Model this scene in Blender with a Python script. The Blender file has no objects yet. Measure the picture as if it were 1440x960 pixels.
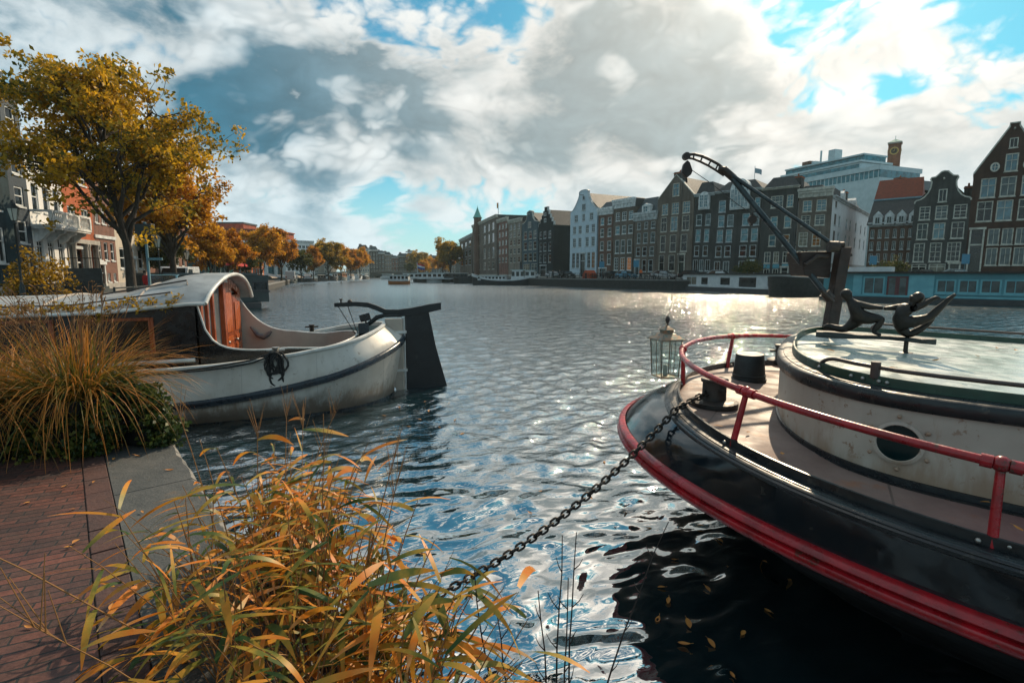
import bpy, math, random
import numpy as np
from mathutils import Vector, Matrix
R = math.radians
sc = bpy.context.scene
COL = sc.collection
random.seed(7)
rng = np.random.default_rng(11)

# ------------------------------------------------------------------ camera
CAM_H = 2.4
PITCH = math.atan(95 / 740)
cam_d = bpy.data.cameras.new('camera')
cam_d.sensor_width = 36.0
cam_d.lens = 740 / 1440 * 36
cam_d.clip_start = 0.05
cam_d.clip_end = 9000
cam = bpy.data.objects.new('camera', cam_d)
cam.location = (0, 0, CAM_H)
cam.rotation_euler = (math.pi / 2 - PITCH, 0, 0)
COL.objects.link(cam)
sc.camera = cam

# ------------------------------------------------------------------ light
SUN_AZ, SUN_EL = R(29), R(36)          # azimuth to the right of the view direction (+Y)
SUND = Vector((math.sin(SUN_AZ) * math.cos(SUN_EL), math.cos(SUN_AZ) * math.cos(SUN_EL), math.sin(SUN_EL)))
sl = bpy.data.lights.new('sun', 'SUN')
sl.energy = 3.4
sl.angle = R(0.6)
sl.color = (1.0, 0.80, 0.56)
so = bpy.data.objects.new('sun', sl)
so.rotation_euler = (-SUND).to_track_quat('-Z', 'Y').to_euler()
so.location = SUND * 50
COL.objects.link(so)
sc.view_settings.view_transform = 'Standard'
sc.view_settings.look = 'None'
sc.view_settings.exposure = 0.6
sc.view_settings.gamma = 1.0
sc.cycles.max_bounces = 6
sc.cycles.transparent_max_bounces = 8
sc.cycles.caustics_reflective = False
sc.cycles.caustics_refractive = False
sc.cycles.sample_clamp_indirect = 6.0
sc.cycles.use_denoising = True


class NT:
    """small helper for writing node trees"""
    def __init__(s, tree):
        s.t = tree; s.n = tree.nodes; s.l = tree.links
    def new(s, typ, ins=None, **kw):
        nd = s.n.new(typ)
        for k, v in kw.items(): setattr(nd, k, v)
        for k, v in (ins or {}).items():
            sock = nd.inputs[k]
            if isinstance(v, bpy.types.NodeSocket): s.l.new(v, sock)
            else: sock.default_value = v
        return nd
    def m(s, op, a, b=None, c=None, clamp=False):
        nd = s.n.new('ShaderNodeMath'); nd.operation = op; nd.use_clamp = clamp
        for i, v in enumerate((a, b, c)):
            if v is None: continue
            if isinstance(v, bpy.types.NodeSocket): s.l.new(v, nd.inputs[i])
            else: nd.inputs[i].default_value = v
        return nd.outputs[0]
    def vm(s, op, a, b=None, out=0):
        nd = s.n.new('ShaderNodeVectorMath'); nd.operation = op
        for i, v in enumerate((a, b)):
            if v is None: continue
            if isinstance(v, bpy.types.NodeSocket): s.l.new(v, nd.inputs[i])
            else: nd.inputs[i].default_value = v
        return nd.outputs[out]
    def ss(s, x, a, b, t0=0.0, t1=1.0, lin=False):
        nd = s.n.new('ShaderNodeMapRange'); nd.interpolation_type = 'LINEAR' if lin else 'SMOOTHSTEP'
        nd.inputs['From Min'].default_value = a; nd.inputs['From Max'].default_value = b
        nd.inputs['To Min'].default_value = t0; nd.inputs['To Max'].default_value = t1
        s.l.new(x, nd.inputs['Value']); return nd.outputs[0]
    def mix(s, f, a, b, blend='MIX'):
        nd = s.n.new('ShaderNodeMix'); nd.data_type = 'RGBA'; nd.blend_type = blend
        for k, v in ((0, f), (6, a), (7, b)):
            if isinstance(v, bpy.types.NodeSocket): s.l.new(v, nd.inputs[k])
            elif k == 0: nd.inputs[k].default_value = v
            else: nd.inputs[k].default_value = tuple(v) + (1,) if len(v) == 3 else v
        return nd.outputs[2]
    def noise(s, vec, scale, detail=4, rough=.55, dist=0, dim='3D', w=None):
        nd = s.n.new('ShaderNodeTexNoise'); nd.noise_dimensions = dim
        if vec is not None: s.l.new(vec, nd.inputs['Vector'])
        nd.inputs['Scale'].default_value = scale; nd.inputs['Detail'].default_value = detail
        nd.inputs['Roughness'].default_value = rough; nd.inputs['Distortion'].default_value = dist
        return nd.outputs['Fac']


def pix_dir(px, py):
    x = (px - 720) / 740; u = (480 - py) / 740
    v = Vector((x, math.cos(PITCH) + u * math.sin(PITCH), -math.sin(PITCH) + u * math.cos(PITCH)))
    return v.normalized()


# ------------------------------------------------------------------ sky
world = bpy.data.worlds.new('World')
sc.world = world
world.use_nodes = True
W = NT(world.node_tree)
W.n.clear()
sky = W.new('ShaderNodeTexSky')
sky.sky_type = 'NISHITA'
sky.sun_disc = False
sky.sun_elevation = SUN_EL
sky.sun_rotation = SUN_AZ
sky.air_density = 1.0
sky.dust_density = 0.6
sky.ozone_density = 2.0
tc = W.new('ShaderNodeTexCoord')
D = W.vm('NORMALIZE', tc.outputs['Generated'])
sep = W.new('ShaderNodeSeparateXYZ', {0: D})
# clouds as lumps round the sky, a little flattened, finer and flatter towards the horizon
sv_ = W.new('ShaderNodeCombineXYZ', {0: sep.outputs[0], 1: sep.outputs[1], 2: W.m('MULTIPLY', sep.outputs[2], 1.7)}).outputs[0]
warp = W.new('ShaderNodeTexNoise', {'Vector': sv_, 'Scale': 3.0, 'Detail': 2.0}).outputs['Color']
wsc = W.new('ShaderNodeVectorMath', {0: W.vm('SUBTRACT', warp, (.5, .5, .5)), 'Scale': .16}, operation='SCALE').outputs[0]
uvw = W.vm('ADD', sv_, wsc)
nA = W.noise(uvw, 2.6, 1, .5)
nB = W.noise(uvw, 6.0, 7, .60)
def billow(vec, scale):
    return W.m('MULTIPLY', W.m('ABSOLUTE', W.m('SUBTRACT', W.noise(vec, scale, 0), .5)), 2.0)
pfv = W.vm('ADD', uvw, W.new('ShaderNodeVectorMath', {0: W.vm('SUBTRACT', W.new('ShaderNodeTexNoise', {'Vector': uvw, 'Scale': 11.0, 'Detail': 1.0}).outputs['Color'], (.5, .5, .5)), 'Scale': .05}, operation='SCALE').outputs[0])
puff = W.m('ADD', W.m('ADD', W.m('MULTIPLY', billow(pfv, 9.0), .55), W.m('MULTIPLY', billow(pfv, 20.0), .38)), W.m('MULTIPLY', billow(pfv, 43.0), .24))
nC = puff


def blob(px, py, rad_px, amt, sq=1.0):
    """a smooth lobe of the cloud field round one sky direction"""
    c = pix_dir(px, py)
    d = W.vm('SUBTRACT', D, tuple(c))
    if sq != 1.0: d = W.vm('MULTIPLY', d, (1, 1, sq))
    ln = W.vm('LENGTH', d, None, out=1)
    return W.ss(ln, rad_px / 740 * 1.35, 0.0, 0.0, amt)


def total(items):
    acc = None
    for b in items: acc = b if acc is None else W.m('ADD', acc, b)
    return acc


dens_shift = total([
    # openings of blue
    blob(600, -20, 120, -.20), blob(480, 5, 50, -.08), blob(740, 5, 70, -.16), blob(415, 283, 80, -.18, 2), blob(530, 275, 65, -.30, 1.6), blob(600, 330, 60, -.06, 1.6), blob(360, 0, 40, -.06, 2),
    blob(1110, 5, 80, -.20), blob(1420, 30, 75, -.24), blob(1215, 130, 60, -.14, 2), blob(720, 80, 30, -.10), blob(1265, 120, 40, -.15, 2), blob(1150, 140, 30, -.12, 1.5),
    blob(620, -330, 220, -.10), blob(1000, -260, 160, -.06), blob(820, -700, 400, -.06), blob(820, -120, 140, .10),
    # banks of cloud
    blob(950, 120, 240, .26), blob(620, 120, 160, .16), blob(200, 10, 190, .18), blob(450, 110, 150, .12), blob(470, 230, 80, .18, 2), blob(330, 230, 110, .16), blob(1000, 250, 150, .08, 1.5), blob(1290, 60, 120, .14), blob(1350, 180, 130, .12), blob(720, 230, 90, .14, 1.5), blob(590, 290, 50, .08, 2)])
dens = W.m('ADD', W.m('ADD', W.m('MULTIPLY', nA, .40), W.m('MULTIPLY', nB, .62)), W.m('MULTIPLY', puff, .30))
dens = W.m('ADD', W.m('SUBTRACT', dens, .085), W.m('MULTIPLY', dens_shift, .85))
mask = W.ss(dens, .415, .545)
thick = total([
    blob(930, 130, 210, .46), blob(505, 108, 115, 1.5, 1.5), blob(580, 150, 90, .55, 1.5), blob(330, 150, 140, .55), blob(400, 190, 90, .35, 1.6), blob(1060, 190, 110, .15, 1.3), blob(770, 60, 80, .25),
    blob(460, 255, 60, .35, 2), blob(360, 255, 60, .2, 2), blob(60, 40, 120, .3), blob(850, 200, 90, .15), blob(690, 175, 60, .12, 2)])
nS = W.noise(uvw, 5.0, 4, .5)
shade = W.m('ADD', W.m('MULTIPLY', W.ss(nS, .36, .60), .62), W.m('MULTIPLY', thick, W.ss(W.m('SUBTRACT', nS, W.m('MULTIPLY', puff, .35)), .14, .60, .30, 1.0)))
shade = W.m('MULTIPLY', shade, W.ss(dens, .44, .70))
shade = W.m('ADD', shade, W.m('MULTIPLY', W.ss(puff, .36, .06), .26))
shade = W.m('ADD', shade, W.m('MULTIPLY', W.m('SUBTRACT', nB, .5), .9), clamp=True)
shade = W.m('MINIMUM', shade, 1.0)
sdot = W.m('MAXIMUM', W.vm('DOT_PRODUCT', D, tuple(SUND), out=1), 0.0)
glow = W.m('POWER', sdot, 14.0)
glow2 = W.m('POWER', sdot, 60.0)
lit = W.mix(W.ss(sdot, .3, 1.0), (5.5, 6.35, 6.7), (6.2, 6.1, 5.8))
back = W.ss(W.vm('DOT_PRODUCT', D, (math.sin(SUN_AZ), math.cos(SUN_AZ), .35), out=1), -.25, .30)  # unseen clouds behind the camera are dimmed to weaken the fill light
lit = W.mix(back, (3.6, 4.5, 4.7), lit)
dark = W.mix(W.ss(sdot, .52, .90), (0.10, 1.05, 1.70), (1.7, 2.25, 2.45))
dark = W.mix(back, (1.4, 2.2, 2.5), dark)
ccol = W.mix(W.ss(shade, -.1, 1.15), lit, dark)
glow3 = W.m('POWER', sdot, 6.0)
tex_ = W.m('ADD', W.m('MULTIPLY', W.ss(nB, .30, .70), .30), W.m('MULTIPLY', puff, .34))
tex_ = W.m('ADD', tex_, .74)
ccol = W.new('ShaderNodeVectorMath', {0: ccol, 'Scale': tex_}, operation='SCALE').outputs[0]
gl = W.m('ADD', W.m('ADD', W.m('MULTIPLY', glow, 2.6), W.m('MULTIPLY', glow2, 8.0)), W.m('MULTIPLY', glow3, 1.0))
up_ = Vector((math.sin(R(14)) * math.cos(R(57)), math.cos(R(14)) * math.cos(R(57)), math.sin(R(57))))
gl = W.m('ADD', gl, W.ss(W.vm('DOT_PRODUCT', D, tuple(up_), out=1), .90, .985, 0.0, 7.0))   # bright patch added in the unseen sky above the view, to brighten water and scene
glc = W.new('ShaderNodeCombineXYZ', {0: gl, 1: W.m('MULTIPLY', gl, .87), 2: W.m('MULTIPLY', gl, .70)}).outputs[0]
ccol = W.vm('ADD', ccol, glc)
skc = W.mix(1.0, sky.outputs[0], (0.24, 0.66, 0.66), 'MULTIPLY')
final = W.mix(mask, skc, ccol)
# pale band of distant cloud low over the horizon
hz = W.ss(sep.outputs[2], .22, .02, 0.0, .62)
final = W.mix(hz, final, (4.6, 5.7, 6.2))
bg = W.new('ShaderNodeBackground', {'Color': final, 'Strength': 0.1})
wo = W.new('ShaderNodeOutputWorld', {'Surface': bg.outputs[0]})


# ------------------------------------------------------------------ materials
MATS = {}
def mat(name, col, rough=.6, metal=0.0, col2=None, scale=4.0, bump=0.0, bscale=None, detail=5, spec=.5, coat=0.0, streak=0.0, lo=.35, hi=.65, stretch=None, seam=0.0, grime=None, chips=None):
    if name in MATS: return MATS[name]
    m = bpy.data.materials.new(name); m.use_nodes = True
    N = NT(m.node_tree)
    b = N.n['Principled BSDF']
    b.inputs['Roughness'].default_value = rough; b.inputs['Metallic'].default_value = metal
    b.inputs['Specular IOR Level'].default_value = spec
    if coat: b.inputs['Coat Weight'].default_value = coat; b.inputs['Coat Roughness'].default_value = .06
    t = N.new('ShaderNodeTexCoord'); co = t.outputs['Object']
    if stretch: co = N.vm('MULTIPLY', co, stretch)
    col2 = col2 or tuple(c * .78 for c in col)
    f = N.ss(N.noise(co, scale, detail, .6), lo, hi)
    c = N.mix(f, col, col2)
    if streak:
        st = N.vm('MULTIPLY', t.outputs['Object'], (6, 6, .35))
        f2 = N.ss(N.noise(st, 1.3, 4, .6), .5, .75, 0, streak)
        c = N.mix(f2, c, tuple(x * .45 for x in col))
    if grime:          # weed and rust stains creeping up from the waterline, in their own ragged shapes
        zz = N.new('ShaderNodeSeparateXYZ', {0: t.outputs['Object']}).outputs[2]
        gz_ = N.m('ADD', N.ss(zz, grime[1], grime[0], 0, .55, lin=True), N.m('MULTIPLY', N.noise(N.vm('MULTIPLY', t.outputs['Object'], (5, 5, 1.1)), 1.6, 6, .65), .62))
        c = N.mix(N.ss(gz_, .52, .78, 0, .85), c, grime[2])
        sp = N.ss(N.noise(N.vm('MULTIPLY', t.outputs['Object'], (3, 3, .8)), 3.0, 7, .7), .60, .72, 0, .45)
        c = N.mix(sp, c, grime[2])
    if chips:         # scuffs and chipped paint
        k_ = N.m('MULTIPLY', N.ss(N.noise(co, 13.0, 6, .72), .585, .635), N.ss(N.noise(co, 1.6, 2), .42, .60, 0, chips[1]))
        c = N.mix(k_, c, chips[0])
    if seam:
        xs = N.new('ShaderNodeSeparateXYZ', {0: t.outputs['Object']}).outputs[0]
        sm = N.m('COMPARE', N.m('FRACT', N.m('MULTIPLY', xs, 1 / seam)), .5, .004 / seam)
        c = N.mix(N.m('MULTIPLY', sm, .5), c, tuple(x * .4 for x in col))
    N.l.new(c, b.inputs['Base Color'])
    rr = N.ss(N.noise(co, scale * 2.3, 3), .3, .7, max(.02, rough - .08), min(1, rough + .1)); N.l.new(rr, b.inputs['Roughness'])
    if bump:
        h = N.noise(co, bscale or scale * 4, 4)
        bp = N.new('ShaderNodeBump', {'Strength': bump, 'Distance': .02, 'Height': h}); N.l.new(bp.outputs[0], b.inputs['Normal'])
    MATS[name] = m; return m


def brick(name, col, col2, mortar=(.25, .24, .22), w=.21, h=.065, rough=.85):
    """brickwork for the facades, mapped on each wall by its own plane"""
    if name in MATS: return MATS[name]
    m = bpy.data.materials.new(name); m.use_nodes = True
    N = NT(m.node_tree); b = N.n['Principled BSDF']; b.inputs['Roughness'].default_value = rough; b.inputs['Specular IOR Level'].default_value = .25
    t = N.new('ShaderNodeTexCoord'); s = N.new('ShaderNodeSeparateXYZ', {0: t.outputs['Object']})
    u = N.m('ADD', s.outputs[0], s.outputs[1])
    v = N.new('ShaderNodeCombineXYZ', {0: u, 1: s.outputs[2], 2: 0.0}).outputs[0]
    bt = N.new('ShaderNodeTexBrick', {'Vector': v, 'Color1': col + (1,), 'Color2': col2 + (1,), 'Mortar': mortar + (1,), 'Scale': 1.0, 'Mortar Size': .008, 'Brick Width': w, 'Row Height': h})
    big = N.ss(N.noise(t.outputs['Object'], .35, 5, .6), .3, .7, .72, 1.18)
    st = N.ss(N.noise(N.vm('MULTIPLY', t.outputs['Object'], (1.5, 1.5, .12)), 1.5, 4), .35, .75, 1.08, .70)
    c = N.vm('MULTIPLY', bt.outputs['Color'], N.new('ShaderNodeCombineXYZ', {0: big, 1: big, 2: big}).outputs[0])
    c = N.vm('MULTIPLY', c, N.new('ShaderNodeCombineXYZ', {0: st, 1: st, 2: st}).outputs[0])
    N.l.new(c, b.inputs['Base Color'])
    MATS[name] = m; return m


def emis(name, col, k):
    if name in MATS: return MATS[name]
    m = bpy.data.materials.new(name); m.use_nodes = True
    b = m.node_tree.nodes['Principled BSDF']
    b.inputs['Base Color'].default_value = tuple(col) + (1,); b.inputs['Emission Color'].default_value = tuple(col) + (1,); b.inputs['Emission Strength'].default_value = k
    b.inputs['Roughness'].default_value = .2
    MATS[name] = m; return m


def leafmat(name, cols, trans=.35, rough=.55, along=False):
    """foliage: each leaf gets its own tone, thin leaves let light through"""
    if name in MATS: return MATS[name]
    m = bpy.data.materials.new(name); m.use_nodes = True
    N = NT(m.node_tree); N.n.clear()
    g = N.new('ShaderNodeNewGeometry')
    rnd = g.outputs['Random Per Island']
    cr = N.new('ShaderNodeValToRGB'); els = cr.color_ramp.elements
    t = N.new('ShaderNodeTexCoord')
    if along:
        at = N.new('ShaderNodeAttribute', attribute_name='along')
        x = N.m('ADD', N.m('MULTIPLY', at.outputs['Fac'], .55), N.m('MULTIPLY', rnd, .62)); x = N.m('SUBTRACT', x, .14)
        x = N.m('ADD', x, N.m('MULTIPLY', N.m('SUBTRACT', N.noise(t.outputs['Object'], 9, 3), .5), .7), clamp=True)
    else:
        x = N.m('ADD', N.m('MULTIPLY', rnd, .55), N.m('MULTIPLY', N.ss(N.noise(t.outputs['Object'], .35, 3), .3, .7), .45))
    N.l.new(x, cr.inputs[0])
    n = len(cols)
    for i, c in enumerate(cols):
        e = els[0] if i == 0 else (els[1] if i == 1 else els.new(i / (n - 1)))
        e.position = i / (n - 1); e.color = tuple(c) + (1,)
    p = N.new('ShaderNodeBsdfPrincipled', {'Base Color': cr.outputs[0], 'Roughness': rough, 'Specular IOR Level': .3})
    tr = N.new('ShaderNodeBsdfTranslucent', {'Color': cr.outputs[0]})
    mx = N.new('ShaderNodeMixShader', {0: trans, 1: p.outputs[0], 2: tr.outputs[0]})
    N.new('ShaderNodeOutputMaterial', {0: mx.outputs[0]})
    MATS[name] = m; return m


# ------------------------------------------------------------------ mesh building
class MB:
    def __init__(s): s.v = []; s.f = []; s.mi = []; s.cur = 0; s.M = None
    def add(s, vs, fs):
        o = len(s.v)
        if s.M is not None: vs = [s.M @ Vector(v) for v in vs]
        s.v += [tuple(v) for v in vs]
        s.f += [tuple(i + o for i in f) for f in fs]; s.mi += [s.cur] * len(fs); return s
    def box(s, x0, x1, y0, y1, z0, z1):
        return s.add([(x0, y0, z0), (x1, y0, z0), (x1, y1, z0), (x0, y1, z0), (x0, y0, z1), (x1, y0, z1), (x1, y1, z1), (x0, y1, z1)],
                     [(0, 3, 2, 1), (4, 5, 6, 7), (0, 1, 5, 4), (1, 2, 6, 5), (2, 3, 7, 6), (3, 0, 4, 7)])
    def quad(s, a, b, c, d): return s.add([a, b, c, d], [(0, 1, 2, 3)])
    def poly(s, pts): return s.add(pts, [tuple(range(len(pts)))])
    def grid(s, rows, close_u=False, flip=False):
        n = len(rows[0]); vs = [p for r in rows for p in r]; fs = []
        for i in range(len(rows) - 1):
            for j in range(n if close_u else n - 1):
                k = (j + 1) % n
                q = (i * n + j, i * n + k, (i + 1) * n + k, (i + 1) * n + j)
                fs.append(q[::-1] if flip else q)
        return s.add(vs, fs)
    def tube(s, pts, r, n=8, closed=False, caps=True):
        P = [Vector(p) for p in pts]; m = len(P)
        rs = r if isinstance(r, (list, tuple)) else [r] * m
        rows = []; up = None
        for i in range(m):
            a = P[(i - 1) % m] if (closed or i > 0) else P[i]; b = P[(i + 1) % m] if (closed or i < m - 1) else P[i]
            t = (b - a)
            if t.length < 1e-9: t = Vector((0, 0, 1))
            t.normalize()
            if up is None: up = Vector((0, 0, 1)) if abs(t.z) < .9 else Vector((1, 0, 0))
            x = up - t * up.dot(t)
            if x.length < 1e-6: x = t.orthogonal()
            x.normalize(); up = x; y = t.cross(x)
            rows.append([P[i] + (x * math.cos(2 * math.pi * k / n) + y * math.sin(2 * math.pi * k / n)) * rs[i] for k in range(n)])
        if closed: rows.append(rows[0])
        s.grid(rows, True)
        if caps and not closed:
            s.add(rows[0], [tuple(range(n))[::-1]]); s.add(rows[-1], [tuple(range(n))])
        return s
    def lathe(s, prof, c=(0, 0, 0), n=16, ax='z'):
        rows = []
        for r, h in prof:
            row = []
            for k in range(n):
                a = 2 * math.pi * k / n; x, y = r * math.cos(a), r * math.sin(a)
                p = (x, y, h) if ax == 'z' else ((h, x, y) if ax == 'x' else (x, -h, y))
                row.append((c[0] + p[0], c[1] + p[1], c[2] + p[2]))
            rows.append(row)
        s.grid(rows, True)
        if prof[0][0] > 1e-5: s.add(rows[0], [tuple(range(n))[::-1]])
        if prof[-1][0] > 1e-5: s.add(rows[-1], [tuple(range(n))])
        return s
    def prism(s, poly, d0, d1, ax='y'):
        """polygon in the plane across axis ax, pulled from d0 to d1"""
        def P(a, b, d): return (a, d, b) if ax == 'y' else ((d, a, b) if ax == 'x' else (a, b, d))
        n = len(poly)
        vs = [P(a, b, d0) for a, b in poly] + [P(a, b, d1) for a, b in poly]
        return s.add(vs, [tuple(range(n)), tuple(range(2 * n - 1, n - 1, -1))] + [(i, i + n, (i + 1) % n + n, (i + 1) % n) for i in range(n)])
    def ball(s, c, r, n=10, sq=(1, 1, 1)):
        prof = [(math.sin(math.pi * i / (n // 2 + 1)) * r, -math.cos(math.pi * i / (n // 2 + 1)) * r) for i in range(n // 2 + 2)]
        M0 = s.M; T = Matrix.Translation(c) @ Matrix.Diagonal((*sq, 1)); s.M = (M0 @ T) if M0 is not None else T
        s.lathe(prof, (0, 0, 0), n); s.M = M0; return s
    def mesh(s, name, mats, smooth=None):
        me = bpy.data.meshes.new(name)
        me.from_pydata(s.v, [], s.f)
        for m in (mats if isinstance(mats, (list, tuple)) else [mats]): me.materials.append(m)
        me.polygons.foreach_set('material_index', s.mi)
        me.update()
        import bmesh
        bm = bmesh.new(); bm.from_mesh(me); bmesh.ops.remove_doubles(bm, verts=bm.verts, dist=1e-5); bmesh.ops.recalc_face_normals(bm, faces=bm.faces); bm.to_mesh(me); bm.free()
        if smooth is not None:
            me.polygons.foreach_set('use_smooth', [True] * len(me.polygons)); me.set_sharp_from_angle(angle=R(smooth))
        return me
    def build(s, name, mats, parent=None, smooth=None, bevel=0.0):
        o = bpy.data.objects.new(name, s.mesh(name, mats, smooth))
        COL.objects.link(o)
        if parent is not None: o.parent = parent
        if bevel:
            b = o.modifiers.new('bevel', 'BEVEL'); b.width = bevel; b.segments = 2; b.limit_method = 'ANGLE'
        return o


def npmesh(name, verts, faces_n, mats, attr=None, smooth=False, loops=None):
    """mesh straight from arrays: verts (N,3); faces are consecutive runs of faces_n vertices unless loops is given"""
    me = bpy.data.meshes.new(name)
    verts = np.asarray(verts, dtype=np.float32)
    nv = len(verts)
    if loops is None: loops = np.arange(nv, dtype=np.int32)
    nf = len(loops) // faces_n
    me.vertices.add(nv); me.vertices.foreach_set('co', verts.ravel())
    me.loops.add(len(loops)); me.loops.foreach_set('vertex_index', np.asarray(loops, dtype=np.int32))
    me.polygons.add(nf)
    me.polygons.foreach_set('loop_start', np.arange(nf, dtype=np.int32) * faces_n)
    me.polygons.foreach_set('loop_total', np.full(nf, faces_n, dtype=np.int32))
    if smooth: me.polygons.foreach_set('use_smooth', np.ones(nf, dtype=bool))
    me.materials.append(mats)
    if attr is not None:
        a = me.attributes.new('along', 'FLOAT', 'POINT'); a.data.foreach_set('value', np.asarray(attr, dtype=np.float32))
    me.update(); me.validate()
    return me


def link(name, me, parent=None, loc=None, rotz=None):
    o = bpy.data.objects.new(name, me); COL.objects.link(o)
    if parent is not None: o.parent = parent
    if loc is not None: o.location = loc
    if rotz is not None: o.rotation_euler = (0, 0, rotz)
    return o


def tag(o, label=None, cat=None, group=None, kind=None):
    for k, v in (('label', label), ('category', cat), ('group', group), ('kind', kind)):
        if v: o[k] = v
    return o


def thing(name, label, cat, loc=(0, 0, 0), rotz=0.0, group=None):
    o = bpy.data.objects.new(name, None); COL.objects.link(o)
    o.location = loc; o.rotation_euler = (0, 0, rotz); o.empty_display_size = .2
    return tag(o, label, cat, group)


def copy_tree(o, parent=None):
    c = o.copy(); COL.objects.link(c)
    if parent is not None: c.parent = parent
    for ch in list(o.children): copy_tree(ch, c)
    return c


def at_z(px, py, z):
    d = pix_dir(px, py); t = (z - CAM_H) / d.z
    return Vector((d.x * t, d.y * t, z))


def at_y(px, py, y):
    d = pix_dir(px, py); t = y / d.y
    return Vector((d.x * t, y, CAM_H + d.z * t))


def zy(py, y, px=720): return at_y(px, py, y).z
# ------------------------------------------------------------------ water
def water_material():
    m = bpy.data.materials.new('canal_water'); m.use_nodes = True
    N = NT(m.node_tree); b = N.n['Principled BSDF']
    b.inputs['Base Color'].default_value = (.003, .016, .021, 1); b.inputs['Roughness'].default_value = .02
    b.inputs['IOR'].default_value = 6.0; b.inputs['Specular IOR Level'].default_value = .5
    t = N.new('ShaderNodeTexCoord'); P = t.outputs['Object']
    s = N.new('ShaderNodeSeparateXYZ', {0: P})
    dist = N.vm('LENGTH', P, None, out=1)
    # sheltered, smooth water close to the quay; wind-ruffled further out
    gust = N.noise(P, .11, 2)
    open_ = N.ss(N.m('ADD', dist, N.m('MULTIPLY', N.m('SUBTRACT', gust, .5), 6.0)), 4.0, 10.0)
    far = N.ss(dist, 9, 45)
    rot = N.new('ShaderNodeVectorRotate', {'Vector': P, 'Angle': R(-24)}, rotation_type='Z_AXIS').outputs[0]
    h1 = N.noise(N.vm('MULTIPLY', rot, (1.0, 1.35, 1)), .95, 0, .4, 2.2)
    h2 = N.noise(N.vm('MULTIPLY', rot, (1.0, 1.9, 1)), 2.6, 1, .45, .9)
    h3 = N.noise(N.vm('MULTIPLY', rot, (1.0, 2.0, 1)), 5.2, 3, .55, .4)
    h4 = N.noise(N.vm('MULTIPLY', rot, (1.0, 1.6, 1)), 15.0, 2, .5)
    h5 = N.noise(N.vm('MULTIPLY', rot, (1.0, 2.2, 1)), 1.1, 2, .5)
    h = N.m('MULTIPLY', h1, N.ss(open_, 0, 1, .085, .012, lin=True))
    h = N.m('ADD', h, N.m('MULTIPLY', h2, N.ss(open_, 0, 1, .016, .006, lin=True)))
    h = N.m('ADD', h, N.m('MULTIPLY', h3, N.ss(open_, 0, 1, .0015, .027, lin=True)))
    h = N.m('ADD', h, N.m('MULTIPLY', h4, N.ss(open_, 0, 1, .0, .0075, lin=True)))
    h = N.m('ADD', h, N.m('MULTIPLY', h5, N.ss(far, 0, 1, .0, .14, lin=True)))
    bp = N.new('ShaderNodeBump', {'Strength': 1.0, 'Distance': 1.0, 'Height': h})
    N.l.new(bp.outputs[0], b.inputs['Normal'])
    N.l.new(N.ss(dist, 10, 80, .02, .20), b.inputs['Roughness'])          # far off, the small waves are finer than a pixel
    return m


def water_mesh():
    """wind waves as a real surface, finest near the landing, with a flat sheet to the horizon round it"""
    g = np.random.default_rng(5)
    nr, na = 880, 900
    r = 1.2 * np.exp(np.linspace(0, math.log(190 / 1.2), nr)); az = np.linspace(R(-62), R(62), na)
    RR, AA = np.meshgrid(r, az, indexing='ij'); X = RR * np.sin(AA); Y = RR * np.cos(AA) - .6
    Z = np.zeros_like(X); dr = RR * (math.log(190 / 1.2) / nr)
    n = 84; lam = np.exp(g.uniform(math.log(.14), math.log(1.3), n)); th = R(-38) + g.normal(0, R(42), n); ph = g.uniform(0, 2 * math.pi, n)
    calm = 1 / (1 + np.exp(-(RR - 6.5 + 1.2 * np.sin(X * .9) + .8 * np.sin(Y * .7 + X * .4)) / 1.1))
    gust = .75 + .35 * np.sin(X * .11 + 1.3 * np.sin(Y * .07)) * np.sin(Y * .13 + .8)
    for i in range(n):
        k = 2 * math.pi / lam[i]; w = np.clip((lam[i] / dr - 3.0) / 3.0, 0, 1)
        amp = .038 * (1.25 if lam[i] < .45 else (.7 if lam[i] < .8 else .35)) / k
        damp = calm * gust + (1 - calm) * (.10 if lam[i] < .6 else .30)
        Z += amp * w * damp * np.sin(k * (X * math.cos(th[i]) + Y * math.sin(th[i])) + ph[i])
    edge = np.clip((R(62) - np.abs(AA)) / R(4), 0, 1) * np.clip((190 - RR) / 60, 0, 1)
    Z = Z * edge
    V = np.stack([X, Y, Z], -1).reshape(-1, 3)
    i, j = np.meshgrid(np.arange(nr - 1), np.arange(na - 1), indexing='ij'); a = (i * na + j).ravel()
    q = np.stack([a, a + 1, a + na + 1, a + na], 1)[:, ::-1]
    nv = len(V); V = np.concatenate([V, np.array([(-3000, -60, -.14), (3000, -60, -.14), (3000, 5000, -.14), (-3000, 5000, -.14)])])
    loops = np.concatenate([q.ravel(), np.arange(nv, nv + 4)])
    return npmesh('water', V, 4, water_material(), smooth=True, loops=loops)
tag(link('water', water_mesh()), kind='structure')

# ------------------------------------------------------------------ banks
M_asph = mat('asphalt', (.055, .054, .052), .9, col2=(.075, .07, .066), scale=1.5)
M_pave = mat('paving', (.16, .13, .11), .88, col2=(.11, .09, .08), scale=2.0)
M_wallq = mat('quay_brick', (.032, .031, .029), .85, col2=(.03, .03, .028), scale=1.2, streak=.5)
M_copestone = mat('coping_stone', (.20, .20, .19), .8, col2=(.13, .13, .125), scale=3)
ST = 1.5                                                              # street level over the water

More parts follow.
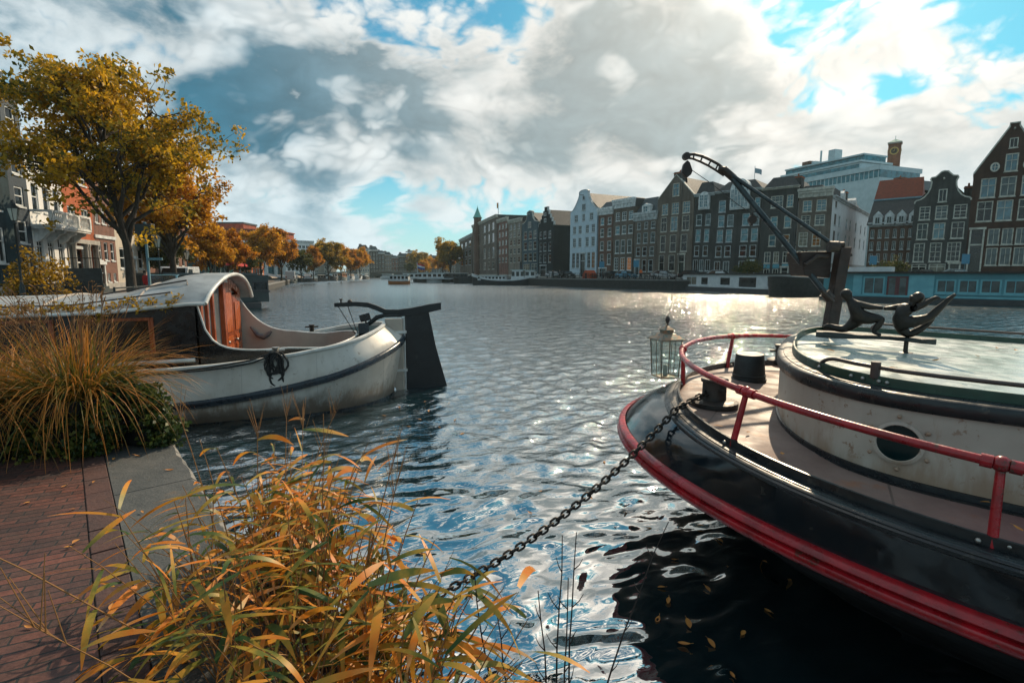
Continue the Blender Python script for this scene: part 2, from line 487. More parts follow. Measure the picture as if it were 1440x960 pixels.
FRONT = [Vector(p) for p in ((62, 36), (46, 50), (22, 71), (11.8, 87), (-2, 118), (-12, 155), (-22, 200))]
FRONT = [p * 1.25 for p in FRONT]   # facade line of the far bank
def on_front(px):
    """where the sight line over column px meets the facade line"""
    k = (px - 720) / 740 * 1.0
    for a, b in zip(FRONT[:-1], FRONT[1:]):
        d = b - a; den = d.x - k * d.y
        if abs(den) < 1e-9: continue
        t = (k * a.y - a.x) / den
        if -0.02 <= t <= 1.02: return a + d * t
    raise ValueError(px)


def offset(line, dd):
    out = []
    for i, p in enumerate(line):
        a = line[max(0, i - 1)]; b = line[min(len(line) - 1, i + 1)]
        d = (b - a).normalized(); out.append(p + Vector((-d.y, d.x)) * dd)
    return out


QR = offset(FRONT, 8.0)                                               # water side of the far bank's street
QR = [QR[0] + (QR[0] - QR[1]) * 1.0] + QR + [Vector((-42, 300)), Vector((-46, 345))]
QL0, QLd = Vector((-17.0, 26.0)), Vector((-.34, .94)).normalized()
def ql(t): return QL0 + QLd * t
QL = [ql(-14), ql(0), ql(60), ql(120), ql(200), ql(290), Vector((-126, 345))]

SLT = .9                                                               # the tree-lined bank lies lower
def bank(name, line, outer, z=ST):
    mb = MB(); mb.poly([(p.x, p.y, z) for p in line] + [(p.x, p.y, z) for p in outer])
    return tag(mb.build(name, M_asph), kind='structure')
bank('far_bank_street', QR, [Vector((-46, 900)), Vector((900, 900)), Vector((900, -20))])
bank('left_bank_street', QL, [Vector((-126, 900)), Vector((-900, 900)), Vector((-900, 10))], SLT)
mb = MB(); mb.poly([(-2500, 362, ST - .1), (2500, 362, ST - .1), (2500, 4800, ST - .1), (-2500, 4800, ST - .1)])
tag(mb.build('ground', mat('far_ground', (.07, .075, .06), .95, scale=.02)), kind='structure')

def quaywall(name, line, side, label, ST=ST):
    t = thing(name, label, 'quay wall')
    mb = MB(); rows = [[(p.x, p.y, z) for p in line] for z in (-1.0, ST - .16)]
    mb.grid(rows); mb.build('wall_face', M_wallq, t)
    mb = MB(); ins = offset(line, -.5 * side); out = offset(line, .06 * side)
    mb.grid([[(p.x, p.y, ST - .16) for p in out], [(p.x, p.y, ST + .06) for p in out], [(p.x, p.y, ST + .06) for p in ins], [(p.x, p.y, ST) for p in ins]])
    mb.build('coping', M_copestone, t)
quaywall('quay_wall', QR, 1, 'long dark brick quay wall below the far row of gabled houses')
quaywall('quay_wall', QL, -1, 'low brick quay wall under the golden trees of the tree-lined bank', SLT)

# pavements along the facades, a step above the road
mb = MB(); a = FRONT; b = offset(FRONT, 2.2)
mb.grid([[(p.x, p.y, ST + .13) for p in a], [(p.x, p.y, ST + .13) for p in b], [(p.x, p.y, ST - .02) for p in b]])
tag(mb.build('far_bank_pavement', M_pave), kind='structure')
LF0, LFd = Vector((-31, 35)), Vector((-.267, .963)).normalized()
def lf(t): return LF0 + LFd * t
LFn = Vector((LFd.y, -LFd.x))
mb = MB(); A0, A1 = lf(-16), lf(75); B0, B1 = A0 + LFn * 2.6, A1 + LFn * 2.6
mb.grid([[(A0.x, A0.y, SLT + .13), (A1.x, A1.y, SLT + .13)], [(B0.x, B0.y, SLT + .13), (B1.x, B1.y, SLT + .13)], [(B0.x, B0.y, SLT - .02), (B1.x, B1.y, SLT - .02)]])
tag(mb.build('left_bank_pavement', M_pave), kind='structure')

# ------------------------------------------------------------------ the brick landing where the camera stands
LZ = .6
C0 = Vector((-3.67, 5.53)); E = Vector((.645, -.764)).normalized(); NI = Vector((-E.y, E.x)) * -1   # along the edge, inward
NI = Vector((-.764, -.645)).normalized()
FAR_D = Vector((-.94, .34)).normalized()
def landing_brick():
    m = bpy.data.materials.new('landing_brick'); m.use_nodes = True
    N = NT(m.node_tree); b = N.n['Principled BSDF']
    t = N.new('ShaderNodeTexCoord'); P = t.outputs['Object']
    wob = N.new('ShaderNodeTexNoise', {'Vector': P, 'Scale': 2.5, 'Detail': 2.0}).outputs['Color']
    ws = N.new('ShaderNodeVectorMath', {0: N.vm('SUBTRACT', wob, (.5, .5, .5)), 'Scale': .035}, operation='SCALE').outputs[0]
    Q = N.vm('ADD', N.new('ShaderNodeVectorRotate', {'Vector': P, 'Angle': R(-27)}, rotation_type='Z_AXIS').outputs[0], ws)
    bt = N.new('ShaderNodeTexBrick', {'Vector': Q, 'Color1': (.125, .040, .026, 1), 'Color2': (.055, .026, .021, 1), 'Mortar': (.008, .009, .009, 1), 'Scale': 1.0,
                                      'Mortar Size': .006, 'Mortar Smooth': .25, 'Brick Width': .225, 'Row Height': .075, 'Bias': .1})
    bt.offset = .43
    dirt = N.ss(N.noise(P, 1.1, 6, .65), .32, .68, 1.15, .62)
    fine = N.ss(N.noise(P, 26, 4, .7), .3, .7, .75, 1.25)
    k = N.m('MULTIPLY', dirt, fine)
    c = N.vm('MULTIPLY', bt.outputs['Color'], N.new('ShaderNodeCombineXYZ', {0: k, 1: k, 2: k}).outputs[0])
    moss = N.ss(N.noise(P, 2.2, 6, .7), .60, .75, 0, .45)
    c = N.mix(moss, c, (.05, .055, .045))
    N.l.new(c, b.inputs['Base Color']); N.l.new(N.ss(N.noise(P, 3, 4), .3, .7, .55, .85), b.inputs['Roughness'])
    hh = N.m('ADD', N.m('MULTIPLY', bt.outputs['Fac'], -.008), N.m('MULTIPLY', N.noise(P, 40, 4), .004))
    N.l.new(N.new('ShaderNodeBump', {'Strength': 1.0, 'Distance': 1.0, 'Height': hh}).outputs[0], b.inputs['Normal'])
    return m


def P3(v, z): return (v.x, v.y, z)
mb = MB()
W0 = .60                                                              # coping width, then one row of edging bricks
i0 = C0 + NI * (W0 + .186); i1 = i0 + E * 12
mb.poly([P3(i0, LZ), P3(i1, LZ), P3(i1 + NI * 14, LZ), P3(C0 + FAR_D * 20 + NI * .4, LZ), P3(C0 + FAR_D * 1.59, LZ)])
tag(mb.build('brick_landing', landing_brick()), kind='structure')
# edging course: long bricks end to end
M_edge = mat('edging_brick', (.070, .030, .024), .75, col2=(.042, .022, .020), scale=2.2, bump=.4, bscale=30)
mb = MB(); x = -.0; k = 0
while x < 9:
    L = .40 + .02 * math.sin(k * 2.3); a = C0 + NI * (W0 + .008) + E * x; c = NI * .172; e = E * (L - .012)
    z0, z1 = LZ - .1, LZ + .003 + .003 * math.sin(k * 5.1)
    v = [P3(a, z0), P3(a + e, z0), P3(a + e + c, z0), P3(a + c, z0), P3(a, z1), P3(a + e, z1), P3(a + e + c, z1), P3(a + c, z1)]
    mb.add(v, [(0, 3, 2, 1), (4, 5, 6, 7), (0, 1, 5, 4), (1, 2, 6, 5), (2, 3, 7, 6), (3, 0, 4, 7)]); x += L; k += 1
tag(mb.build('kerb_edging', M_edge, bevel=.006), kind='structure')
mb = MB(); a = C0 + NI * (W0 - .004); b_ = a + E * 9
mb.poly([P3(a, LZ - .008), P3(b_, LZ - .008), P3(b_ + NI * .22, LZ - .008), P3(a + NI * .22, LZ - .008)])
tag(mb.build('joint_bed', mat('joint_dirt', (.022, .020, .018), .95, scale=20)), kind='structure')


def coping_mat():
    m = bpy.data.materials.new('bluestone'); m.use_nodes = True
    N = NT(m.node_tree); b = N.n['Principled BSDF']
    P = N.new('ShaderNodeTexCoord').outputs['Object']
    c = N.mix(N.ss(N.noise(P, 1.6, 7, .65), .3, .7), (.030, .036, .038), (.066, .068, .066))
    c = N.mix(N.ss(N.noise(P, 45, 3, .7), .45, .75, 0, .6), c, (.10, .10, .095))
    c = N.mix(N.ss(N.noise(P, 3.5, 6, .7), .58, .7, 0, .7), c, (.11, .075, .05))
    g = N.new('ShaderNodeNewGeometry').outputs['Normal']
    N.l.new(c, b.inputs['Base Color']); b.inputs['Roughness'].default_value = .75
    h = N.m('ADD', N.m('MULTIPLY', N.noise(P, 6, 5), .02), N.m('MULTIPLY', N.noise(P, 60, 3), .005))
    N.l.new(N.new('ShaderNodeBump', {'Strength': 1.0, 'Distance': 1.0, 'Height': h}).outputs[0], b.inputs['Normal'])
    return m
M_cope = coping_mat()
M_worn = mat('worn_stone_edge', (.19, .18, .165), .85, col2=(.05, .055, .055), scale=9, detail=8, bump=.6, lo=.44, hi=.60)
# two coping slabs with a worn, chipped arris; one mesh each
def slab(x0, x1):
    mb = MB(); rows = []
    n = int((x1 - x0) / .03); wk = 0
    for i in range(n + 1):
        x = x0 + .006 + (x1 - x0 - .012) * i / n
        wk = .8 * wk + .2 * random.gauss(0, 1); ch = .016 + .012 * abs(math.sin(x * 3.1) * math.sin(x * 7.7 + 1)) + .012 * abs(wk)
        p = C0 + E * x
        rows.append([P3(p + NI * W0, LZ - .1), P3(p + NI * W0, LZ + .002), P3(p + NI * ch * 1.6, LZ + .004), P3(p + NI * .012, LZ - ch), P3(p, LZ - ch * 1.9), P3(p + NI * .002, LZ - .30)])
    mb.grid(rows); mb.add(rows[0], [tuple(range(6))]); mb.add(rows[-1], [tuple(range(6))])
    mb.mi = [1 if (k % 5 in (2, 3) and k < 5 * n) else 0 for k in range(len(mb.f))]
    tag(mb.build('coping_slab', [M_cope, M_worn]), kind='structure')
slab(0, 1.35); slab(1.35, 3.1); slab(3.1, 5.0); slab(5.0, 8.6)
mb = MB(); a = C0 + NI * .05; b_ = C0 + NI * .05 + E * 12; f = C0 + NI * .05 + FAR_D * 14
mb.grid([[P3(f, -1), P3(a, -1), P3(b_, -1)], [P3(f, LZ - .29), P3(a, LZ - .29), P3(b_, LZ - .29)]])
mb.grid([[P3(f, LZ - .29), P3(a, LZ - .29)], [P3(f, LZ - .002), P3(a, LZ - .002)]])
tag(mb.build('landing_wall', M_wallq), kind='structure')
# stone corner of the landing under the planters
mb = MB(); mb.poly([P3(C0 + NI * .02, LZ - .003), P3(C0 + NI * .8, LZ - .003), P3(C0 + FAR_D * 1.603, LZ - .003), P3(C0 + FAR_D * 20, LZ - .003), P3(C0 + FAR_D * 20 - NI * .02, LZ - .004)])
tag(mb.build('landing_corner', M_cope), kind='structure')
# ------------------------------------------------------------------ the red-railed barge on the near side
BO = Vector((1.792, 5.51)); BTH = 1.034
BA = Vector((math.sin(BTH), -math.cos(BTH)))
brot = math.atan2(BA.y, BA.x)
barge = thing('barge', 'black hulled barge with red handrail, cream cabin and green roof', 'barge', (BO.x, BO.y, 0), brot)
def blocal(w):
    d = Vector((w[0], w[1])) - BO; return Vector((d.dot(BA), d.dot(Vector((-BA.y, BA.x))), w[2] if len(w) > 2 else 0))
def bworld(s, t, z): v = BO + BA * s + Vector((-BA.y, BA.x)) * t; return Vector((v.x, v.y, z))
M_bhull = mat('barge_hull_paint', (.0035, .007, .011), .17, col2=(.006, .011, .016), scale=2.5, bump=.10, bscale=5, spec=.5, coat=.35, seam=1.4, grime=(.55, 1.0, (.022, .020, .018)), chips=((.05, .045, .040), .6))
M_bblack = mat('barge_black_trim', (.008, .010, .012), .32, col2=(.016, .018, .02), scale=5, bump=.12, spec=.5, chips=((.07, .06, .05), .8))
M_bred = mat('barge_red_paint', (.42, .008, .016), .30, col2=(.22, .007, .011), scale=6, bump=.14, bscale=18, spec=.5, coat=.15, chips=((.075, .028, .018), .95))
M_bdeck = mat('barge_deck_paint', (.36, .31, .29), .5, col2=(.25, .20, .185), scale=2.2, bump=.15, bscale=14)
M_bcream = mat('barge_cabin_paint', (.50, .45, .385), .45, col2=(.41, .355, .30), scale=1.3, bump=.10, bscale=6, streak=.16, seam=1.7, grime=(1.1, 1.55, (.30, .20, .13)), chips=((.22, .11, .05), .8))
M_broof = mat('barge_roof_paint', (.34, .43, .39), .26, col2=(.50, .52, .49), scale=2.6, bump=.10, bscale=5, spec=.7)
M_bgreen = mat('barge_green_paint', (.018, .06, .035), .35, col2=(.01, .035, .02), scale=5)
M_steelb = mat('dark_iron', (.025, .022, .02), .5, .3, col2=(.05, .035, .028), scale=9, bump=.25)
M_brass = mat('dull_metal', (.45, .43, .40), .35, .8, scale=8)


BOLT = MB().ball((0, 0, 0), .013, 8).mesh('bolt', M_brass, 60)
BOLTC = MB().ball((0, 0, 0), .013, 8).mesh('bolt', M_bcream, 60)
def bolt(p, parent, me=None): return link('bolt', me or BOLT, parent, p)
def outline(s0, L, B, k, smax, n=34, ne=16):
    """(s, half-breadth) from the stern forward, superellipse then straight sides and a quick bow taper beyond s = 9"""
    out = []
    for i in range(n + 1):
        f = math.pi / 2 * i / n
        out.append((s0 + L * (1 - math.cos(f) ** (2 / k)), B * math.sin(f) ** (2 / k)))
    s1 = s0 + L
    for i in range(1, ne + 1):
        s = s1 + (smax - s1) * i / ne
        out.append((s, B * (1 - max(0, (s - 9) / (smax - 9 + .05)) ** 2 * .96) if smax > 9 else B))
    return out
SMX = 12.0
zg = lambda s: 1.281 - .076 * s + .0042 * max(0, s - 2.5) ** 2 * 2.2
zr = lambda s: .95 - .054 * s + .0035 * max(0, s - 2.5) ** 2 * 2.2
G = outline(0, 2.412, 2.624, 2.09, SMX)
RB = outline(-.499, 3.582, 2.753, 2.0, SMX)
WL = outline(.75, 4.2, 2.15, 2.0, SMX)
def ring(o, dz, db=0.0, ds=0.0):
    """full U-shaped row: near side, stern, far side (db widens, ds shifts the stern)"""
    pts = [(s + ds * (1 - min(1, b / 2.0)), -(b + db * min(1, b / .5)), dz(s)) for s, b in reversed(o)] + [(s + ds * (1 - min(1, b / 2.0)), (b + db * min(1, b / .5)), dz(s)) for s, b in o[1:]]
    return pts
def off_ring(o, dz, d):
    """row moved outward by d along the outline's own normal"""
    base = ring(o, dz); out = []
    n = len(base)
    for i, p in enumerate(base):
        a = base[max(0, i - 1)]; b = base[min(n - 1, i + 1)]
        tx, ty = b[0] - a[0], b[1] - a[1]; l = math.hypot(tx, ty) or 1
        out.append((p[0] - ty / l * d * 1, p[1] + tx / l * d * 1, p[2]))
    return out
sgn = -1 if off_ring(G, zg, .1)[len(ring(G, zg)) // 2][0] > 0 else 1
def OR(o, dz, d): return off_ring(o, dz, d * sgn)
mb = MB()
mid = []
for t in (.33, .66):
    mid.append([tuple(a[i] * (1 - t) + b[i] * t + (0, 0, .045 * math.sin(math.pi * t))[i] for i in range(3)) for a, b in zip(OR(RB, lambda s: zr(s), -.01), OR(G, lambda s: zg(s) - .055, .03))])
mb.grid([OR(RB, lambda s: zr(s) - .01, -.015)] + mid + [OR(G, lambda s: zg(s) - .055, .03)])
mb.build('hull', M_bhull, barge, smooth=50)
mb = MB(); mb.grid([ring(WL, lambda s: -.6), ring(WL, lambda s: .0), OR(RB, lambda s: zr(s) - .36, -.34), OR(RB, lambda s: zr(s) - .125, -.03)])
mb.build('lower_hull', mat('barge_bottom_tar', (.004, .005, .006), .75, col2=(.008, .009, .010), scale=3, spec=.2), barge, smooth=50)
mb = MB()     # the red rubbing strake: two rounded steps
prof = [(-.02, .008), (.020, .004), (.040, -.012), (.045, -.030), (.033, -.046), (.026, -.052), (.048, -.060), (.056, -.078), (.050, -.100), (.034, -.118), (.0, -.134), (-.05, -.142)]
mb.grid([OR(RB, (lambda s, z=z: zr(s) + z), d) for d, z in prof]); mb.build('rubbing_strake', M_bred, barge, smooth=40)
mb = MB()     # gunwale: moulding lines, flat top and the upstanding lip
prof = [(.03, -.055), (.052, -.040), (.055, -.020), (.040, -.012), (.040, -.006), (.030, .002), (.006, .004), (.004, .010), (-.022, .012), (-.026, .006), (-.060, .008), (-.064, .060), (-.078, .062), (-.082, -.01)]
mb.grid([OR(G, (lambda s, z=z: zg(s) + z), d) for d, z in prof]); gun = mb.build('gunwale', M_bblack, barge, smooth=35)
mb = MB()     # deck plating
ins = OR(G, lambda s: zg(s) + .002, -.079); n = len(ins); h = n // 2
rows = []
for i in range(0, h + 1):
    a, b = ins[i], ins[n - 1 - i]
    rows.append([(a[0] * (1 - t) + b[0] * t, a[1] * (1 - t) + b[1] * t, a[2] * (1 - t) + b[2] * t + .035 * (1 - (2 * t - 1) ** 2)) for t in [k / 10 for k in range(11)]])
mb.grid(rows); deck = mb.build('deck', None, barge, smooth=60)


def deck_mat():
    m = bpy.data.materials.new('deck_paint_rusty'); m.use_nodes = True
    N = NT(m.node_tree); b = N.n['Principled BSDF']
    P = N.new('ShaderNodeTexCoord').outputs['Object']
    c = N.mix(N.ss(N.noise(P, 1.7, 6, .62), .3, .7), (.23, .165, .142), (.145, .095, .08))
    c = N.mix(N.ss(N.noise(P, 2.6, 7, .68), .54, .68, 0, .85), c, (.26, .105, .045))
    c = N.mix(N.ss(N.noise(P, 30, 4, .7), .62, .74, 0, .5), c, (.12, .07, .05))
    s = N.new('ShaderNodeSeparateXYZ', {0: P})
    fw = N.ss(s.outputs[0], 1.5, 2.6)
    c = N.mix(N.m('MULTIPLY', fw, .8), c, (.16, .055, .06))
    seam = N.m('COMPARE', N.m('FRACT', N.m('MULTIPLY', s.outputs[0], .9)), .5, .006)
    c = N.mix(N.m('MULTIPLY', seam, .7), c, (.08, .06, .05))
    N.l.new(c, b.inputs['Base Color']); N.l.new(N.ss(N.noise(P, 3, 5), .3, .7, .5, .8), b.inputs['Roughness'])
    N.l.new(N.new('ShaderNodeBump', {'Strength': .35, 'Distance': .02, 'Height': N.noise(P, 9, 6)}).outputs[0], b.inputs['Normal'])
    return m
deck.data.materials.clear(); deck.data.materials.append(deck_mat())

# handrail on leaning stanchions
HR = outline(.078, 2.701, 2.545, 2.115, SMX); zh = lambda s: zg(s) + .396
rail = [p for p in ring(HR, zh)]
near_end = next(i for i, p in enumerate(rail) if p[0] < 8.0)
far_end = next(i for i in range(len(rail) - 1, 0, -1) if rail[i][0] < 1.75)
pts = rail[near_end:far_end + 1]
mb = MB(); mb.tube(pts, .0235, 12)
hr = mb.build('handrail', M_bred, barge, smooth=60)
def ring_at(r, s, side):
    best = min((p for p in r if (p[1] < 0) == (side < 0)), key=lambda p: abs(p[0] - s)); return Vector(best)
def along_ring(r, s, side):
    half = [p for p in r if (p[1] < 0) == (side < 0)]; half.sort(key=lambda p: p[0])
    for a, b in zip(half[:-1], half[1:]):
        if a[0] <= s <= b[0]:
            t = (s - a[0]) / max(1e-9, b[0] - a[0]); return Vector(a) * (1 - t) + Vector(b) * t
    return Vector(half[0])
lip = OR(G, lambda s: zg(s) + .05, -.085)
for (s_b, side, s_t) in ((.80, -1, .86), (2.02, -1, 2.03), (.10, -1, .10), (.30, 1, .34), (3.6, -1, 3.62), (5.2, -1, 5.22)):
    a = along_ring(lip, s_b, side); b = along_ring(rail, s_t, side)
    mb = MB(); mb.tube([a + Vector((0, 0, -.05)), a, b], [.028, .022, .019], 10); mb.ball(b, .040, 12)
    for q in (-1, 1):
        tdir = (along_ring(rail, s_t + .1, side) - b).normalized()
        mb.tube([b + tdir * q * .03, b + tdir * q * .075], .033, 12)
    st = mb.build('stanchion', M_bred, barge, smooth=50)
    nrm = Vector((a.x - .9, a.y, 0)).normalized() if s_b < 1.2 else Vector((0, side, 0))
    tn = Vector((-nrm.y, nrm.x, 0))
    for q in (-.055, .055): bolt(a + nrm * .022 + tn * q + Vector((0, 0, -.018)), st)

# cabin
CB = outline(.958, 1.128, 1.943, 2.8, 8.5); zc0 = lambda s: zg(s) + .005; ct = lambda s: zg(s) + .526 + .039 * (s - .958) - .0015 * max(0, s - 3) ** 2
mb = MB(); mb.grid([ring(CB, zc0), ring(CB, lambda s: ct(s) - .05)]); mb.add(ring(CB, lambda s: ct(s) - .05), [])
mb.build('cabin_wall', M_bcream, barge, smooth=50)
mb = MB(); mb.grid([OR(CB, (lambda s, z=z: zg(s) + z), d) for d, z in ((.075, .0), (.075, .012), (.055, .020), (.018, .022), (.014, .055), (-.005, .058))])
mb.build('cabin_foot_trim', M_bblack, barge, smooth=35)
mb = MB(); mb.grid([OR(CB, (lambda s, z=z: ct(s) + z), d) for d, z in ((-.01, -.085), (.022, -.088), (.028, -.075), (.030, -.020), (.024, -.004), (.012, .004), (-.02, .004), (-.022, .010), (-.055, .012), (-.085, .010))])
mb.build('roof_edge', M_bblack, barge, smooth=35)
mb = MB(); mb.grid([OR(CB, (lambda s, z=z: ct(s) + z), d) for d, z in ((-.085, .008), (-.088, .060), (-.094, .066), (-.104, .066), (-.110, .060), (-.114, .01))])
mb.build('roof_coaming', M_bgreen, barge, smooth=35)
ins = OR(CB, lambda s: ct(s) + .012, -.113); n = len(ins); h = n // 2; mb = MB(); rows = []
for i in range(0, h + 1):
    a, b = ins[i], ins[n - 1 - i]
    rows.append([(a[0] * (1 - t) + b[0] * t, a[1] * (1 - t) + b[1] * t, a[2] * (1 - t) + b[2] * t + .02 * (1 - (2 * t - 1) ** 2)) for t in [k / 10 for k in range(11)]])
mb.grid(rows); mb.build('cabin_roof', M_broof, barge, smooth=60)
# porthole on the near wall
pw = along_ring(ring(CB, lambda s: 0), 1.70, -1); pq = along_ring(ring(CB, lambda s: 0), 1.80, -1)
tdir = (pq - pw).normalized(); nrm = Vector((tdir.y, -tdir.x, 0)); nrm = nrm if nrm.y < 0 else -nrm
pc = Vector((pw.x, pw.y, zg(1.7) + .262)) + nrm * .006
Mx = Matrix((tdir, Vector((0, 0, 1)).cross(tdir) * 1, Vector((0, 0, 1)))).transposed().to_4x4(); Mx.translation = pc
Mx = Matrix(((tdir.x, 0, nrm.x, pc.x), (tdir.y, 0, nrm.y, pc.y), (0, 1, 0, pc.z), (0, 0, 0, 1)))
mb = MB(); mb.M = Mx; mb.lathe([(.105, -.005), (.128, -.003), (.128, .008), (.110, .012), (.104, .004)], n=32); ph = mb.build('porthole', M_bcream, barge, smooth=40)
mb = MB(); mb.M = Mx; mb.lathe([(.110, .006), (.0, .0061)], n=32); mb.build('glass', mat('porthole_glass', (.006, .022, .024), .12, spec=.4), ph)
for k in range(6): bolt(Mx @ Vector((.158 * math.cos(k * math.pi / 3 + .55), .158 * math.sin(k * math.pi / 3 + .55), .004)), ph, BOLTC)
# a rusty patch plate lower on the wall is left to the paint; grab rails on the roof edge
M_bbrown = mat('grab_rail_paint', (.085, .055, .045), .35, col2=(.05, .035, .03), scale=9)
rr = OR(CB, lambda s: ct(s), -.10)
def grab(side, s0, s1, name):
    mb = MB(); P0 = along_ring(rr, s0, side); pts = [P0 + Vector((0, 0, .02))]
    for k in range(1, 7):
        a = k / 6 * math.pi / 2; q = along_ring(rr, s0 + .11 * (1 - math.cos(a)) + .0, side); pts.append(q + Vector((0, 0, .02 + .095 * math.sin(a))))
    s = s0 + .2
    while s < s1: pts.append(along_ring(rr, s, side) + Vector((0, 0, .115))); s += .2
    mb.tube(pts, .0135, 10)
    g = mb.build(name, M_bbrown, barge, smooth=60)
    mb = MB(); q = along_ring(rr, s0 + .30, side); mb.tube([q + Vector((0, 0, .01)), q + Vector((0, 0, .045)), q + Vector((0, 0, .05)), q + Vector((0, 0, .15))], [.014, .014, .027, .027], 12); mb.build('post', M_bbrown, g, smooth=40)
    for ds in (.0, .18, .24, .32, .36): bolt(along_ring(OR(CB, lambda s: ct(s) + .035, -.083), s0 + ds, side), g)
grab(-1, 1.27, 6, 'grab_rail'); grab(1, 1.75, 6, 'grab_rail')

# mooring bollards
def bollard(s, t, ang, label_part=None):
    z = zg(s) + .03
    mb = MB(); mb.lathe([(.20, 0), (.20, .035), (.175, .045), (.15, .05)], (s, t, z), 24); b = mb.build('bollard', M_steelb, barge, smooth=40)
    mb = MB(); mb.lathe([(.105, .03), (.100, .05), (.098, .20), (.112, .205), (.114, .225), (.105, .235), (0, .24)], (s, t, z), 24); mb.build('post', M_steelb, b, smooth=40)
    mb = MB(); c, sn = math.cos(ang), math.sin(ang); mb.tube([(s - c * .17, t - sn * .17, z + .15), (s + c * .17, t + sn * .17, z + .15)], .016, 8); mb.build('pin', M_steelb, b, smooth=40)
bollard(.50, -.92, -.9); bollard(.85, 2.05, .3)

# black bucket standing upside down on the deck
bz = zg(.6) + .035
bk = thing('bucket', 'black plastic bucket standing upside down on the barge deck', 'bucket', bworld(.62, .43, bz))
M_plast = mat('black_plastic', (.006, .008, .009), .5, col2=(.014, .017, .018), scale=8, bump=.05)
mb = MB(); mb.lathe([(.170, 0), (.176, .004), (.176, .022), (.166, .026), (.163, .05), (.168, .055), (.168, .065), (.160, .07), (.140, .275), (.134, .285), (.130, .285)], n=32); mb.build('body', M_plast, bk, smooth=35)
mb = MB(); mb.lathe([(.134, .283), (.118, .284), (.112, .276), (.060, .276), (.055, .282), (.040, .282), (.034, .276), (0, .276)], n=32); mb.build('base', M_plast, bk, smooth=35)
bk.rotation_euler = (R(2), R(-1), 0)
# ------------------------------------------------------------------ crane on the barge
M_ctube = mat('crane_tube_paint', (.045, .062, .066), .32, .3, col2=(.022, .03, .033), scale=9, bump=.08)
M_mast = mat('crane_mast_rust', (.011, .008, .007), .6, col2=(.026, .011, .007), scale=6, bump=.2)
M_wood = mat('dark_board', (.013, .008, .006), .65, col2=(.022, .011, .008), scale=4, bump=.2, stretch=(1, 1, 6))
mw = Vector((3.65, 6.03, 0))
crane = thing('deck_crane', 'small iron deck crane with long tubular boom above the barge cabin', 'crane', (mw.x, mw.y, 1.72))
def cl(px, py, dy=0.0):
    """crane-local point seen at (px, py), dy metres in front of or behind the mast; the boom swings away from the camera"""
    p = at_y(px, py, mw.y + dy); return p - Vector((mw.x, mw.y, 1.72))
mb = MB(); b0, b1 = Vector((0, 0, -.05)), cl(1186, 348); w = .060
ax = Vector((.98, .0, .0)); 
mb.grid([[b + Vector((dx * w, dy * w, 0)) for dx, dy in ((-1, -1), (1, -1), (1, 1), (-1, 1))] for b in (b0, b1)], True)
mb.poly([b1 + Vector((dx * w, dy * w, 0)) for dx, dy in ((-1, -1), (1, -1), (1, 1), (-1, 1))])
mb.box(-.16, .16, -.16, .16, -.06, -.02)
mast = mb.build('mast', M_mast, crane, bevel=.006)
mb = MB(); c = cl(1172, 347, -.05)
mb.lathe([(.05, -.05), (.062, -.05), (.062, .05), (.05, .05)], c, 12, 'x'); mb.tube([cl(1168, 345), cl(1186, 344)], .035, 8); mb.tube([cl(1186, 357), cl(1193, 360), cl(1197, 358)], .022, 8); mb.build('mast_head', M_steelb, mast, smooth=40)
mb = MB(); q = [cl(1127, 353, -.02), cl(1172, 354, -.02), cl(1168, 391, -.02), cl(1132, 390, -.02)]
q = [cl(1127, 354), cl(1172, 353), cl(1169, 391), cl(1133, 388)]
vs = [p + Vector((0, d, 0)) for d in (.02, .34) for p in q]
mb.add(vs, [(0, 1, 2, 3), (7, 6, 5, 4)] + [(i, i + 4, (i + 1) % 4 + 4, (i + 1) % 4) for i in range(4)]); mb.build('winch_box', M_wood, crane, bevel=.01)
mb = MB(); mb.tube([cl(1132, 372, -.0), cl(1150, 360, -.0), cl(1164, 361, -.0)], .022, 8); mb.build('winch_handle', M_steelb, crane, smooth=50)
BZ = .55                                                             # the boom tip lies this much further away than the mast
mb = MB(); mb.tube([cl(1163, 416, -.05), cl(1140, 386, .05), cl(1026, 246, .48)], [.031, .033, .033], 14); mb.build('boom', M_ctube, crane, smooth=50)
mb = MB(); mb.tube([cl(1174, 346, .0), cl(1024, 243, .47)], .024, 12); mb.build('stay_tube', M_ctube, crane, smooth=50)
mb = MB(); mb.tube([cl(1160, 411, -.04), cl(1168, 421, -.06)], .055, 12); mb.tube([cl(1154, 408, -.1), cl(1172, 424, -.1)], .02, 8); mb.build('boom_pivot', M_steelb, crane, smooth=50)
mb = MB(); mb.tube([cl(1032, 251, .47), cl(1017, 238, .49)], .046, 12); mb.tube([cl(1022, 240, .48), cl(1010, 238, .50)], .040, 12); mb.build('boom_collar', M_steelb, crane, smooth=50)
up = [(1022, 241), (1010, 231), (1000, 225.5), (988, 220), (976, 217), (967, 217.5), (963, 222)]
lo = [(1018, 247), (1006, 239), (996, 233), (985, 227.5), (975, 223.5), (967, 222)]
UP = [cl(x, y, .49 + .06 * i / 6) for i, (x, y) in enumerate(up)]; LO = [cl(x, y, .49 + .06 * i / 6) for i, (x, y) in enumerate(lo)]
mb = MB(); mb.tube(UP, .017, 8); mb.tube(LO, .014, 8)
for i in range(1, 5): mb.tube([UP[i], LO[i]], .010, 6)
mb.lathe([(.0, -.03), (.045, -.03), (.045, .03), (0, .03)], cl(965, 220, .55), 14, 'y'); mb.build('boom_tip', M_steelb, crane, smooth=50)
mb = MB(); a = cl(966, 226, .55)
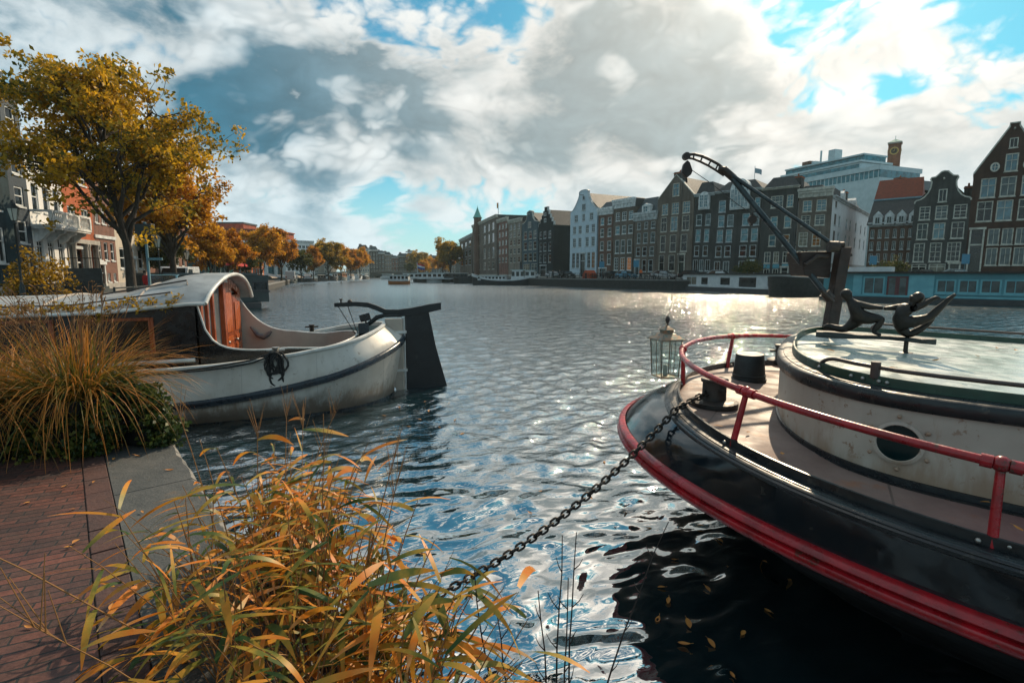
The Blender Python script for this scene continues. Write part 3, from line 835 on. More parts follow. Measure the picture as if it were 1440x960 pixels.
mb.prism([(a.x, a.z), (a.x + .03, a.z - .03), (a.x + .065, a.z - .12), (a.x + .05, a.z - .165), (a.x + .01, a.z - .20), (a.x - .01, a.z - .20), (a.x - .065, a.z - .14), (a.x - .04, a.z - .04)], a.y - .035, a.y + .035)
mb.tube([a + Vector((0, 0, -.2)), a + Vector((.01, 0, -.26))], .012, 6)
hk = mb.build('pulley_block', M_mast, crane, bevel=.008)
mb = MB(); c = cl(1058, 303, .35); mb.lathe([(0, -.02), (.05, -.02), (.05, .02), (0, .02)], c + Vector((0, 0, -.05)), 14, 'y'); mb.tube([c + Vector((0, 0, .03)), c + Vector((0, 0, -.12))], .014, 6); mb.build('pulley', M_steelb, crane, smooth=40)
mb = MB()
mb.tube([cl(968, 236, .55), cl(1000, 258, .45), cl(1035, 286, .33), cl(1090, 322, .2), cl(1131, 354, .1)], .0045, 5)
tip = cl(959, 243, .55)
mb.build('cable', mat('wire', (.05, .05, .05), .5, .5), crane)

# lantern hanging from the crane's line
tipw = at_y(961, 243, 6.6); hookw = at_y(939, 447, 6.6)
lan = thing('lantern', 'weathered copper and glass lantern hanging from the crane line over water', 'lantern', at_y(935, 529, 6.6))
L0 = lan.location
M_copper = mat('aged_copper', (.30, .17, .10), .5, .6, col2=(.12, .16, .14), scale=22, bump=.2)
lv = lambda px, py: at_y(px, py, 6.6) - L0
mb = MB(); mb.tube([tipw - L0, at_y(953, 380, 6.6) - L0, hookw - L0], .0035, 5); mb.build('rope', mat('thin_rope', (.06, .055, .05), .9), lan)
mb = MB(); h0 = hookw - L0; mb.lathe([(0, .03), (.018, .02), (.032, -.02), (.020, -.055), (.008, -.07), (.006, -.11), (0, -.11)], h0, 10); mb.build('hook', M_steelb, lan, smooth=50)
hh = lv(935, 477).z                                                  # eave height of the lantern
wb, wt = .118, .140
rot45 = Matrix.Rotation(R(14), 4, 'Z')
mb = MB(); mb.M = rot45
for k in range(4):
    x, y = ((-1, -1), (1, -1), (1, 1), (-1, 1))[k]; x2, y2 = ((-1, -1), (1, -1), (1, 1), (-1, 1))[(k + 1) % 4]
    mb.tube([(x * wb, y * wb, 0), (x * wt, y * wt, hh)], .0085, 6); mb.tube([(x * wb, y * wb, .006), (x2 * wb, y2 * wb, .006)], .009, 6); mb.tube([(x * wt, y * wt, hh), (x2 * wt, y2 * wt, hh)], .011, 6)
    mb.tube([((x + x2) / 2 * wb, (y + y2) / 2 * wb, 0), ((x + x2) / 2 * wt, (y + y2) / 2 * wt, hh)], .004, 5)
mb.build('frame', M_copper, lan, smooth=50)
mb = MB(); mb.M = rot45; rows = []
for s_, z in ((wt + .035, hh), (wt + .03, hh + .012), (.085, hh + .075), (.060, hh + .085), (.060, hh + .12), (.072, hh + .125), (.03, hh + .16), (.012, hh + .17)):
    rows.append([(sx * s_, sy * s_, z) for sx, sy in ((-1, -1), (1, -1), (1, 1), (-1, 1))])
mb.grid(rows, True); mb.tube([(0, 0, hh + .16), (0, 0, hh + .185)], .010, 8)
mb.tube([(.022 * math.cos(a), 0, hh + .205 + .022 * math.sin(a)) for a in [k * math.pi / 5 for k in range(10)]], .0045, 6, closed=True)
mb.build('roof', M_copper, lan)
glass = bpy.data.materials.new('clear_pane'); glass.use_nodes = True
_n = NT(glass.node_tree); _n.n.clear()
_n.new('ShaderNodeOutputMaterial', {0: _n.new('ShaderNodeMixShader', {0: .16, 1: _n.new('ShaderNodeBsdfTransparent', {0: (.86, .93, .92, 1)}).outputs[0], 2: _n.new('ShaderNodeBsdfGlossy', {'Roughness': .03, 'Color': (.9, .95, .95, 1)}).outputs[0]}).outputs[0]})
for k in range(4):
    x, y = ((-1, -1), (1, -1), (1, 1), (-1, 1))[k]; x2, y2 = ((-1, -1), (1, -1), (1, 1), (-1, 1))[(k + 1) % 4]
    mb = MB(); mb.M = rot45; mb.quad((x * wb, y * wb, .01), (x2 * wb, y2 * wb, .01), (x2 * wt, y2 * wt, hh), (x * wt, y * wt, hh)); mb.build('pane', glass, lan)
mb = MB(); mb.M = rot45; mb.box(-wb, wb, -wb, wb, -.004, .004); mb.build('base', M_copper, lan)
mb = MB(); mb.lathe([(.028, .006), (.028, .15), (.02, .155), (0, .155)], n=12); mb.build('candle', mat('candle_wax', (.55, .5, .42), .6), lan, smooth=40)

# ------------------------------------------------------------------ acrobat statue on its plank
def skin_body(name, joints, bones, mat_, parent, root, sub=2, grow=1.0, head=None):
    """one continuous figure grown round a skeleton: joints {name: (pos, radius)}"""
    names = list(joints); me = bpy.data.meshes.new(name)
    me.from_pydata([tuple(joints[n][0]) for n in names], [(names.index(a), names.index(b)) for a, b in bones], [])
    o = bpy.data.objects.new(name, me); COL.objects.link(o)
    o.modifiers.new('skin', 'SKIN').use_smooth_shade = True
    sd = me.skin_vertices[0].data if me.skin_vertices else None
    if sd is None:
        import bmesh
        bm = bmesh.new(); bm.from_mesh(me); bm.verts.layers.skin.verify(); bm.to_mesh(me); bm.free(); sd = me.skin_vertices[0].data
    for i, n in enumerate(names):
        r = joints[n][1] * grow; sd[i].radius = (r, r) if not isinstance(r, tuple) else r; sd[i].use_root = (n == root)
    s2 = o.modifiers.new('sub', 'SUBSURF'); s2.levels = sub; s2.render_levels = sub
    dg = bpy.context.evaluated_depsgraph_get(); dg.update()
    em = bpy.data.meshes.new_from_object(o.evaluated_get(dg)); em.name = name
    o.modifiers.clear(); o.data = em
    if head:
        import bmesh
        bm = bmesh.new(); bm.from_mesh(em)
        for c, r in head:
            g = bmesh.ops.create_uvsphere(bm, u_segments=14, v_segments=10, radius=r)
            for v in g['verts']: v.co += Vector(c)
        for f in bm.faces: f.smooth = True
        bm.to_mesh(em); bm.free()
    em.materials.clear(); em.materials.append(mat_)
    if parent is not None: o.parent = parent
    return o


M_bronze = mat('dark_bronze', (.010, .009, .008), .45, .3, col2=(.022, .017, .013), scale=14, bump=.25)
M_plank = mat('weathered_plank', (.035, .045, .045), .6, col2=(.015, .018, .018), scale=5, bump=.5, stretch=(1, 6, 6))
pa, pb = Vector((2.76, 4.75, 1.862)), Vector((3.50, 4.30, 1.845))
px_ax = (pb - pa).normalized(); PL = (pb - pa).length; py_ax = Vector((0, 0, 1)).cross(px_ax).normalized()
stat = thing('statue', 'dark bronze statue of two acrobats holding hands on a plank', 'statue', (3.37, 4.46, 1.72))
stat.rotation_euler = (0, 0, math.atan2(px_ax.y, px_ax.x))
Sinv = Matrix.Translation(stat.location) @ Matrix.Rotation(stat.rotation_euler.z, 4, 'Z'); Sinv.invert()
KS = PL / 930
def sv(cx, cy, d=0.0):
    p = pa + px_ax * ((cx - 345) * KS) + Vector((0, 0, .022 + (818 - cy) * KS * 1.04)) + py_ax * d
    return Sinv @ p
mb = MB(); rows = []
for k in range(9):
    f = k / 8; c = Sinv @ (pa + px_ax * (PL * f)); wv = .085 + .012 * math.sin(f * 9) - (.03 if k == 8 else 0)
    t0, t1 = -.022 - .01 * math.sin(f * 6 + 1), .018
    rows.append([(c.x, -wv, c.z + t0), (c.x, wv, c.z + t0), (c.x, wv, c.z + t1), (c.x, -wv, c.z + t1 + .004 * math.sin(f * 13))])
mb.grid(rows, True); mb.add(rows[0], [(0, 1, 2, 3)]); mb.add(rows[-1], [(3, 2, 1, 0)]); mb.build('plank', M_plank, stat, bevel=.006)
mb = MB(); mb.lathe([(.055, .0), (.055, .012), (.018, .02), (.016, .13)], n=12); mb.build('post', M_steelb, stat, smooth=40)


def fig_a():
    J = {}
    k = KS
    def j(n, cx, cy, d, r): J[n] = (sv(cx, cy, d), r * k)
    j('pelvis', 690, 668, 0, 60); j('waist', 676, 622, 0, 50); j('chest', 655, 575, 0, 58); j('neck0', 618, 535, 0, 34); j('neck', 598, 512, 0, 25)
    j('head0', 580, 478, 0, 46); j('head1', 566, 450, 0, 46); j('nose', 612, 470, 0, 15)
    for sd, q in (('n', -1), ('f', 1)):
        d = q * .045
        j('sh' + sd, 664, 548, d, 27); j('el' + sd, 760, 568 - q * 3, d * .8, 20); j('wr' + sd, 836, 572, d * .35, 14); j('ha' + sd, 866, 578, d * .25, 17)
    j('hipf', 740, 672, -.035, 45); j('kneef', 868, 665, -.04, 31); j('calff', 836, 725, -.04, 27); j('ankf', 800, 790, -.04, 17); j('toef', 868, 812, -.04, 11)
    j('hipb', 668, 700, .035, 48); j('thb', 630, 745, .04, 40); j('kneeb', 580, 790, .04, 28); j('calfb', 510, 782, .04, 27); j('ankb', 440, 768, .04, 17); j('toeb', 398, 780, .04, 13); j('heelb', 440, 745, .04, 12)
    B = [('pelvis', 'waist'), ('waist', 'chest'), ('chest', 'neck0'), ('neck0', 'neck'), ('neck', 'head0'), ('head0', 'head1'), ('head0', 'nose')]
    for s in 'nf': B += [('chest', 'sh' + s), ('sh' + s, 'el' + s), ('el' + s, 'wr' + s), ('wr' + s, 'ha' + s)]
    B += [('pelvis', 'hipf'), ('hipf', 'kneef'), ('kneef', 'calff'), ('calff', 'ankf'), ('ankf', 'toef'), ('pelvis', 'hipb'), ('hipb', 'thb'), ('thb', 'kneeb'), ('kneeb', 'calfb'), ('calfb', 'ankb'), ('ankb', 'toeb'), ('ankb', 'heelb')]
    return skin_body('kneeling_figure', J, B, M_bronze, stat, 'pelvis', 2, 1.34, [(sv(568, 464), 50 * KS), (sv(580, 484), 42 * KS), (sv(596, 500), 26 * KS)])


def fig_b():
    J = {}
    k = KS
    def j(n, cx, cy, d, r): J[n] = (sv(cx, cy, d), r * k)
    j('pelvis', 1010, 690, 0, 56); j('waist', 984, 640, 0, 46); j('chest', 1004, 582, 0, 54); j('neck0', 1060, 548, 0, 32); j('neck', 1084, 522, 0, 25)
    j('head0', 1100, 488, 0, 47); j('head1', 1112, 462, 0, 46); j('nose', 1048, 480, 0, 14)
    j('shf', 985, 562, .04, 26); j('elf', 925, 574, .03, 18); j('wrf', 886, 578, .015, 14); j('haf', 868, 581, .01, 15)
    j('shn', 1070, 575, -.04, 27); j('eln', 1150, 530, -.05, 21); j('wrn', 1206, 478, -.05, 13); j('han', 1232, 466, -.05, 15); j('fin', 1262, 470, -.05, 6)
    j('hip1', 1060, 690, -.03, 44); j('knee1', 1200, 640, -.035, 29); j('calf1', 1250, 572, -.035, 26); j('ank1', 1316, 482, -.035, 15); j('toe1', 1366, 428, -.035, 10); j('heel1', 1300, 478, -.035, 11)
    j('hip2', 1010, 730, .03, 44); j('th2', 1036, 770, .035, 38); j('knee2', 1075, 800, .035, 30); j('calf2', 1150, 748, .035, 25); j('ank2', 1214, 690, .035, 15); j('toe2', 1246, 632, .035, 11)
    B = [('pelvis', 'waist'), ('waist', 'chest'), ('chest', 'neck0'), ('neck0', 'neck'), ('neck', 'head0'), ('head0', 'head1'), ('head0', 'nose'),
         ('chest', 'shf'), ('shf', 'elf'), ('elf', 'wrf'), ('wrf', 'haf'), ('chest', 'shn'), ('shn', 'eln'), ('eln', 'wrn'), ('wrn', 'han'), ('han', 'fin'),
         ('pelvis', 'hip1'), ('hip1', 'knee1'), ('knee1', 'calf1'), ('calf1', 'ank1'), ('ank1', 'toe1'), ('ank1', 'heel1'), ('pelvis', 'hip2'), ('hip2', 'th2'), ('th2', 'knee2'), ('knee2', 'calf2'), ('calf2', 'ank2'), ('ank2', 'toe2')]
    return skin_body('balancing_figure', J, B, M_bronze, stat, 'pelvis', 2, 1.34, [(sv(1112, 472), 50 * KS), (sv(1096, 490), 42 * KS), (sv(1078, 508), 26 * KS)])
fig_a(); fig_b()

# ------------------------------------------------------------------ mooring chain from the near bollard to the landing
def chain_points(a, b, sag, n=200):
    out = []
    for i in range(n + 1):
        t = i / n; p = a.lerp(b, t); p.z -= sag * 4 * t * (1 - t); out.append(p)
    return out
def link_mesh(L=.062, Wd=.034, r=.0075):
    pts = []
    for k in range(7): a = -math.pi / 2 + math.pi * k / 6; pts.append(((L - Wd) / 2 + Wd / 2 * math.cos(a), Wd / 2 * math.sin(a), 0))
    for k in range(7): a = math.pi / 2 + math.pi * k / 6; pts.append((-(L - Wd) / 2 + Wd / 2 * math.cos(a), Wd / 2 * math.sin(a), 0))
    return pts
def chain(name, pts, label, M_, L=.062, parent=None):
    mb = MB(); acc = 0; step = L * .74; nxt = 0; k = 0
    for a, b in zip(pts[:-1], pts[1:]):
        d = (b - a).length
        while acc + d >= nxt:
            p = a.lerp(b, (nxt - acc) / d); t = (b - a).normalized()
            s = t.cross(Vector((0, 0, 1))).normalized(); u = s.cross(t)
            ang = R(45) + (math.pi / 2 if k % 2 else 0) + .25 * math.sin(k * 1.9)
            s2 = s * math.cos(ang) + u * math.sin(ang); u2 = t.cross(s2)
            mb.M = Matrix(((t.x, s2.x, u2.x, p.x), (t.y, s2.y, u2.y, p.y), (t.z, s2.z, u2.z, p.z), (0, 0, 0, 1)))
            mb.tube(link_mesh(L, L * .62, L * .125), L * .125, 6, closed=True); nxt += step; k += 1
        acc += d
    mb.M = None
    o = mb.build(name, M_, parent, smooth=60)
    if label: tag(o, label, 'chain')
    return o
M_chain = mat('chain_iron', (.018, .017, .016), .5, .4, col2=(.045, .032, .024), scale=30, bump=.3)
ca = bworld(.50, -.92, zg(.5) + .17); cg = Vector((1.35, 4.21, 1.305)); cb = Vector((-1.31, 2.75, .25))
chain('mooring_chain', [ca.lerp(cg, k / 12) for k in range(12)] + chain_points(cg, cb, .30), 'black iron mooring chain running from the barge bollard to the landing', M_chain, .070)
# ------------------------------------------------------------------ white houseboat with the big rudder on the left
LO_ = Vector((-2.212, 10.926)); LTH = R(71.25)
LA = Vector((-math.sin(LTH), -math.cos(LTH))); lrot = math.atan2(LA.y, LA.x)
lb = thing('houseboat', 'white hulled sailing barge houseboat with mahogany doors and black rudder', 'houseboat', (LO_.x, LO_.y, 0), lrot)
M_lhull = mat('houseboat_hull_paint', (.60, .57, .52), .40, col2=(.48, .44, .38), scale=1.2, bump=.10, bscale=4, streak=.30, coat=.15, seam=1.15, grime=(.0, .75, (.17, .11, .065)), chips=((.20, .13, .08), .7))
M_lrim = mat('houseboat_rim_paint', (.66, .66, .63), .35, col2=(.52, .50, .46), scale=4)
M_lblack = mat('houseboat_black_paint', (.008, .010, .012), .25, col2=(.014, .016, .018), scale=3, bump=.05)
M_lnavy = mat('houseboat_strake_paint', (.010, .022, .034), .3, col2=(.006, .012, .02), scale=5, bump=.08)
M_lbeige = mat('houseboat_inside_paint', (.46, .40, .33), .5, col2=(.38, .32, .27), scale=2, bump=.05)
M_lroof = mat('houseboat_roof_paint', (.34, .355, .36), .38, col2=(.20, .215, .22), scale=2.2, bump=.08, bscale=8)
M_mahog = mat('mahogany', (.40, .085, .022), .25, col2=(.22, .045, .014), scale=3, bump=.05, stretch=(6, 6, .8), coat=.6)
M_teal = mat('houseboat_teal_paint', (.16, .22, .22), .45, col2=(.10, .14, .14), scale=3)
M_tar = mat('rudder_tar', (.004, .007, .009), .5, col2=(.009, .013, .016), scale=2.5, chips=((.04, .042, .04), .7), bump=.2, bscale=6)
M_glassd = mat('boat_window_glass', (.012, .018, .020), .06, spec=.8)
gz = lambda S: 1.512 - .286 * min(S, 4.2) + .034 * min(S, 4.2) ** 2
szf = lambda S: 1.114 - .368 * min(S, 4.2) + .043 * min(S, 4.2) ** 2 + .0
LSM = 15.0
def lout(s0, L, B, k, n=30, ne=22):
    out = []
    for i in range(n + 1):
        f = math.pi / 2 * i / n; out.append((s0 + L * (1 - math.cos(f) ** (2 / k)), B * math.sin(f) ** (2 / k)))
    for i in range(1, ne + 1):
        s = s0 + L + (LSM - s0 - L) * i / ne; out.append((s, B * math.sqrt(max(.0, 1 - max(0, (s - 11) / (LSM - 10.99)) ** 2.2))))
    return out
GL = lout(.438, .977, 1.655, 1.596); SL = lout(.077, 1.496, 1.773, 1.727); WLL = lout(.291, 2.349, 1.621, 2.219); KL = lout(.9, 2.6, 1.35, 2.2)
def lring(o, dz): return [(s, b, dz(s)) for s, b in reversed(o)] + [(s, -b, dz(s)) for s, b in o[1:]]
def lOR(o, dz, d):
    base = lring(o, dz); out = []; n = len(base)
    for i, p in enumerate(base):
        a = base[max(0, i - 1)]; b = base[min(n - 1, i + 1)]; tx, ty = b[0] - a[0], b[1] - a[1]; l = math.hypot(tx, ty) or 1
        out.append((p[0] + ty / l * d, p[1] - tx / l * d, p[2]))
    return out
_m = len(lring(GL, gz)) // 2
lsg = 1 if lOR(GL, gz, .1)[_m][0] < lring(GL, gz)[_m][0] else -1
def LR(o, dz, d): return lOR(o, dz, d * lsg)
def blend(a, b, t, bulge): return [tuple(p[i] * (1 - t) + q[i] * t for i in range(2)) + (p[2] * (1 - t) + q[2] * t,) for p, q in zip(a, b)]
mb = MB()
A_, B_, C_ = LR(GL, lambda s: gz(s) - .02, .0), LR(SL, lambda s: szf(s) + .05, -.01), LR(SL, lambda s: szf(s) - .05, -.015)
Dn = LR(WLL, lambda s: .0, 0); mid = []
for t in (.25, .5, .75):
    r = []
    for p, q in zip(C_, Dn): r.append((p[0] * (1 - t) + q[0] * t - .0, (p[1] * (1 - t) + q[1] * t) * (1 + .035 * math.sin(math.pi * t)), p[2] * (1 - t) + q[2] * t))
    mid.append(r)
mb.grid([A_, blend(A_, B_, .33, 0), blend(A_, B_, .66, 0), B_, C_] + mid + [Dn, LR(KL, lambda s: -.5, 0)])
mb.build('hull', M_lhull, lb, smooth=50)
mb = MB(); mb.grid([LR(WLL, lambda s: .10, .006), LR(WLL, lambda s: .015, .010), LR(WLL, lambda s: -.2, 0)]); mb.build('waterline_band', M_lblack, lb, smooth=60)
mb = MB(); prof = [(-.02, .060), (.018, .062), (.045, .045), (.055, .012), (.055, -.025), (.038, -.055), (-.02, -.06)]
mb.grid([LR(SL, (lambda s, z=z: szf(s) + z), d) for d, z in prof]); mb.build('rubbing_strake', M_lnavy, lb, smooth=45)
mb = MB(); prof = [(.0, -.03), (.028, -.022), (.034, .0), (.022, .022), (-.02, .028), (-.05, .018), (-.056, -.06)]
mb.grid([LR(GL, (lambda s, z=z: gz(s) + z), d) for d, z in prof]); mb.build('gunwale', M_lrim, lb, smooth=45)
mb = MB(); mb.grid([LR(GL, lambda s: gz(s) - .03, -.054), LR(GL, lambda s: gz(s) - .16, -.06)]); mb.build('bulwark', M_teal, lb, smooth=45)
ins = LR(GL, lambda s: gz(s) - .15, -.058); n = len(ins); mb = MB(); rows = []
CW = 1.17                                                             # half width of the cockpit and cabin


def cock(s):
    """half width of the cockpit opening, rounded at its after end"""
    if s < .98: return 0
    return CW * min(1, math.sqrt(max(0, 1 - (1 - min(1, (s - .98) / .75)) ** 2)))
NS = 60
for i in range(NS + 1):
    s = .47 + (LSM - .6) * (i / NS) ** 1.3
    hb = 0
    for (s0, b0), (s1, b1) in zip(GL[:-1], GL[1:]):
        if s0 <= s <= s1: hb = b0 + (b1 - b0) * (s - s0) / max(1e-6, s1 - s0)
    hb = max(.01, hb - .055); c = min(cock(s), hb * .97)
    rows.append((s, hb, c))
for q in (1, -1): mb.grid([[(s, q * hb, gz(s) - .15), (s, q * c, gz(s) - .13)] for s, hb, c in rows])
mb.build('side_deck', M_teal, lb, smooth=50)
# cockpit well
FS = lambda w: 3.42 + .11 * w                                        # the cabin's after face lies slightly askew
CR = [(s, c) for s, hb, c in rows if .97 <= s <= 3.6]
CR = [(.985, .01)] + [(1.0 + .05 * k, cock(1.0 + .05 * k)) for k in range(16)] + [(1.85 + .1 * k, CW) for k in range(1, 18)]
def ztop(s, w):
    d = max(0, FS(w) - s)
    base = gz(s) + .04 - (.10 if s < 1.6 else .10 * max(0, 1 - (s - 1.6) / .6))
    fall = (.60 * math.exp(-d / .10) + .35 * math.exp(-d / .55)) if w > 0 else .98 * math.exp(-d / .42)
    return base + fall * (1.93 - .95)
mb = MB(); mb2 = MB(); tr = MB()
for q in (1, -1):
    top = [(s, q * c, max(ztop(s, q * c), gz(s) - .07)) for s, c in CR if s < FS(q * CW)] + [(FS(q * CW), q * CW, ztop(FS(q * CW), q * CW))]
    out = [(x, y + q * .028, z) for x, y, z in top]
    bot = [(x, y, .32) for x, y, z in top]; botg = [(x, y + q * .028, gz(x) - .14) for x, y, z in top]
    mb.grid([top, bot]); mb2.grid([out, botg]); tr.tube([((a[0] + b[0]) / 2, (a[1] + b[1]) / 2, a[2] + .004) for a, b in zip(top, out)], .019, 8)
mb.build('cockpit_lining', M_lbeige, lb, smooth=50); mb2.build('cockpit_coaming', M_lblack, lb, smooth=50); tr.build('coaming_cap', M_lrim, lb, smooth=60)
mb = MB(); mb.grid([[(s, c, .34) for s, c in CR], [(s, -c, .34) for s, c in CR]]); mb.build('cockpit_floor', M_lblack, lb)
mb = MB(); mb.box(1.5, 3.0, -CW + .012, -CW + .34, .55, .80); mb.build('bench', M_lblack, lb, bevel=.01)
mb = MB(); mb.box(1.7, 3.15, CW - .34, CW - .012, .55, .74); mb.build('bench', M_lblack, lb, bevel=.01)


# cabin: arched roof, black sides with windows, mahogany after face
def arch(v, w=1.42, z0=1.90, rise=.47): return z0 + rise * (1 - (v / w) ** 2) ** .8 if abs(v) < w else z0
sag = lambda s: -.020 * max(0, s - 3.5) - .075 * max(0, min(1.2, s - 3.6))
mb = MB(); secs = []
RS = [None, 3.62, 3.9, 4.2, 4.5, 4.8, 5.1, 5.6, 7, 9, 12]
VV = [-1.42 + 2.84 * k / 20 for k in range(21)]
for t, th in ((0, 0.0), (1, .045)):
    pass
def ra(v, s):
    """roof height: high over the after end, flatter and lower forward"""
    if s is None: return arch(v)
    f = max(0, min(1, (s - 3.7) / 1.3)); f = f * f * (3 - 2 * f); return arch(v, rise=.47 - .24 * f) + sag(s)
def roofrow(s, dz, ex=0): return [((FS(v) - .20 - .08 * (1 - (v / 1.42) ** 2)) if s is None else s, v, ra(v, s) + dz) for v in VV]
up = [roofrow(s, .05) for s in RS]; dn = [roofrow(s, .0) for s in RS]
mb.grid(up); mb.grid(dn); mb.grid([up[0], dn[0]])
mb.grid([[r[0] for r in up], [r[0] for r in dn]]); mb.grid([[r[-1] for r in up], [r[-1] for r in dn]])
roof = mb.build('roof', M_lroof, lb, smooth=40)
mb = MB(); mb.tube([(p[0] - .004, p[1], p[2] - .028) for p in up[0]], .034, 8); mb.tube([(r[-1][0], r[-1][1] + .01, r[-1][2] - .03) for r in up], .03, 8); mb.build('roof_edge', M_lrim, roof, smooth=60)
for s in (4.35, 5.6):
    mb = MB(); mb.tube([(s, v, ra(v, s) + .056) for v in VV], .018, 6); mb.build('roof_batten', M_lbeige, roof, smooth=60)
mb = MB(); mb.tube([(3.7, .98, ra(.98, 3.7) + .04), (3.72, .92, ra(.92, 3.7) + .10), (5.0, .70, ra(.7, 5) + .10), (5.05, .68, ra(.68, 5) + .03)], .013, 6)
mb.tube([(3.9, 1.2, ra(1.2, 3.9) + .07), (5.2, 1.22, ra(1.22, 5.2) + .07), (8, 1.24, ra(1.24, 8) + .07)], .012, 6); mb.build('roof_rail', M_steelb, roof, smooth=60)
# black cabin sides with wooden window posts
for q in (1, -1):
    w = q * 1.27; mb = MB(); S0 = FS(w)
    win = [(4.15, 5.15), (5.45, 6.6), (6.9, 8.1)] if q > 0 else [(4.2, 5.4), (5.8, 7.2)]
    zl, zh_ = 1.18, 1.66; x = S0
    for a, b in win:
        mb.quad((x, w, .75), (a, w, .75), (a, w, 2.02 + sag(a)), (x, w, 2.02 + sag(x))); mb.quad((a, w, .75), (b, w, .75), (b, w, zl), (a, w, zl)); mb.quad((a, w, zh_), (b, w, zh_), (b, w, 2.0 + sag(b)), (a, w, 2.0 + sag(a))); x = b
    mb.quad((x, w, .75), (12, w, .75), (12, w, 1.85), (x, w, 1.85)); mb.build('cabin_wall', M_lblack, lb)
    for a, b in win:
        mb = MB(); mb.box(a, b, w - q * .06 - .005, w - q * .06 + .005, zl, zh_); wn = mb.build('window', M_glassd, lb)
        mb = MB()
        for xx in (a, b - .07): mb.box(xx, xx + .07, w - .03, w + .03, zl, zh_)
        mb.box(a, b, w - .025, w + .025, zl - .05, zl); mb.box(a, b, w - .025, w + .025, zh_, zh_ + .05); mb.build('frame', M_mahog, wn, bevel=.006)
mb = MB(); mb.grid([[(12, w, .75) for w in (-1.27, 1.27)], [(12, w, 1.85) for w in (-1.27, 1.27)]]); mb.build('cabin_front', M_lblack, lb)
mb = MB(); mb.tube([(3.6, 1.32, 1.0), (5, 1.34, .98), (10, 1.34, .98)], .035, 8); mb.build('side_rail', M_lrim, lb, smooth=60)


# after face: arched mahogany bulkhead, glazed on the near half, a pair of panelled doors beyond
def fp(v, z, out=0.0): return (FS(v) - out, v, z)
mb = MB(); rows_t = []
W1 = 1.16
for k in range(25):
    v = -W1 + 2 * W1 * k / 24; rows_t.append(v)
top = [arch(v) - .02 for v in rows_t]
hd = [arch(v * 1.0) - .17 for v in rows_t]
mb.grid([[fp(v, a, 0) for v, a in zip(rows_t, top)], [fp(v, a, 0) for v, a in zip(rows_t, hd)]])
mb.grid([[fp(v, a, .05) for v, a in zip(rows_t, top)], [fp(v, a, .05) for v, a in zip(rows_t, hd)]])
mb.grid([[fp(v, a, .05) for v, a in zip(rows_t, hd)], [fp(v, a, 0) for v, a in zip(rows_t, hd)]])
face = mb.build('after_bulkhead', M_mahog, lb)
def bar(name, v0, v1, z0, z1, o0, o1, m, parent):
    mb = MB(); c = [(v0, z0), (v1, z0), (v1, z1), (v0, z1)]
    vs = [fp(v, z, o0) for v, z in c] + [fp(v, z, o1) for v, z in c]
    mb.add(vs, [(0, 1, 2, 3), (7, 6, 5, 4)] + [(i, i + 4, (i + 1) % 4 + 4, (i + 1) % 4) for i in range(4)]); return mb.build(name, m, parent, bevel=.006)
bar('corner_post', -.06, .07, .36, arch(0) - .1, -.02, .09, M_mahog, face)
for v0, v1 in ((.50, .58), (.80, .86), (1.08, 1.16)): bar('mullion', v0, v1, .36, arch(v0) - .1, .0, .06, M_mahog, face)
bar('lower_panel', .07, 1.16, .36, .80, .0, .03, M_mahog, face)
for v0, v1 in ((.07, .50), (.58, .80), (.86, 1.08)): bar('pane', v0, v1, .8, arch(v1) - .17, .005, .014, mat('door_glass', (.20, .23, .24), .05, spec=.9, col2=(.10, .12, .125), scale=2), face)
for v0, v1 in ((-.60, -.08), (-1.14, -.62)):
    d = bar('door', v0, v1, .38, arch(v0 if abs(v0) > abs(v1) else v1) - .12, .0, .045, M_mahog, lb)
    for z0, z1 in ((.46, 1.02), (1.10, 1.20), (1.28, arch(v0) - .26)):
        bar('panel', v0 + .09, v1 - .08, z0, z1, .05, .06, mat('mahogany_bright', (.55, .13, .03), .22, col2=(.38, .08, .02), scale=3, stretch=(6, 6, .8), coat=.6), d)
    mb = MB(); mb.ball(fp(v1 - .05, 1.1, .075), .03, 8); mb.build('handle', M_brass, d, smooth=60)
mb = MB(); mb.lathe([(.0, -.06), (.05, -.06), (.05, .06), (0, .06)], fp(0, arch(0) - .07, .1), 12); mb.build('deck_light', M_lrim, lb, smooth=40)
# coat or boat-hook hanging inside the far coaming
mb = MB(); mb.tube([(3.08, -1.10, 1.30), (2.95, -1.08, 1.12), (2.84, -1.08, 1.08), (2.74, -1.08, 1.14), (2.68, -1.09, 1.20)], [.02, .05, .06, .05, .025], 8); (mb.build('canvas_bag', mat('canvas_rag', (.10, .11, .13), .9, col2=(.2, .16, .13), scale=9), lb, smooth=60))

# rudder, stern post and tiller
mb = MB(); mb.prism([(.46, .42), (.08, -.3), (.08, 1.48), (.42, 1.48), (.40, .9)][::-1], -.07, .07); mb.build('stern_post', M_lbeige, lb, bevel=.012)
mb = MB(); mb.tube([(.05, 0, 1.50), (.05, 0, -.1)], .022, 8)
for z in (1.18, .38): mb.box(.0, .34, -.085, .085, z, z + .05)
mb.build('rudder_iron', M_lrim, lb, smooth=40)
mb = MB(); pr_ = [(.02, -.3), (.015, 1.58), (-.46, 1.70), (-.50, 1.50), (-.62, .85), (-.84, .02), (-.86, -.3)]
mb.prism([(x, z) for x, z in pr_], -.045, .045); rd = mb.build('rudder', M_tar, lb, bevel=.012)
mb = MB(); mb.box(-.58, -.02, -.052, .052, .52, .56); mb.build('rudder_strap', M_tar, rd)
TP = [(-.74, 1.725, .055, .075), (-.5, 1.685, .055, .085), (-.1, 1.612, .055, .085), (.15, 1.600, .052, .070), (.40, 1.625, .050, .055), (.58, 1.71, .048, .055), (.75, 1.775, .045, .05), (1.0, 1.80, .045, .045), (1.40, 1.785, .04, .04)]
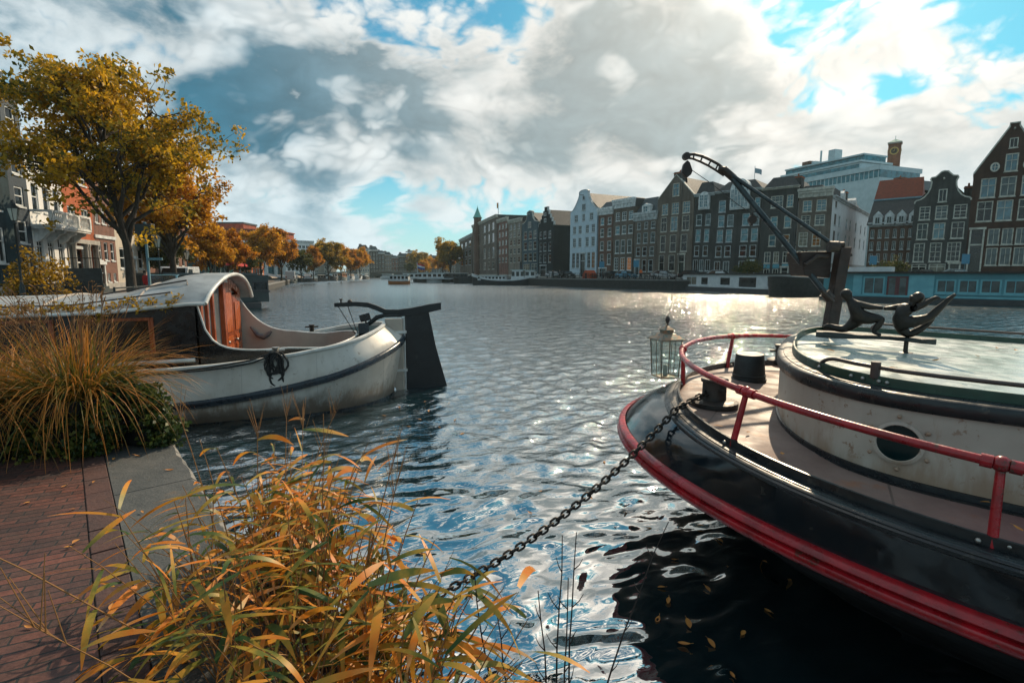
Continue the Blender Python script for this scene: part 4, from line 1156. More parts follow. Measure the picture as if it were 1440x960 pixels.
mb = MB(); rows = [[(s, -w, z - h), (s, w, z - h), (s, w, z + h), (s, -w, z + h)] for s, z, w, h in TP]
mb.grid(rows, True); mb.add(rows[0], [(0, 1, 2, 3)]); mb.add(rows[-1], [(3, 2, 1, 0)]); tl = mb.build('tiller', M_tar, lb, bevel=.012)
mb = MB(); mb.lathe([(.015, 0), (.015, .06), (.035, .065), (.035, .085), (0, .09)], (1.27, 0, 1.82), 10); mb.build('tiller_fitting', M_steelb, tl, smooth=50)
mb = MB(); mb.ball((1.1, 0, 1.84), .05, 10); mb.build('tiller_knob', M_steelb, tl, smooth=50)
mb = MB(); mb.tube([(1.32, .03, 1.75), (1.03, .16, 1.22)], .008, 5); mb.tube([(1.14, .0, 1.75), (.98, .12, 1.22)], .008, 5); mb.build('tiller_line', M_steelb, lb)
mb = MB(); mb.M = Matrix.Translation((.86, .12, 1.29)) @ Matrix.Rotation(.3, 4, 'X'); mb.box(-.10, .10, -.11, .11, -.11, .11); mb.build('stern_box', M_lblack, lb, bevel=.012)
mb = MB(); mb.M = Matrix.Translation((.80, -.05, 1.52)) @ Matrix.Rotation(.25, 4, 'Y'); mb.box(-.09, .12, -.07, .07, -.07, .08); mb.tube([(.02, 0, -.05), (.05, 0, -.3)], .02, 6); mb.build('stern_lamp', M_lblack, lb, bevel=.01)
mb = MB(); mb.tube([(.95, -.1, 1.30), (.72, -.04, 1.40), (.58, .0, 1.52), (.40, 0, 1.56), (.08, 0, 1.55)], [.03, .045, .05, .04, .04], 8); mb.tube([(.5, .07, 1.55), (.12, .07, 1.55)], .03, 8); mb.build('tiller_tackle', M_tar, lb, smooth=60)
# bollards on the rail
def lbit(s, q):
    hb = next(b for x, b in GL if x >= s); c = (s, q * (hb - .02), gz(s) + .02)
    mb = MB(); mb.lathe([(.05, 0), (.05, .12), (.06, .13), (.06, .15), (0, .155)], c, 12); mb.tube([(c[0] - .14, c[1], c[2] + .10), (c[0] + .14, c[1], c[2] + .10)], .018, 8); return mb.build('bollard', M_steelb if q < 0 else M_brass, lb, smooth=45), Vector(c)
lbit(1.9, -1); bb, bc = lbit(2.35, 1)
# coil of rope slung from the near bollard, and the line leading forward along the hull
Lw = Matrix.Translation((LO_.x, LO_.y, 0)) @ Matrix.Rotation(lrot, 4, 'Z')
M_rope = mat('black_rope', (.010, .012, .014), .8, col2=(.022, .022, .022), scale=40, bump=.6, bscale=60)
mb = MB(); rg = random.Random(3)
for k in range(7):
    w_, h_ = .07 + .05 * rg.random(), .34 + .26 * rg.random(); ox, oy = rg.uniform(-.07, .07), .06 + .035 * rg.random()
    pts = [(bc.x + ox + w_ * math.cos(a) + .02 * math.sin(3 * a + k), bc.y + oy + .02 * math.sin(2 * a + k), bc.z + .08 - h_ / 2 + h_ / 2 * math.sin(a)) for a in [j * 2 * math.pi / 20 for j in range(20)]]
    mb.tube(pts, .018, 6, closed=True)
mb.tube([(bc.x - .05, bc.y + .09, bc.z), (bc.x - .09, bc.y + .10, bc.z - .35), (bc.x - .13, bc.y + .09, bc.z - .62)], .017, 6)
mb.v = [tuple(Lw @ Vector(v)) for v in mb.v]
tag(mb.build('rope_coil', M_rope, smooth=60), 'coil of black rope slung over the white houseboat rail', 'rope')
mb = MB()
pts = [(bc.x + .02, bc.y + .02, bc.z + .07)] + [(bc.x + .35 * k, 1.655 + .035 + .02 * min(k, 2), gz(bc.x + .35 * k) + .05 - .085 * math.sin(min(1, k / 6) * math.pi / 2)) for k in range(1, 12)]
mb.tube(pts, .013, 6); mb.tube([(x, y + .03, z - .03 - .02 * math.sin(i)) for i, (x, y, z) in enumerate(pts)], .013, 6)
mb.v = [tuple(Lw @ Vector(v)) for v in mb.v]
tag(mb.build('mooring_rope', M_rope, smooth=60), 'doubled black mooring rope running forward along the white hull', 'rope')
# ------------------------------------------------------------------ houses
M_trim = mat('white_trim', (.76, .78, .77), .6, col2=(.46, .48, .47), scale=2, streak=.25)
M_trimb = mat('grey_trim', (.54, .57, .57), .6, col2=(.28, .31, .31), scale=2, streak=.3)
M_trimc = mat('cream_trim', (.60, .57, .49), .6, col2=(.36, .34, .29), scale=2, streak=.3)
M_stone = mat('pale_stone', (.42, .40, .36), .75, col2=(.32, .30, .27), scale=1.5, streak=.3)
M_tile = mat('dark_roof_tile', (.030, .032, .034), .7, col2=(.05, .048, .045), scale=2.5, bump=.4, bscale=8)
M_tiler = mat('red_roof_tile', (.24, .050, .022), .8, col2=(.17, .04, .02), scale=3, bump=.5, bscale=8, stretch=(1, 1, 2))
M_slate = mat('slate_roof', (.045, .060, .066), .5, col2=(.03, .04, .045), scale=3)
M_copper = MATS['aged_copper']
M_verd = mat('green_copper', (.14, .40, .34), .6, col2=(.10, .30, .26), scale=2)
M_doorg = mat('dark_green_door', (.010, .024, .020), .3, coat=.3)
M_dooro = mat('black_door', (.012, .011, .011), .3, coat=.3)
M_iron = M_steelb
BR = dict(
    brown=brick('brown_brickwork', (.19, .088, .058), (.14, .068, .048), (.16, .15, .13)),
    grey=brick('grey_brown_brickwork', (.165, .118, .088), (.125, .096, .074), (.15, .145, .13)),
    dark=brick('dark_brickwork', (.070, .066, .060), (.052, .054, .052), (.07, .07, .068)),
    black=brick('black_painted_brickwork', (.018, .026, .030), (.014, .020, .024), (.02, .022, .023)),
    darkbrown=brick('dark_brown_brickwork', (.085, .036, .022), (.062, .028, .018), (.055, .045, .04)),
    red=brick('red_brickwork', (.22, .075, .045), (.16, .055, .035), (.25, .22, .19)),
    orange=brick('orange_brickwork', (.46, .095, .025), (.38, .075, .02), (.40, .20, .12)),
    teal=brick('blue_grey_painted_brickwork', (.075, .12, .14), (.062, .10, .118), (.08, .10, .11)),
    pale=mat('pale_blue_plaster', (.50, .60, .66), .75, col2=(.42, .52, .58), scale=1.0, streak=.25),
    white=mat('white_plaster', (.80, .80, .78), .75, col2=(.70, .70, .68), scale=.8, streak=.25),
    cream=mat('cream_plaster', (.55, .48, .38), .75, col2=(.46, .40, .32), scale=1.0, streak=.25),
    sand=brick('sand_brickwork', (.26, .21, .16), (.20, .165, .13), (.3, .28, .25)),
)
def wglass(name, col, rough=.05, ior=1.45):
    m = mat(name, col, rough, spec=1.0, col2=tuple(c * .55 for c in col), scale=1.1, lo=.4, hi=.6)
    m.node_tree.nodes['Principled BSDF'].inputs['IOR'].default_value = ior
    m.node_tree.nodes['Principled BSDF'].inputs['Specular IOR Level'].default_value = .5
    return m
GL_ = dict(d=wglass('window_glass_dark', (.010, .016, .019)), c=wglass('window_glass_curtain', (.085, .115, .12), .15), t=wglass('window_glass_sky', (.035, .15, .19), .04, 1.7),  # the t panes carry reflected sky in their teal base colour
           o=wglass('window_glass_warm', (.30, .11, .02), .1), y=wglass('window_glass_blind', (.22, .20, .15), .2))
EM_warm = emis('lit_window', (.42, .13, .02), .18); GL_['l'] = EM_warm
_wc = {}
def window(parent, x, z, w, h, style='sash', glass='d', y=0.0, depth=.12, trim=None, proud=False):
    """one window: the pane, with its frame (and sill) as a part of it; local wall plane is y = 0, outside is -y"""
    trim = trim or M_trim
    key = (round(w, 2), round(h, 2), style, glass, proud, trim.name)
    if key not in _wc:
        yb = -.02 if proud else depth
        mb = MB(); mb.quad((0, yb, 0), (w, yb, 0), (w, yb, h), (0, yb, h)); pane = mb.mesh('window', GL_[glass])
        fw = min(.11, w * .12); mb = MB(); y0, y1 = yb - .07, yb - .005
        if style == 'round':
            rows = [[(w / 2 + (w / 2 + d) * math.cos(a), yy, h / 2 + (h / 2 + d) * math.sin(a)) for a in [k * math.pi / 12 for k in range(24)]] for d, yy in ((-.02, y1), (-.02, y0), (.14, y0), (.14, y1 + .05))]
            mb.grid([r + [r[0]] for r in rows])
            mb2 = MB(); mb2.poly([(w / 2 + w / 2 * math.cos(a), yb, h / 2 + h / 2 * math.sin(a)) for a in [k * math.pi / 12 for k in range(24)]]); pane = mb2.mesh('window', GL_[glass])
            mb.box(w / 2 - .03, w / 2 + .03, y0, y1, 0, h); mb.box(0, w, y0 + .01, y1, h / 2 - .03, h / 2 + .03)
        else:
            for a in (0, w - fw): mb.box(a, a + fw, y0, y1, 0, h)
            mb.box(fw, w - fw, y0, y1, h - fw, h); mb.box(fw, w - fw, y0, y1, 0, fw)
            if style in ('sash', 'cross', 'six', 'two'):
                mz = h * (.62 if style == 'cross' else .52)
                if style != 'two': mb.box(fw, w - fw, y0 + .01, y1 - .005, mz - .035, mz + .035)
                if style in ('cross', 'six', 'two'):
                    n = 3 if (style == 'six' and w > 1.3) else 2
                    for k in range(1, n): xx = w * k / n; mb.box(xx - .025, xx + .025, y0 + .015, y1 - .01, fw, h - fw)
                if style == 'six':
                    for q in (.27, .77): mb.box(fw, w - fw, y0 + .02, y1 - .01, h * q - .02, h * q + .02)
            if style == 'shop':
                n = max(2, int(w / 1.1))
                for k in range(1, n): xx = w * k / n; mb.box(xx - .04, xx + .04, y0, y1, fw, h - fw)
                mb.box(fw, w - fw, y0 + .01, y1, h * .7 - .04, h * .7 + .04)
            if not proud: mb.box(-.06, w + .06, -.07, depth - .075, -.11, -.002)
            else: mb.box(-.06, w + .06, -.14, -.03, -.10, -.002)
        _wc[key] = (pane, mb.mesh('frame', trim))
    pane, fr = _wc[key]
    wo = link('window', pane, parent, (x, y, z)); link('frame', fr, wo)
    return wo


def facade_grid(mb, w, z0, z1, ops, rev=.12, y=0.0):
    xs = sorted({0, w} | {o[0] for o in ops} | {o[1] for o in ops}); zs = sorted({z0, z1} | {o[2] for o in ops} | {o[3] for o in ops})
    for xa, xb in zip(xs[:-1], xs[1:]):
        if xb - xa < 1e-4: continue
        for za, zb in zip(zs[:-1], zs[1:]):
            if zb - za < 1e-4: continue
            cx, cz = (xa + xb) / 2, (za + zb) / 2
            if any(o[0] < cx < o[1] and o[2] < cz < o[3] for o in ops): continue
            mb.quad((xa, y, za), (xb, y, za), (xb, y, zb), (xa, y, zb))
    for a, b, c, d in ops:
        for q in (((a, c), (a, d)), ((a, d), (b, d)), ((b, d), (b, c)), ((b, c), (a, c))):
            (x0, q0), (x1, q1) = q; mb.quad((x0, y, q0), (x1, y, q1), (x1, y + rev, q1), (x0, y + rev, q0))


def gable_profile(kind, w, ze, zt):
    """outline of the gable above the eave, left to right, as (x, z)"""
    c = w / 2; H = zt - ze
    if kind == 'spout': return [(0, ze), (.0, ze + .02 * H), (c - .07 * w, ze + .93 * H), (c - .07 * w, zt), (c + .07 * w, zt), (c + .07 * w, ze + .93 * H), (w, ze + .02 * H), (w, ze)]
    if kind == 'plain': return [(0, ze), (c, zt), (w, ze)]
    half = dict(bell=[(0, 0), (0, .05), (.03, .10), (.10, .13), (.17, .20), (.23, .33), (.27, .50), (.28, .66), (.25, .76), (.27, .82), (.34, .83), (.39, .90), (.44, .985), (.5, 1)],
                neck=[(0, 0), (0, .06), (.10, .08), (.20, .16), (.27, .30), (.31, .46), (.335, .62), (.34, .84), (.31, .85), (.33, .90), (.42, .96), (.5, 1)],
                pale=[(0, 0), (0, .03), (.06, .05), (.11, .12), (.17, .24), (.24, .42), (.305, .62), (.335, .78), (.335, .90), (.33, .91), (.36, .96), (.44, 1), (.5, 1)],
                step=[(0, 0), (0, .2), (.12, .2), (.12, .4), (.22, .4), (.22, .6), (.32, .6), (.32, .8), (.40, .8), (.40, 1), (.5, 1)])[kind]
    L = [(u * w, ze + v * H) for u, v in half]
    return L + [(w - x, z) for x, z in reversed(L)][1:]


def house(name, label, A, B, wall, eave, top, kind='flat', rows=(), extra=(), depth=11.0, roof=None, trim=None, base=ST, group=None, gwin=(), door=None, plinth=True, chim=(), roofz=None, side=None, backroof=True):
    """a house: wall with real window openings, gable or cornice, roof, windows, door; A and B are the facade ends (left, right as seen)"""
    d = B - A; w = d.length; t = thing(name, label, 'house', (A.x, A.y, base), math.atan2(d.y, d.x), group)
    ez, tz = eave - base, top - base
    wm = BR[wall] if isinstance(wall, str) else wall; trim = trim or M_trim; roof = roof or M_tile
    ops = []; wins = []
    for r in rows:
        z0, z1, cols = r[0] - base, r[1] - base, r[2]; style = r[3] if len(r) > 3 else 'sash'; gl = r[4] if len(r) > 4 else 'd'
        for i, (u0, u1) in enumerate(cols):
            x0, x1 = max(.12, u0 * w), min(w - .12, u1 * w)
            ops.append((x0, x1, z0, z1)); wins.append((x0, x1, z0, z1, style, gl[i % len(gl)]))
    if door:
        u0, u1, h = door[:3]; ops.append((u0 * w, u1 * w, .15, h))
    mb = MB(); facade_grid(mb, w, 0, ez, ops)
    dp = depth
    sops = []
    if side:
        for (z0, z1, cols, st, gl) in side:
            for i, (y0, y1) in enumerate(cols): sops.append((y0, y1, z0 - base, z1 - base, st, gl[i % len(gl)]))
    mbs = MB()
    if sops:
        facade_grid(mbs, dp, 0, ez, [o[:4] for o in sops]); mbs.v = [(w - y, x, z) for x, y, z in mbs.v]
        mb.v, mb.f, mb.mi = mb.v, mb.f, mb.mi; mb.add(mbs.v, mbs.f)
    else: mb.quad((w, 0, 0), (w, dp, 0), (w, dp, ez), (w, 0, ez))
    mb.quad((0, 0, 0), (0, dp, 0), (0, dp, ez), (0, 0, ez)); mb.quad((0, dp, 0), (w, dp, 0), (w, dp, ez), (0, dp, ez))
    if kind == 'flat':
        wo = mb.build('wall', wm, t)
        ch = tz - ez; mb = MB()
        mb.box(-.04, w + .04, -.10, .25, ez, ez + ch * .45); mb.box(-.10, w + .10, -.30, .25, ez + ch * .45, ez + ch * .72); mb.box(-.16, w + .16, -.45, .30, ez + ch * .72, tz)
        nb = max(3, int(w / .8))
        for k in range(nb + 1): xx = w * k / nb; mb.box(xx - .08, xx + .08, -.26, -.10, ez + ch * .05, ez + ch * .45)
        mb.build('cornice', trim, t)
        mb = MB(); rz = (roofz - base) if roofz else tz + .3
        if rz > tz + .8:      # hipped or mansard roof behind the cornice
            i = min(1.6, w * .22); mb.grid([[(0, .3, tz - .02), (w, .3, tz - .02), (w, dp, tz - .02), (0, dp, tz - .02)], [(i, .3 + i * .9, rz), (w - i, .3 + i * .9, rz), (w - i, dp - i, rz), (i, dp - i, rz)]], True)
            mb.poly([(i, .3 + i * .9, rz), (w - i, .3 + i * .9, rz), (w - i, dp - i, rz), (i, dp - i, rz)])
        else: mb.box(.02, w - .02, .26, dp, ez - .02, tz - .06)
        mb.build('roof', roof, t)
    else:
        pf = gable_profile(kind, w, ez, tz)
        mb.prism(pf, 0.0, .35); wo = mb.build('wall', wm, t)
        mb = MB()
        pts = [(x, .17, z) for x, z in pf]
        out = []
        cw = .16
        for i, (x, z) in enumerate(pf):
            a = pf[max(0, i - 1)]; b = pf[min(len(pf) - 1, i + 1)]; dx, dz = b[0] - a[0], b[1] - a[1]; l = math.hypot(dx, dz) or 1; out.append((-dz / l, dx / l))
        rws = []
        for (x, z), (nx, nz) in zip(pf, out): rws.append([(x - nx * .10, -.05, z - nz * .10), (x + nx * .05, -.05, z + nz * .05), (x + nx * .05, .41, z + nz * .05), (x - nx * .02, .41, z - nz * .02)])
        mb.grid(rws); mb.build('gable_coping', trim, t)
        mb = MB(); c = w / 2; pk = tz - (.06 if kind in ('spout', 'plain') else .14) * (tz - ez); e0 = ez + (.0 if kind in ('spout', 'plain') else .02)
        mb.grid([[(-.06, .36, e0), (c, .36, pk), (w + .06, .36, e0)], [(-.06, dp, e0), (c, dp, pk), (w + .06, dp, e0)]])
        mb.grid([[(-.06, .36, e0 - .12), (c, .36, pk - .16), (w + .06, .36, e0 - .12)], [(-.06, dp, e0 - .12), (c, dp, pk - .16), (w + .06, dp, e0 - .12)]])
        mb.add([(-.06, dp, e0), (c, dp, pk), (w + .06, dp, e0)], [(0, 1, 2)])
        mb.build('roof', roof, t)
        if kind in ('spout', 'pale', 'bell', 'neck'):
            mb = MB(); mb.box(c - .07, c + .07, -.9, .3, pk - .55, pk - .38); mb.build('hoist_beam', trim, t)
    if plinth:
        mb = MB(); segs = [(0, w)]
        if door: segs = [(0, door[0] * w - .1), (door[1] * w + .1, w)]
        for a, b in segs:
            lo = min([o[2] for o in ops if o[0] < b and o[1] > a] + [9])
            if b - a > .2:
                mb.box(a, b, -.06, .0, 0, min(.75, lo - .12) if lo > .3 else .1); mb.build('plinth', M_stone, t); mb = MB()
    for x0, x1, z0, z1, st, g in wins: window(t, x0, z0, x1 - x0, z1 - z0, st, g, trim=trim)
    for (y0, y1, z0, z1, st, g) in sops:
        wn = window(t, w, z0, y1 - y0, z1 - z0, st, g, trim=trim); wn.rotation_euler = (0, 0, math.pi / 2); wn.location = (w, y0, z0)
    for (uc, zc, ww, hh, st, g) in gwin: window(t, uc * w - ww / 2, zc - hh / 2 - base, ww, hh, st, g, proud=True, trim=trim)
    if door:
        u0, u1, h = door[:3]; dm = door[3] if len(door) > 3 else M_doorg; x0, x1 = u0 * w, u1 * w
        mb = MB(); mb.box(x0, x1, .12, .18, .15, h * .72); dd = mb.build('door', dm, t)
        mb = MB(); mb.quad((x0, .14, h * .72), (x1, .14, h * .72), (x1, .14, h), (x0, .14, h)); mb.build('transom', GL_['d'], dd)
        mb = MB(); fw = .16
        mb.box(x0 - fw, x0, -.08, .06, .0, h + .05); mb.box(x1, x1 + fw, -.08, .06, .0, h + .05); mb.box(x0 - fw - .1, x1 + fw + .1, -.16, .06, h + .05, h + .30); mb.box(x0, x1, .04, .11, h * .70, h * .73); mb.build('door_frame', trim, dd)
        mb = MB(); mb.box(x0 - .3, x1 + .3, -.9, -.002, .0, .15); mb.box(x0 - .3, x1 + .3, -.5, -.004, .15, .30); mb.build('doorstep', M_stone, dd)
    for (u, y, cw, ch) in chim:
        zb = (tz if kind == 'flat' else ez) - .2
        mb = MB(); mb.box(u * w - cw / 2, u * w + cw / 2, y, y + cw * 1.3, zb, ch - base); c_ = mb.build('chimney', BR['dark'], t)
        mb = MB(); mb.box(u * w - cw / 2 - .06, u * w + cw / 2 + .06, y - .06, y + cw * 1.3 + .06, ch - base - .25, ch - base - .12)
        mb.lathe([(.12, ch - base), (.10, ch - base + .4)], (u * w, y + cw * .6, 0), 8); mb.build('pot', BR['orange'], c_)
    return t


def bpx(px, py):
    """image column, at street level, of an upright whose column was read at row py (uprights fan out upwards)"""
    return 720 + (px - 720) * (6244 - 387) / (6244 - py)


def far_house(name, label, px0, px1, wall, eave_y, top_y, kind='flat', rows=(), set_back=0.0, gwin=(), door=None, chim=(), roof_y=None, inset=0.0, **kw):
    """house on the far bank: image columns of its facade give the two ends on the facade line, image rows give heights"""
    pr0 = (eave_y + 387) / 2
    A, B = on_front(bpx(px0, pr0)), on_front(bpx(px1, pr0)); d = (B - A).normalized(); n = Vector((-d.y, d.x))
    A = A + n * set_back + d * inset; B = B + n * set_back - d * inset
    Y = (A.y + B.y) / 2; w = (B - A).length
    pm = (px0 + px1) / 2
    Zy = lambda py: zy(py, Y, pm)
    cx = lambda px: (px - px0) / (px1 - px0)
    R_ = []
    for r in rows: R_.append((Zy(r[1]), Zy(r[0]), [(cx(a), cx(b)) for a, b in r[2]]) + tuple(r[3:]))
    G_ = [(cx((a + b) / 2), Zy((y0 + y1) / 2), (b - a) / (px1 - px0) * w, Zy(y0) - Zy(y1), st, g) for (a, b, y0, y1, st, g) in gwin]
    D_ = None
    if door: D_ = (cx(door[0]), cx(door[1]), Zy(door[2]) - ST) + tuple(door[3:])
    C_ = [(cx(x), yb, cw, Zy(cy)) for (x, yb, cw, cy) in chim]
    kw.setdefault('trim', (M_trim, M_trimb, M_trimc, M_trimb)[int(px0 * 7 + px1) % 4])
    if roof_y: kw['roofz'] = Zy(roof_y)
    if 'side_px' in kw:
        S_ = []
        for (y0, y1, cols, st, gl) in kw.pop('side_px'): S_.append((Zy(y1), Zy(y0), cols, st, gl))
        kw['side'] = S_
    return house(name, label, A, B, wall, Zy(eave_y), Zy(top_y), kind, R_, gwin=G_, door=D_, chim=C_, **kw)


FB = 'houses along the far bank'
c3 = lambda *p: [(p[i], p[i + 1]) for i in range(0, len(p), 2)]
# from the right edge of the picture towards the bend
far_house('canal_house', 'tall dark brown brick house with white triangular gable and round windows', 1357, 1459, 'darkbrown', 240, 172, 'spout', [
    (248, 276, c3(1369, 1391, 1397, 1419, 1426, 1448), 'cross', 'tct'), (281, 310, c3(1367, 1390, 1395, 1418, 1425, 1448), 'cross', 'dtd'),
    (321, 344, c3(1387, 1404, 1407, 1423, 1426, 1442, 1444, 1457), 'two', 'c'), (348, 373, c3(1387, 1404, 1407, 1423, 1426, 1442, 1444, 1457), 'two', 'cc')],
    gwin=[(1400, 1418, 216, 241, 'cross', 't'), (1403, 1415, 194, 208, 'two', 'd'), (1382, 1391, 228, 238, 'round', 't'), (1427, 1436, 228, 238, 'round', 't')],
    door=(1363, 1380, 322, M_dooro), group=FB)
t = far_house('canal_house', 'dark grey brick house with scrolled bell gable and six wide windows', 1277, 1355, 'dark', 284, 240, 'bell', [
    (289, 308, c3(1285, 1301, 1308, 1325, 1333, 1351), 'six', 'dcd'), (313, 336, c3(1284, 1300, 1307, 1324, 1332, 1350), 'cross', 'dtd'), (341, 368, c3(1282, 1298, 1305, 1322, 1329, 1348), 'six', 'ddd'),
    (371, 384, c3(1281, 1303, 1306, 1330), 'shop', 'dy')], gwin=[(1310, 1322, 266, 284, 'two', 'd')], door=(1336, 1348, 372, M_dooro), group=FB, chim=[(1349, 3, .8, 260)])
# set-back block with two roofs, between the bell gable and the white house
A, B = on_front(bpx(1203, 330)), on_front(bpx(1268, 330)); d_ = (B - A).normalized(); n_ = Vector((-d_.y, d_.x)); A = A + n_ * 9; B = B + n_ * 9 + d_ * .5
Y = (A.y + B.y) / 2; Z_ = lambda py: zy(py, Y); w_ = (B - A).length
t = house('warehouse', 'old brick warehouse with steep red and dark tiled roof behind narrow side street', A, B, 'brown', Z_(318), Z_(312), 'flat',
          [(Z_(a + 12), Z_(a), [(.04 + .16 * k, .12 + .16 * k) for k in range(6)], 'two', 'dcdd') for a in (322, 339, 356)], group=FB, plinth=False, depth=12)
mb = MB(); e, m_, r_ = Z_(315) - ST, Z_(276) - ST, Z_(244) - ST
mb.grid([[(-.3, -.5, e), (w_ + .3, -.5, e)], [(-.1, 3.2, m_), (w_ + .1, 3.2, m_)]]); mb.quad((-.1, 3.2, m_), (-.1, 12, m_), (-.3, 12, e), (-.3, -.5, e)); mb.quad((w_ + .1, 3.2, m_), (w_ + .1, 12, m_), (w_ + .3, 12, e), (w_ + .3, -.5, e)); mb.build('lower_roof', M_tile, t)
mb = MB(); mb.grid([[(-.1, 3.1, m_ + .02), (w_ + .1, 3.1, m_ + .02)], [(.1, 5.6, r_), (w_ - .1, 5.6, r_)], [(.1, 10, m_), (w_, 10, m_)]]); mb.add([(-.1, 3.1, m_), (.1, 5.6, r_), (.1, 10, m_)], [(0, 1, 2)]); mb.add([(w_ + .1, 3.1, m_), (w_ - .1, 5.6, r_), (w_, 10, m_)], [(0, 1, 2)]); mb.build('upper_roof', M_tiler, t)
mb = MB(); mb.box(-.15, w_ + .15, 2.98, 3.14, m_ - .12, m_ + .1); mb.build('roof_gutter', mat('blue_lead', (.20, .34, .40), .5), t)
for k in range(4):
    x = w_ * (.08 + .25 * k); mb = MB(); zb = e - .1
    mb.prism([(x, zb), (x, zb + 1.3), (x + .55, zb + 2.0), (x + 1.1, zb + 1.3), (x + 1.1, zb)], -.55, 1.6); dm = mb.build('dormer', M_trim, t); window(dm, x + .22, zb + .15, .66, 1.0, 'two', 'd', y=-.58, proud=True)
# brick front with its long white flank
t = far_house('canal_house', 'brick fronted house with white cornice and long white flank along side street', 1117, 1163, 'grey', 277, 264, 'flat', [
    (281, 297, c3(1123, 1136, 1142, 1156), 'six', 'tt'), (302, 317, c3(1122, 1135, 1141, 1155), 'six', 'dc'), (326, 346, c3(1120, 1133, 1139, 1151), 'six', 'yo'), (352, 381, c3(1119, 1131, 1134, 1146, 1149, 1159), 'two', 'dyd')],
    group=FB, depth=5.5)
A, B = on_front(bpx(1117, 330)), on_front(bpx(1163, 330)); d_ = (B - A).normalized(); n_ = Vector((-d_.y, d_.x)); Y = B.y
fl = [(Z_y, [(k * 2.2 + .5, k * 2.2 + 1.2) for k in range(7)]) for Z_y in ()]
zf = lambda py: zy(py, Y + 4, 1170)
PX = B + n_ * .04 + d_ * .02
t = house('white_wing', 'long white plastered wing with narrow dark windows and slate roof beside brick house', B + d_ * .02 + n_ * .3, B + d_ * .02 + n_ * .3 + n_ * 32, 'white', zf(284), zf(280), 'flat',
          [(zf(b), zf(a), [(.06, .10), (.16, .20), (.34, .375), (.44, .475), (.60, .635), (.76, .795), (.90, .935)], 'two', 'd') for a, b in ((303, 318), (326, 343))] + [(zf(294), zf(285.5), [(.06, .10)], 'two', 'd')],
          depth=5.5, plinth=False, roofz=zf(262), roof=M_tile, group=FB, chim=[(.55, 1.2, .9, zf(254))])
for k in (.30, .62):
    zb = zf(281) - ST; x = 32 * k; mb = MB(); mb.prism([(x, zb), (x, zb + 1.5), (x + .6, zb + 1.9), (x + 1.2, zb + 1.5), (x + 1.2, zb)], .35, 2.0); dm = mb.build('dormer', M_trim, t); window(dm, x + .2, zb + .2, .8, 1.1, 'two', 'd', y=.34, proud=True)
mb = MB(); mb.box(.05, 31.9, -.06, .0, 0, 2.4); mb.build('plinth', M_stone, t)
t = far_house('canal_house', 'dark brick house with mansard roof and blue panels under ground floor windows', 1066, 1116, 'dark', 266, 263, 'flat', [
    (275, 292, c3(1079, 1096, 1101, 1110), 'six', 'ct'), (304, 321, c3(1080, 1090, 1099, 1109), 'sash', 'tt'), (330, 346, c3(1079, 1089, 1098, 1108), 'sash', 'to'),
    (354, 370, c3(1074, 1083, 1087, 1095, 1100, 1109), 'cross', 'cyd'), (378, 387, c3(1074, 1083, 1087, 1095), 'two', 'dd')], roof_y=247, roof=M_tile, group=FB, chim=[(1110, 1.2, 1.2, 248)], door=(1100, 1108, 377, M_dooro))
A, B = on_front(bpx(1066, 330)), on_front(bpx(1116, 330)); w_ = (B - A).length; ppx = w_ / 50; Z_ = lambda py: zy(py, (A.y + B.y) / 2) - ST
for x in (1074, 1087, 1100): mb = MB(); mb.box((x - 1066) * ppx, (x + 9 - 1066) * ppx, -.03, -.002, Z_(377), Z_(371.5)); mb.build('blue_panel', mat('blue_panel', (.10, .32, .40), .5), t)
t = far_house('canal_house', 'broad dark brick house with tall arched window group under the roof', 1000, 1065, 'dark', 270, 267, 'flat', [
    (280, 297, c3(1007, 1017, 1057, 1065), 'sash', 'tt'), (301, 318, c3(1007, 1016, 1020, 1029, 1041, 1051, 1055, 1064), 'sash', 'tctc'), (322, 340, c3(1006, 1015, 1019, 1028, 1040, 1050, 1054, 1063), 'sash', 'tttt'),
    (345, 361, c3(1005, 1014, 1018, 1027, 1039, 1049, 1053, 1062), 'sash', 'dddd'), (367, 383, c3(1004, 1013, 1017, 1026, 1039, 1048), 'two', 'dcd')], roof_y=252, roof=M_tile, group=FB, door=(1052, 1060, 368, M_dooro))
A, B = on_front(bpx(1000, 330)), on_front(bpx(1065, 330)); w_ = (B - A).length; ppx = w_ / 65; Z_ = lambda py: zy(py, (A.y + B.y) / 2) - ST
x0, x1 = 24 * ppx, 50 * ppx; zb, zt = Z_(295), Z_(252); mb = MB()
arc = [(x0, zb)] + [((x0 + x1) / 2 - (x1 - x0) / 2 * math.cos(a), zb + (zt - zb) * .62 + (zt - zb) * .38 * math.sin(a)) for a in [k * math.pi / 12 for k in range(13)]] + [(x1, zb)]
mb.prism(arc, -.50, 2.2); dm = mb.build('arched_dormer', M_trim, t)
for k in range(5):
    xa = x0 + (x1 - x0) * (.06 + .18 * k); h_ = (zt - zb) * (.62 + (.30 * math.sin(math.pi * (.1 + .2 * k))) - .05); window(dm, xa, zb + .3, (x1 - x0) * .16, h_ - .3, 'six', 't', y=-.52, proud=True)
t = far_house('canal_house', 'narrow dark brick house with arched attic window and white shopfront posts', 973, 1000, 'dark', 276, 272, 'flat', [
    (301, 317, c3(976, 984, 989, 996), 'sash', 'dc'), (322, 340, c3(976, 983, 988, 995), 'sash', 'tt'), (345, 360, c3(975, 982, 987, 994), 'sash', 'dd'), (365, 381, c3(974, 981, 983, 989, 991, 998), 'two', 'dcd')], roof_y=255, roof=M_tile, group=FB)
A, B = on_front(bpx(973, 330)), on_front(bpx(1000, 330)); w_ = (B - A).length; Z_ = lambda py: zy(py, (A.y + B.y) / 2) - ST
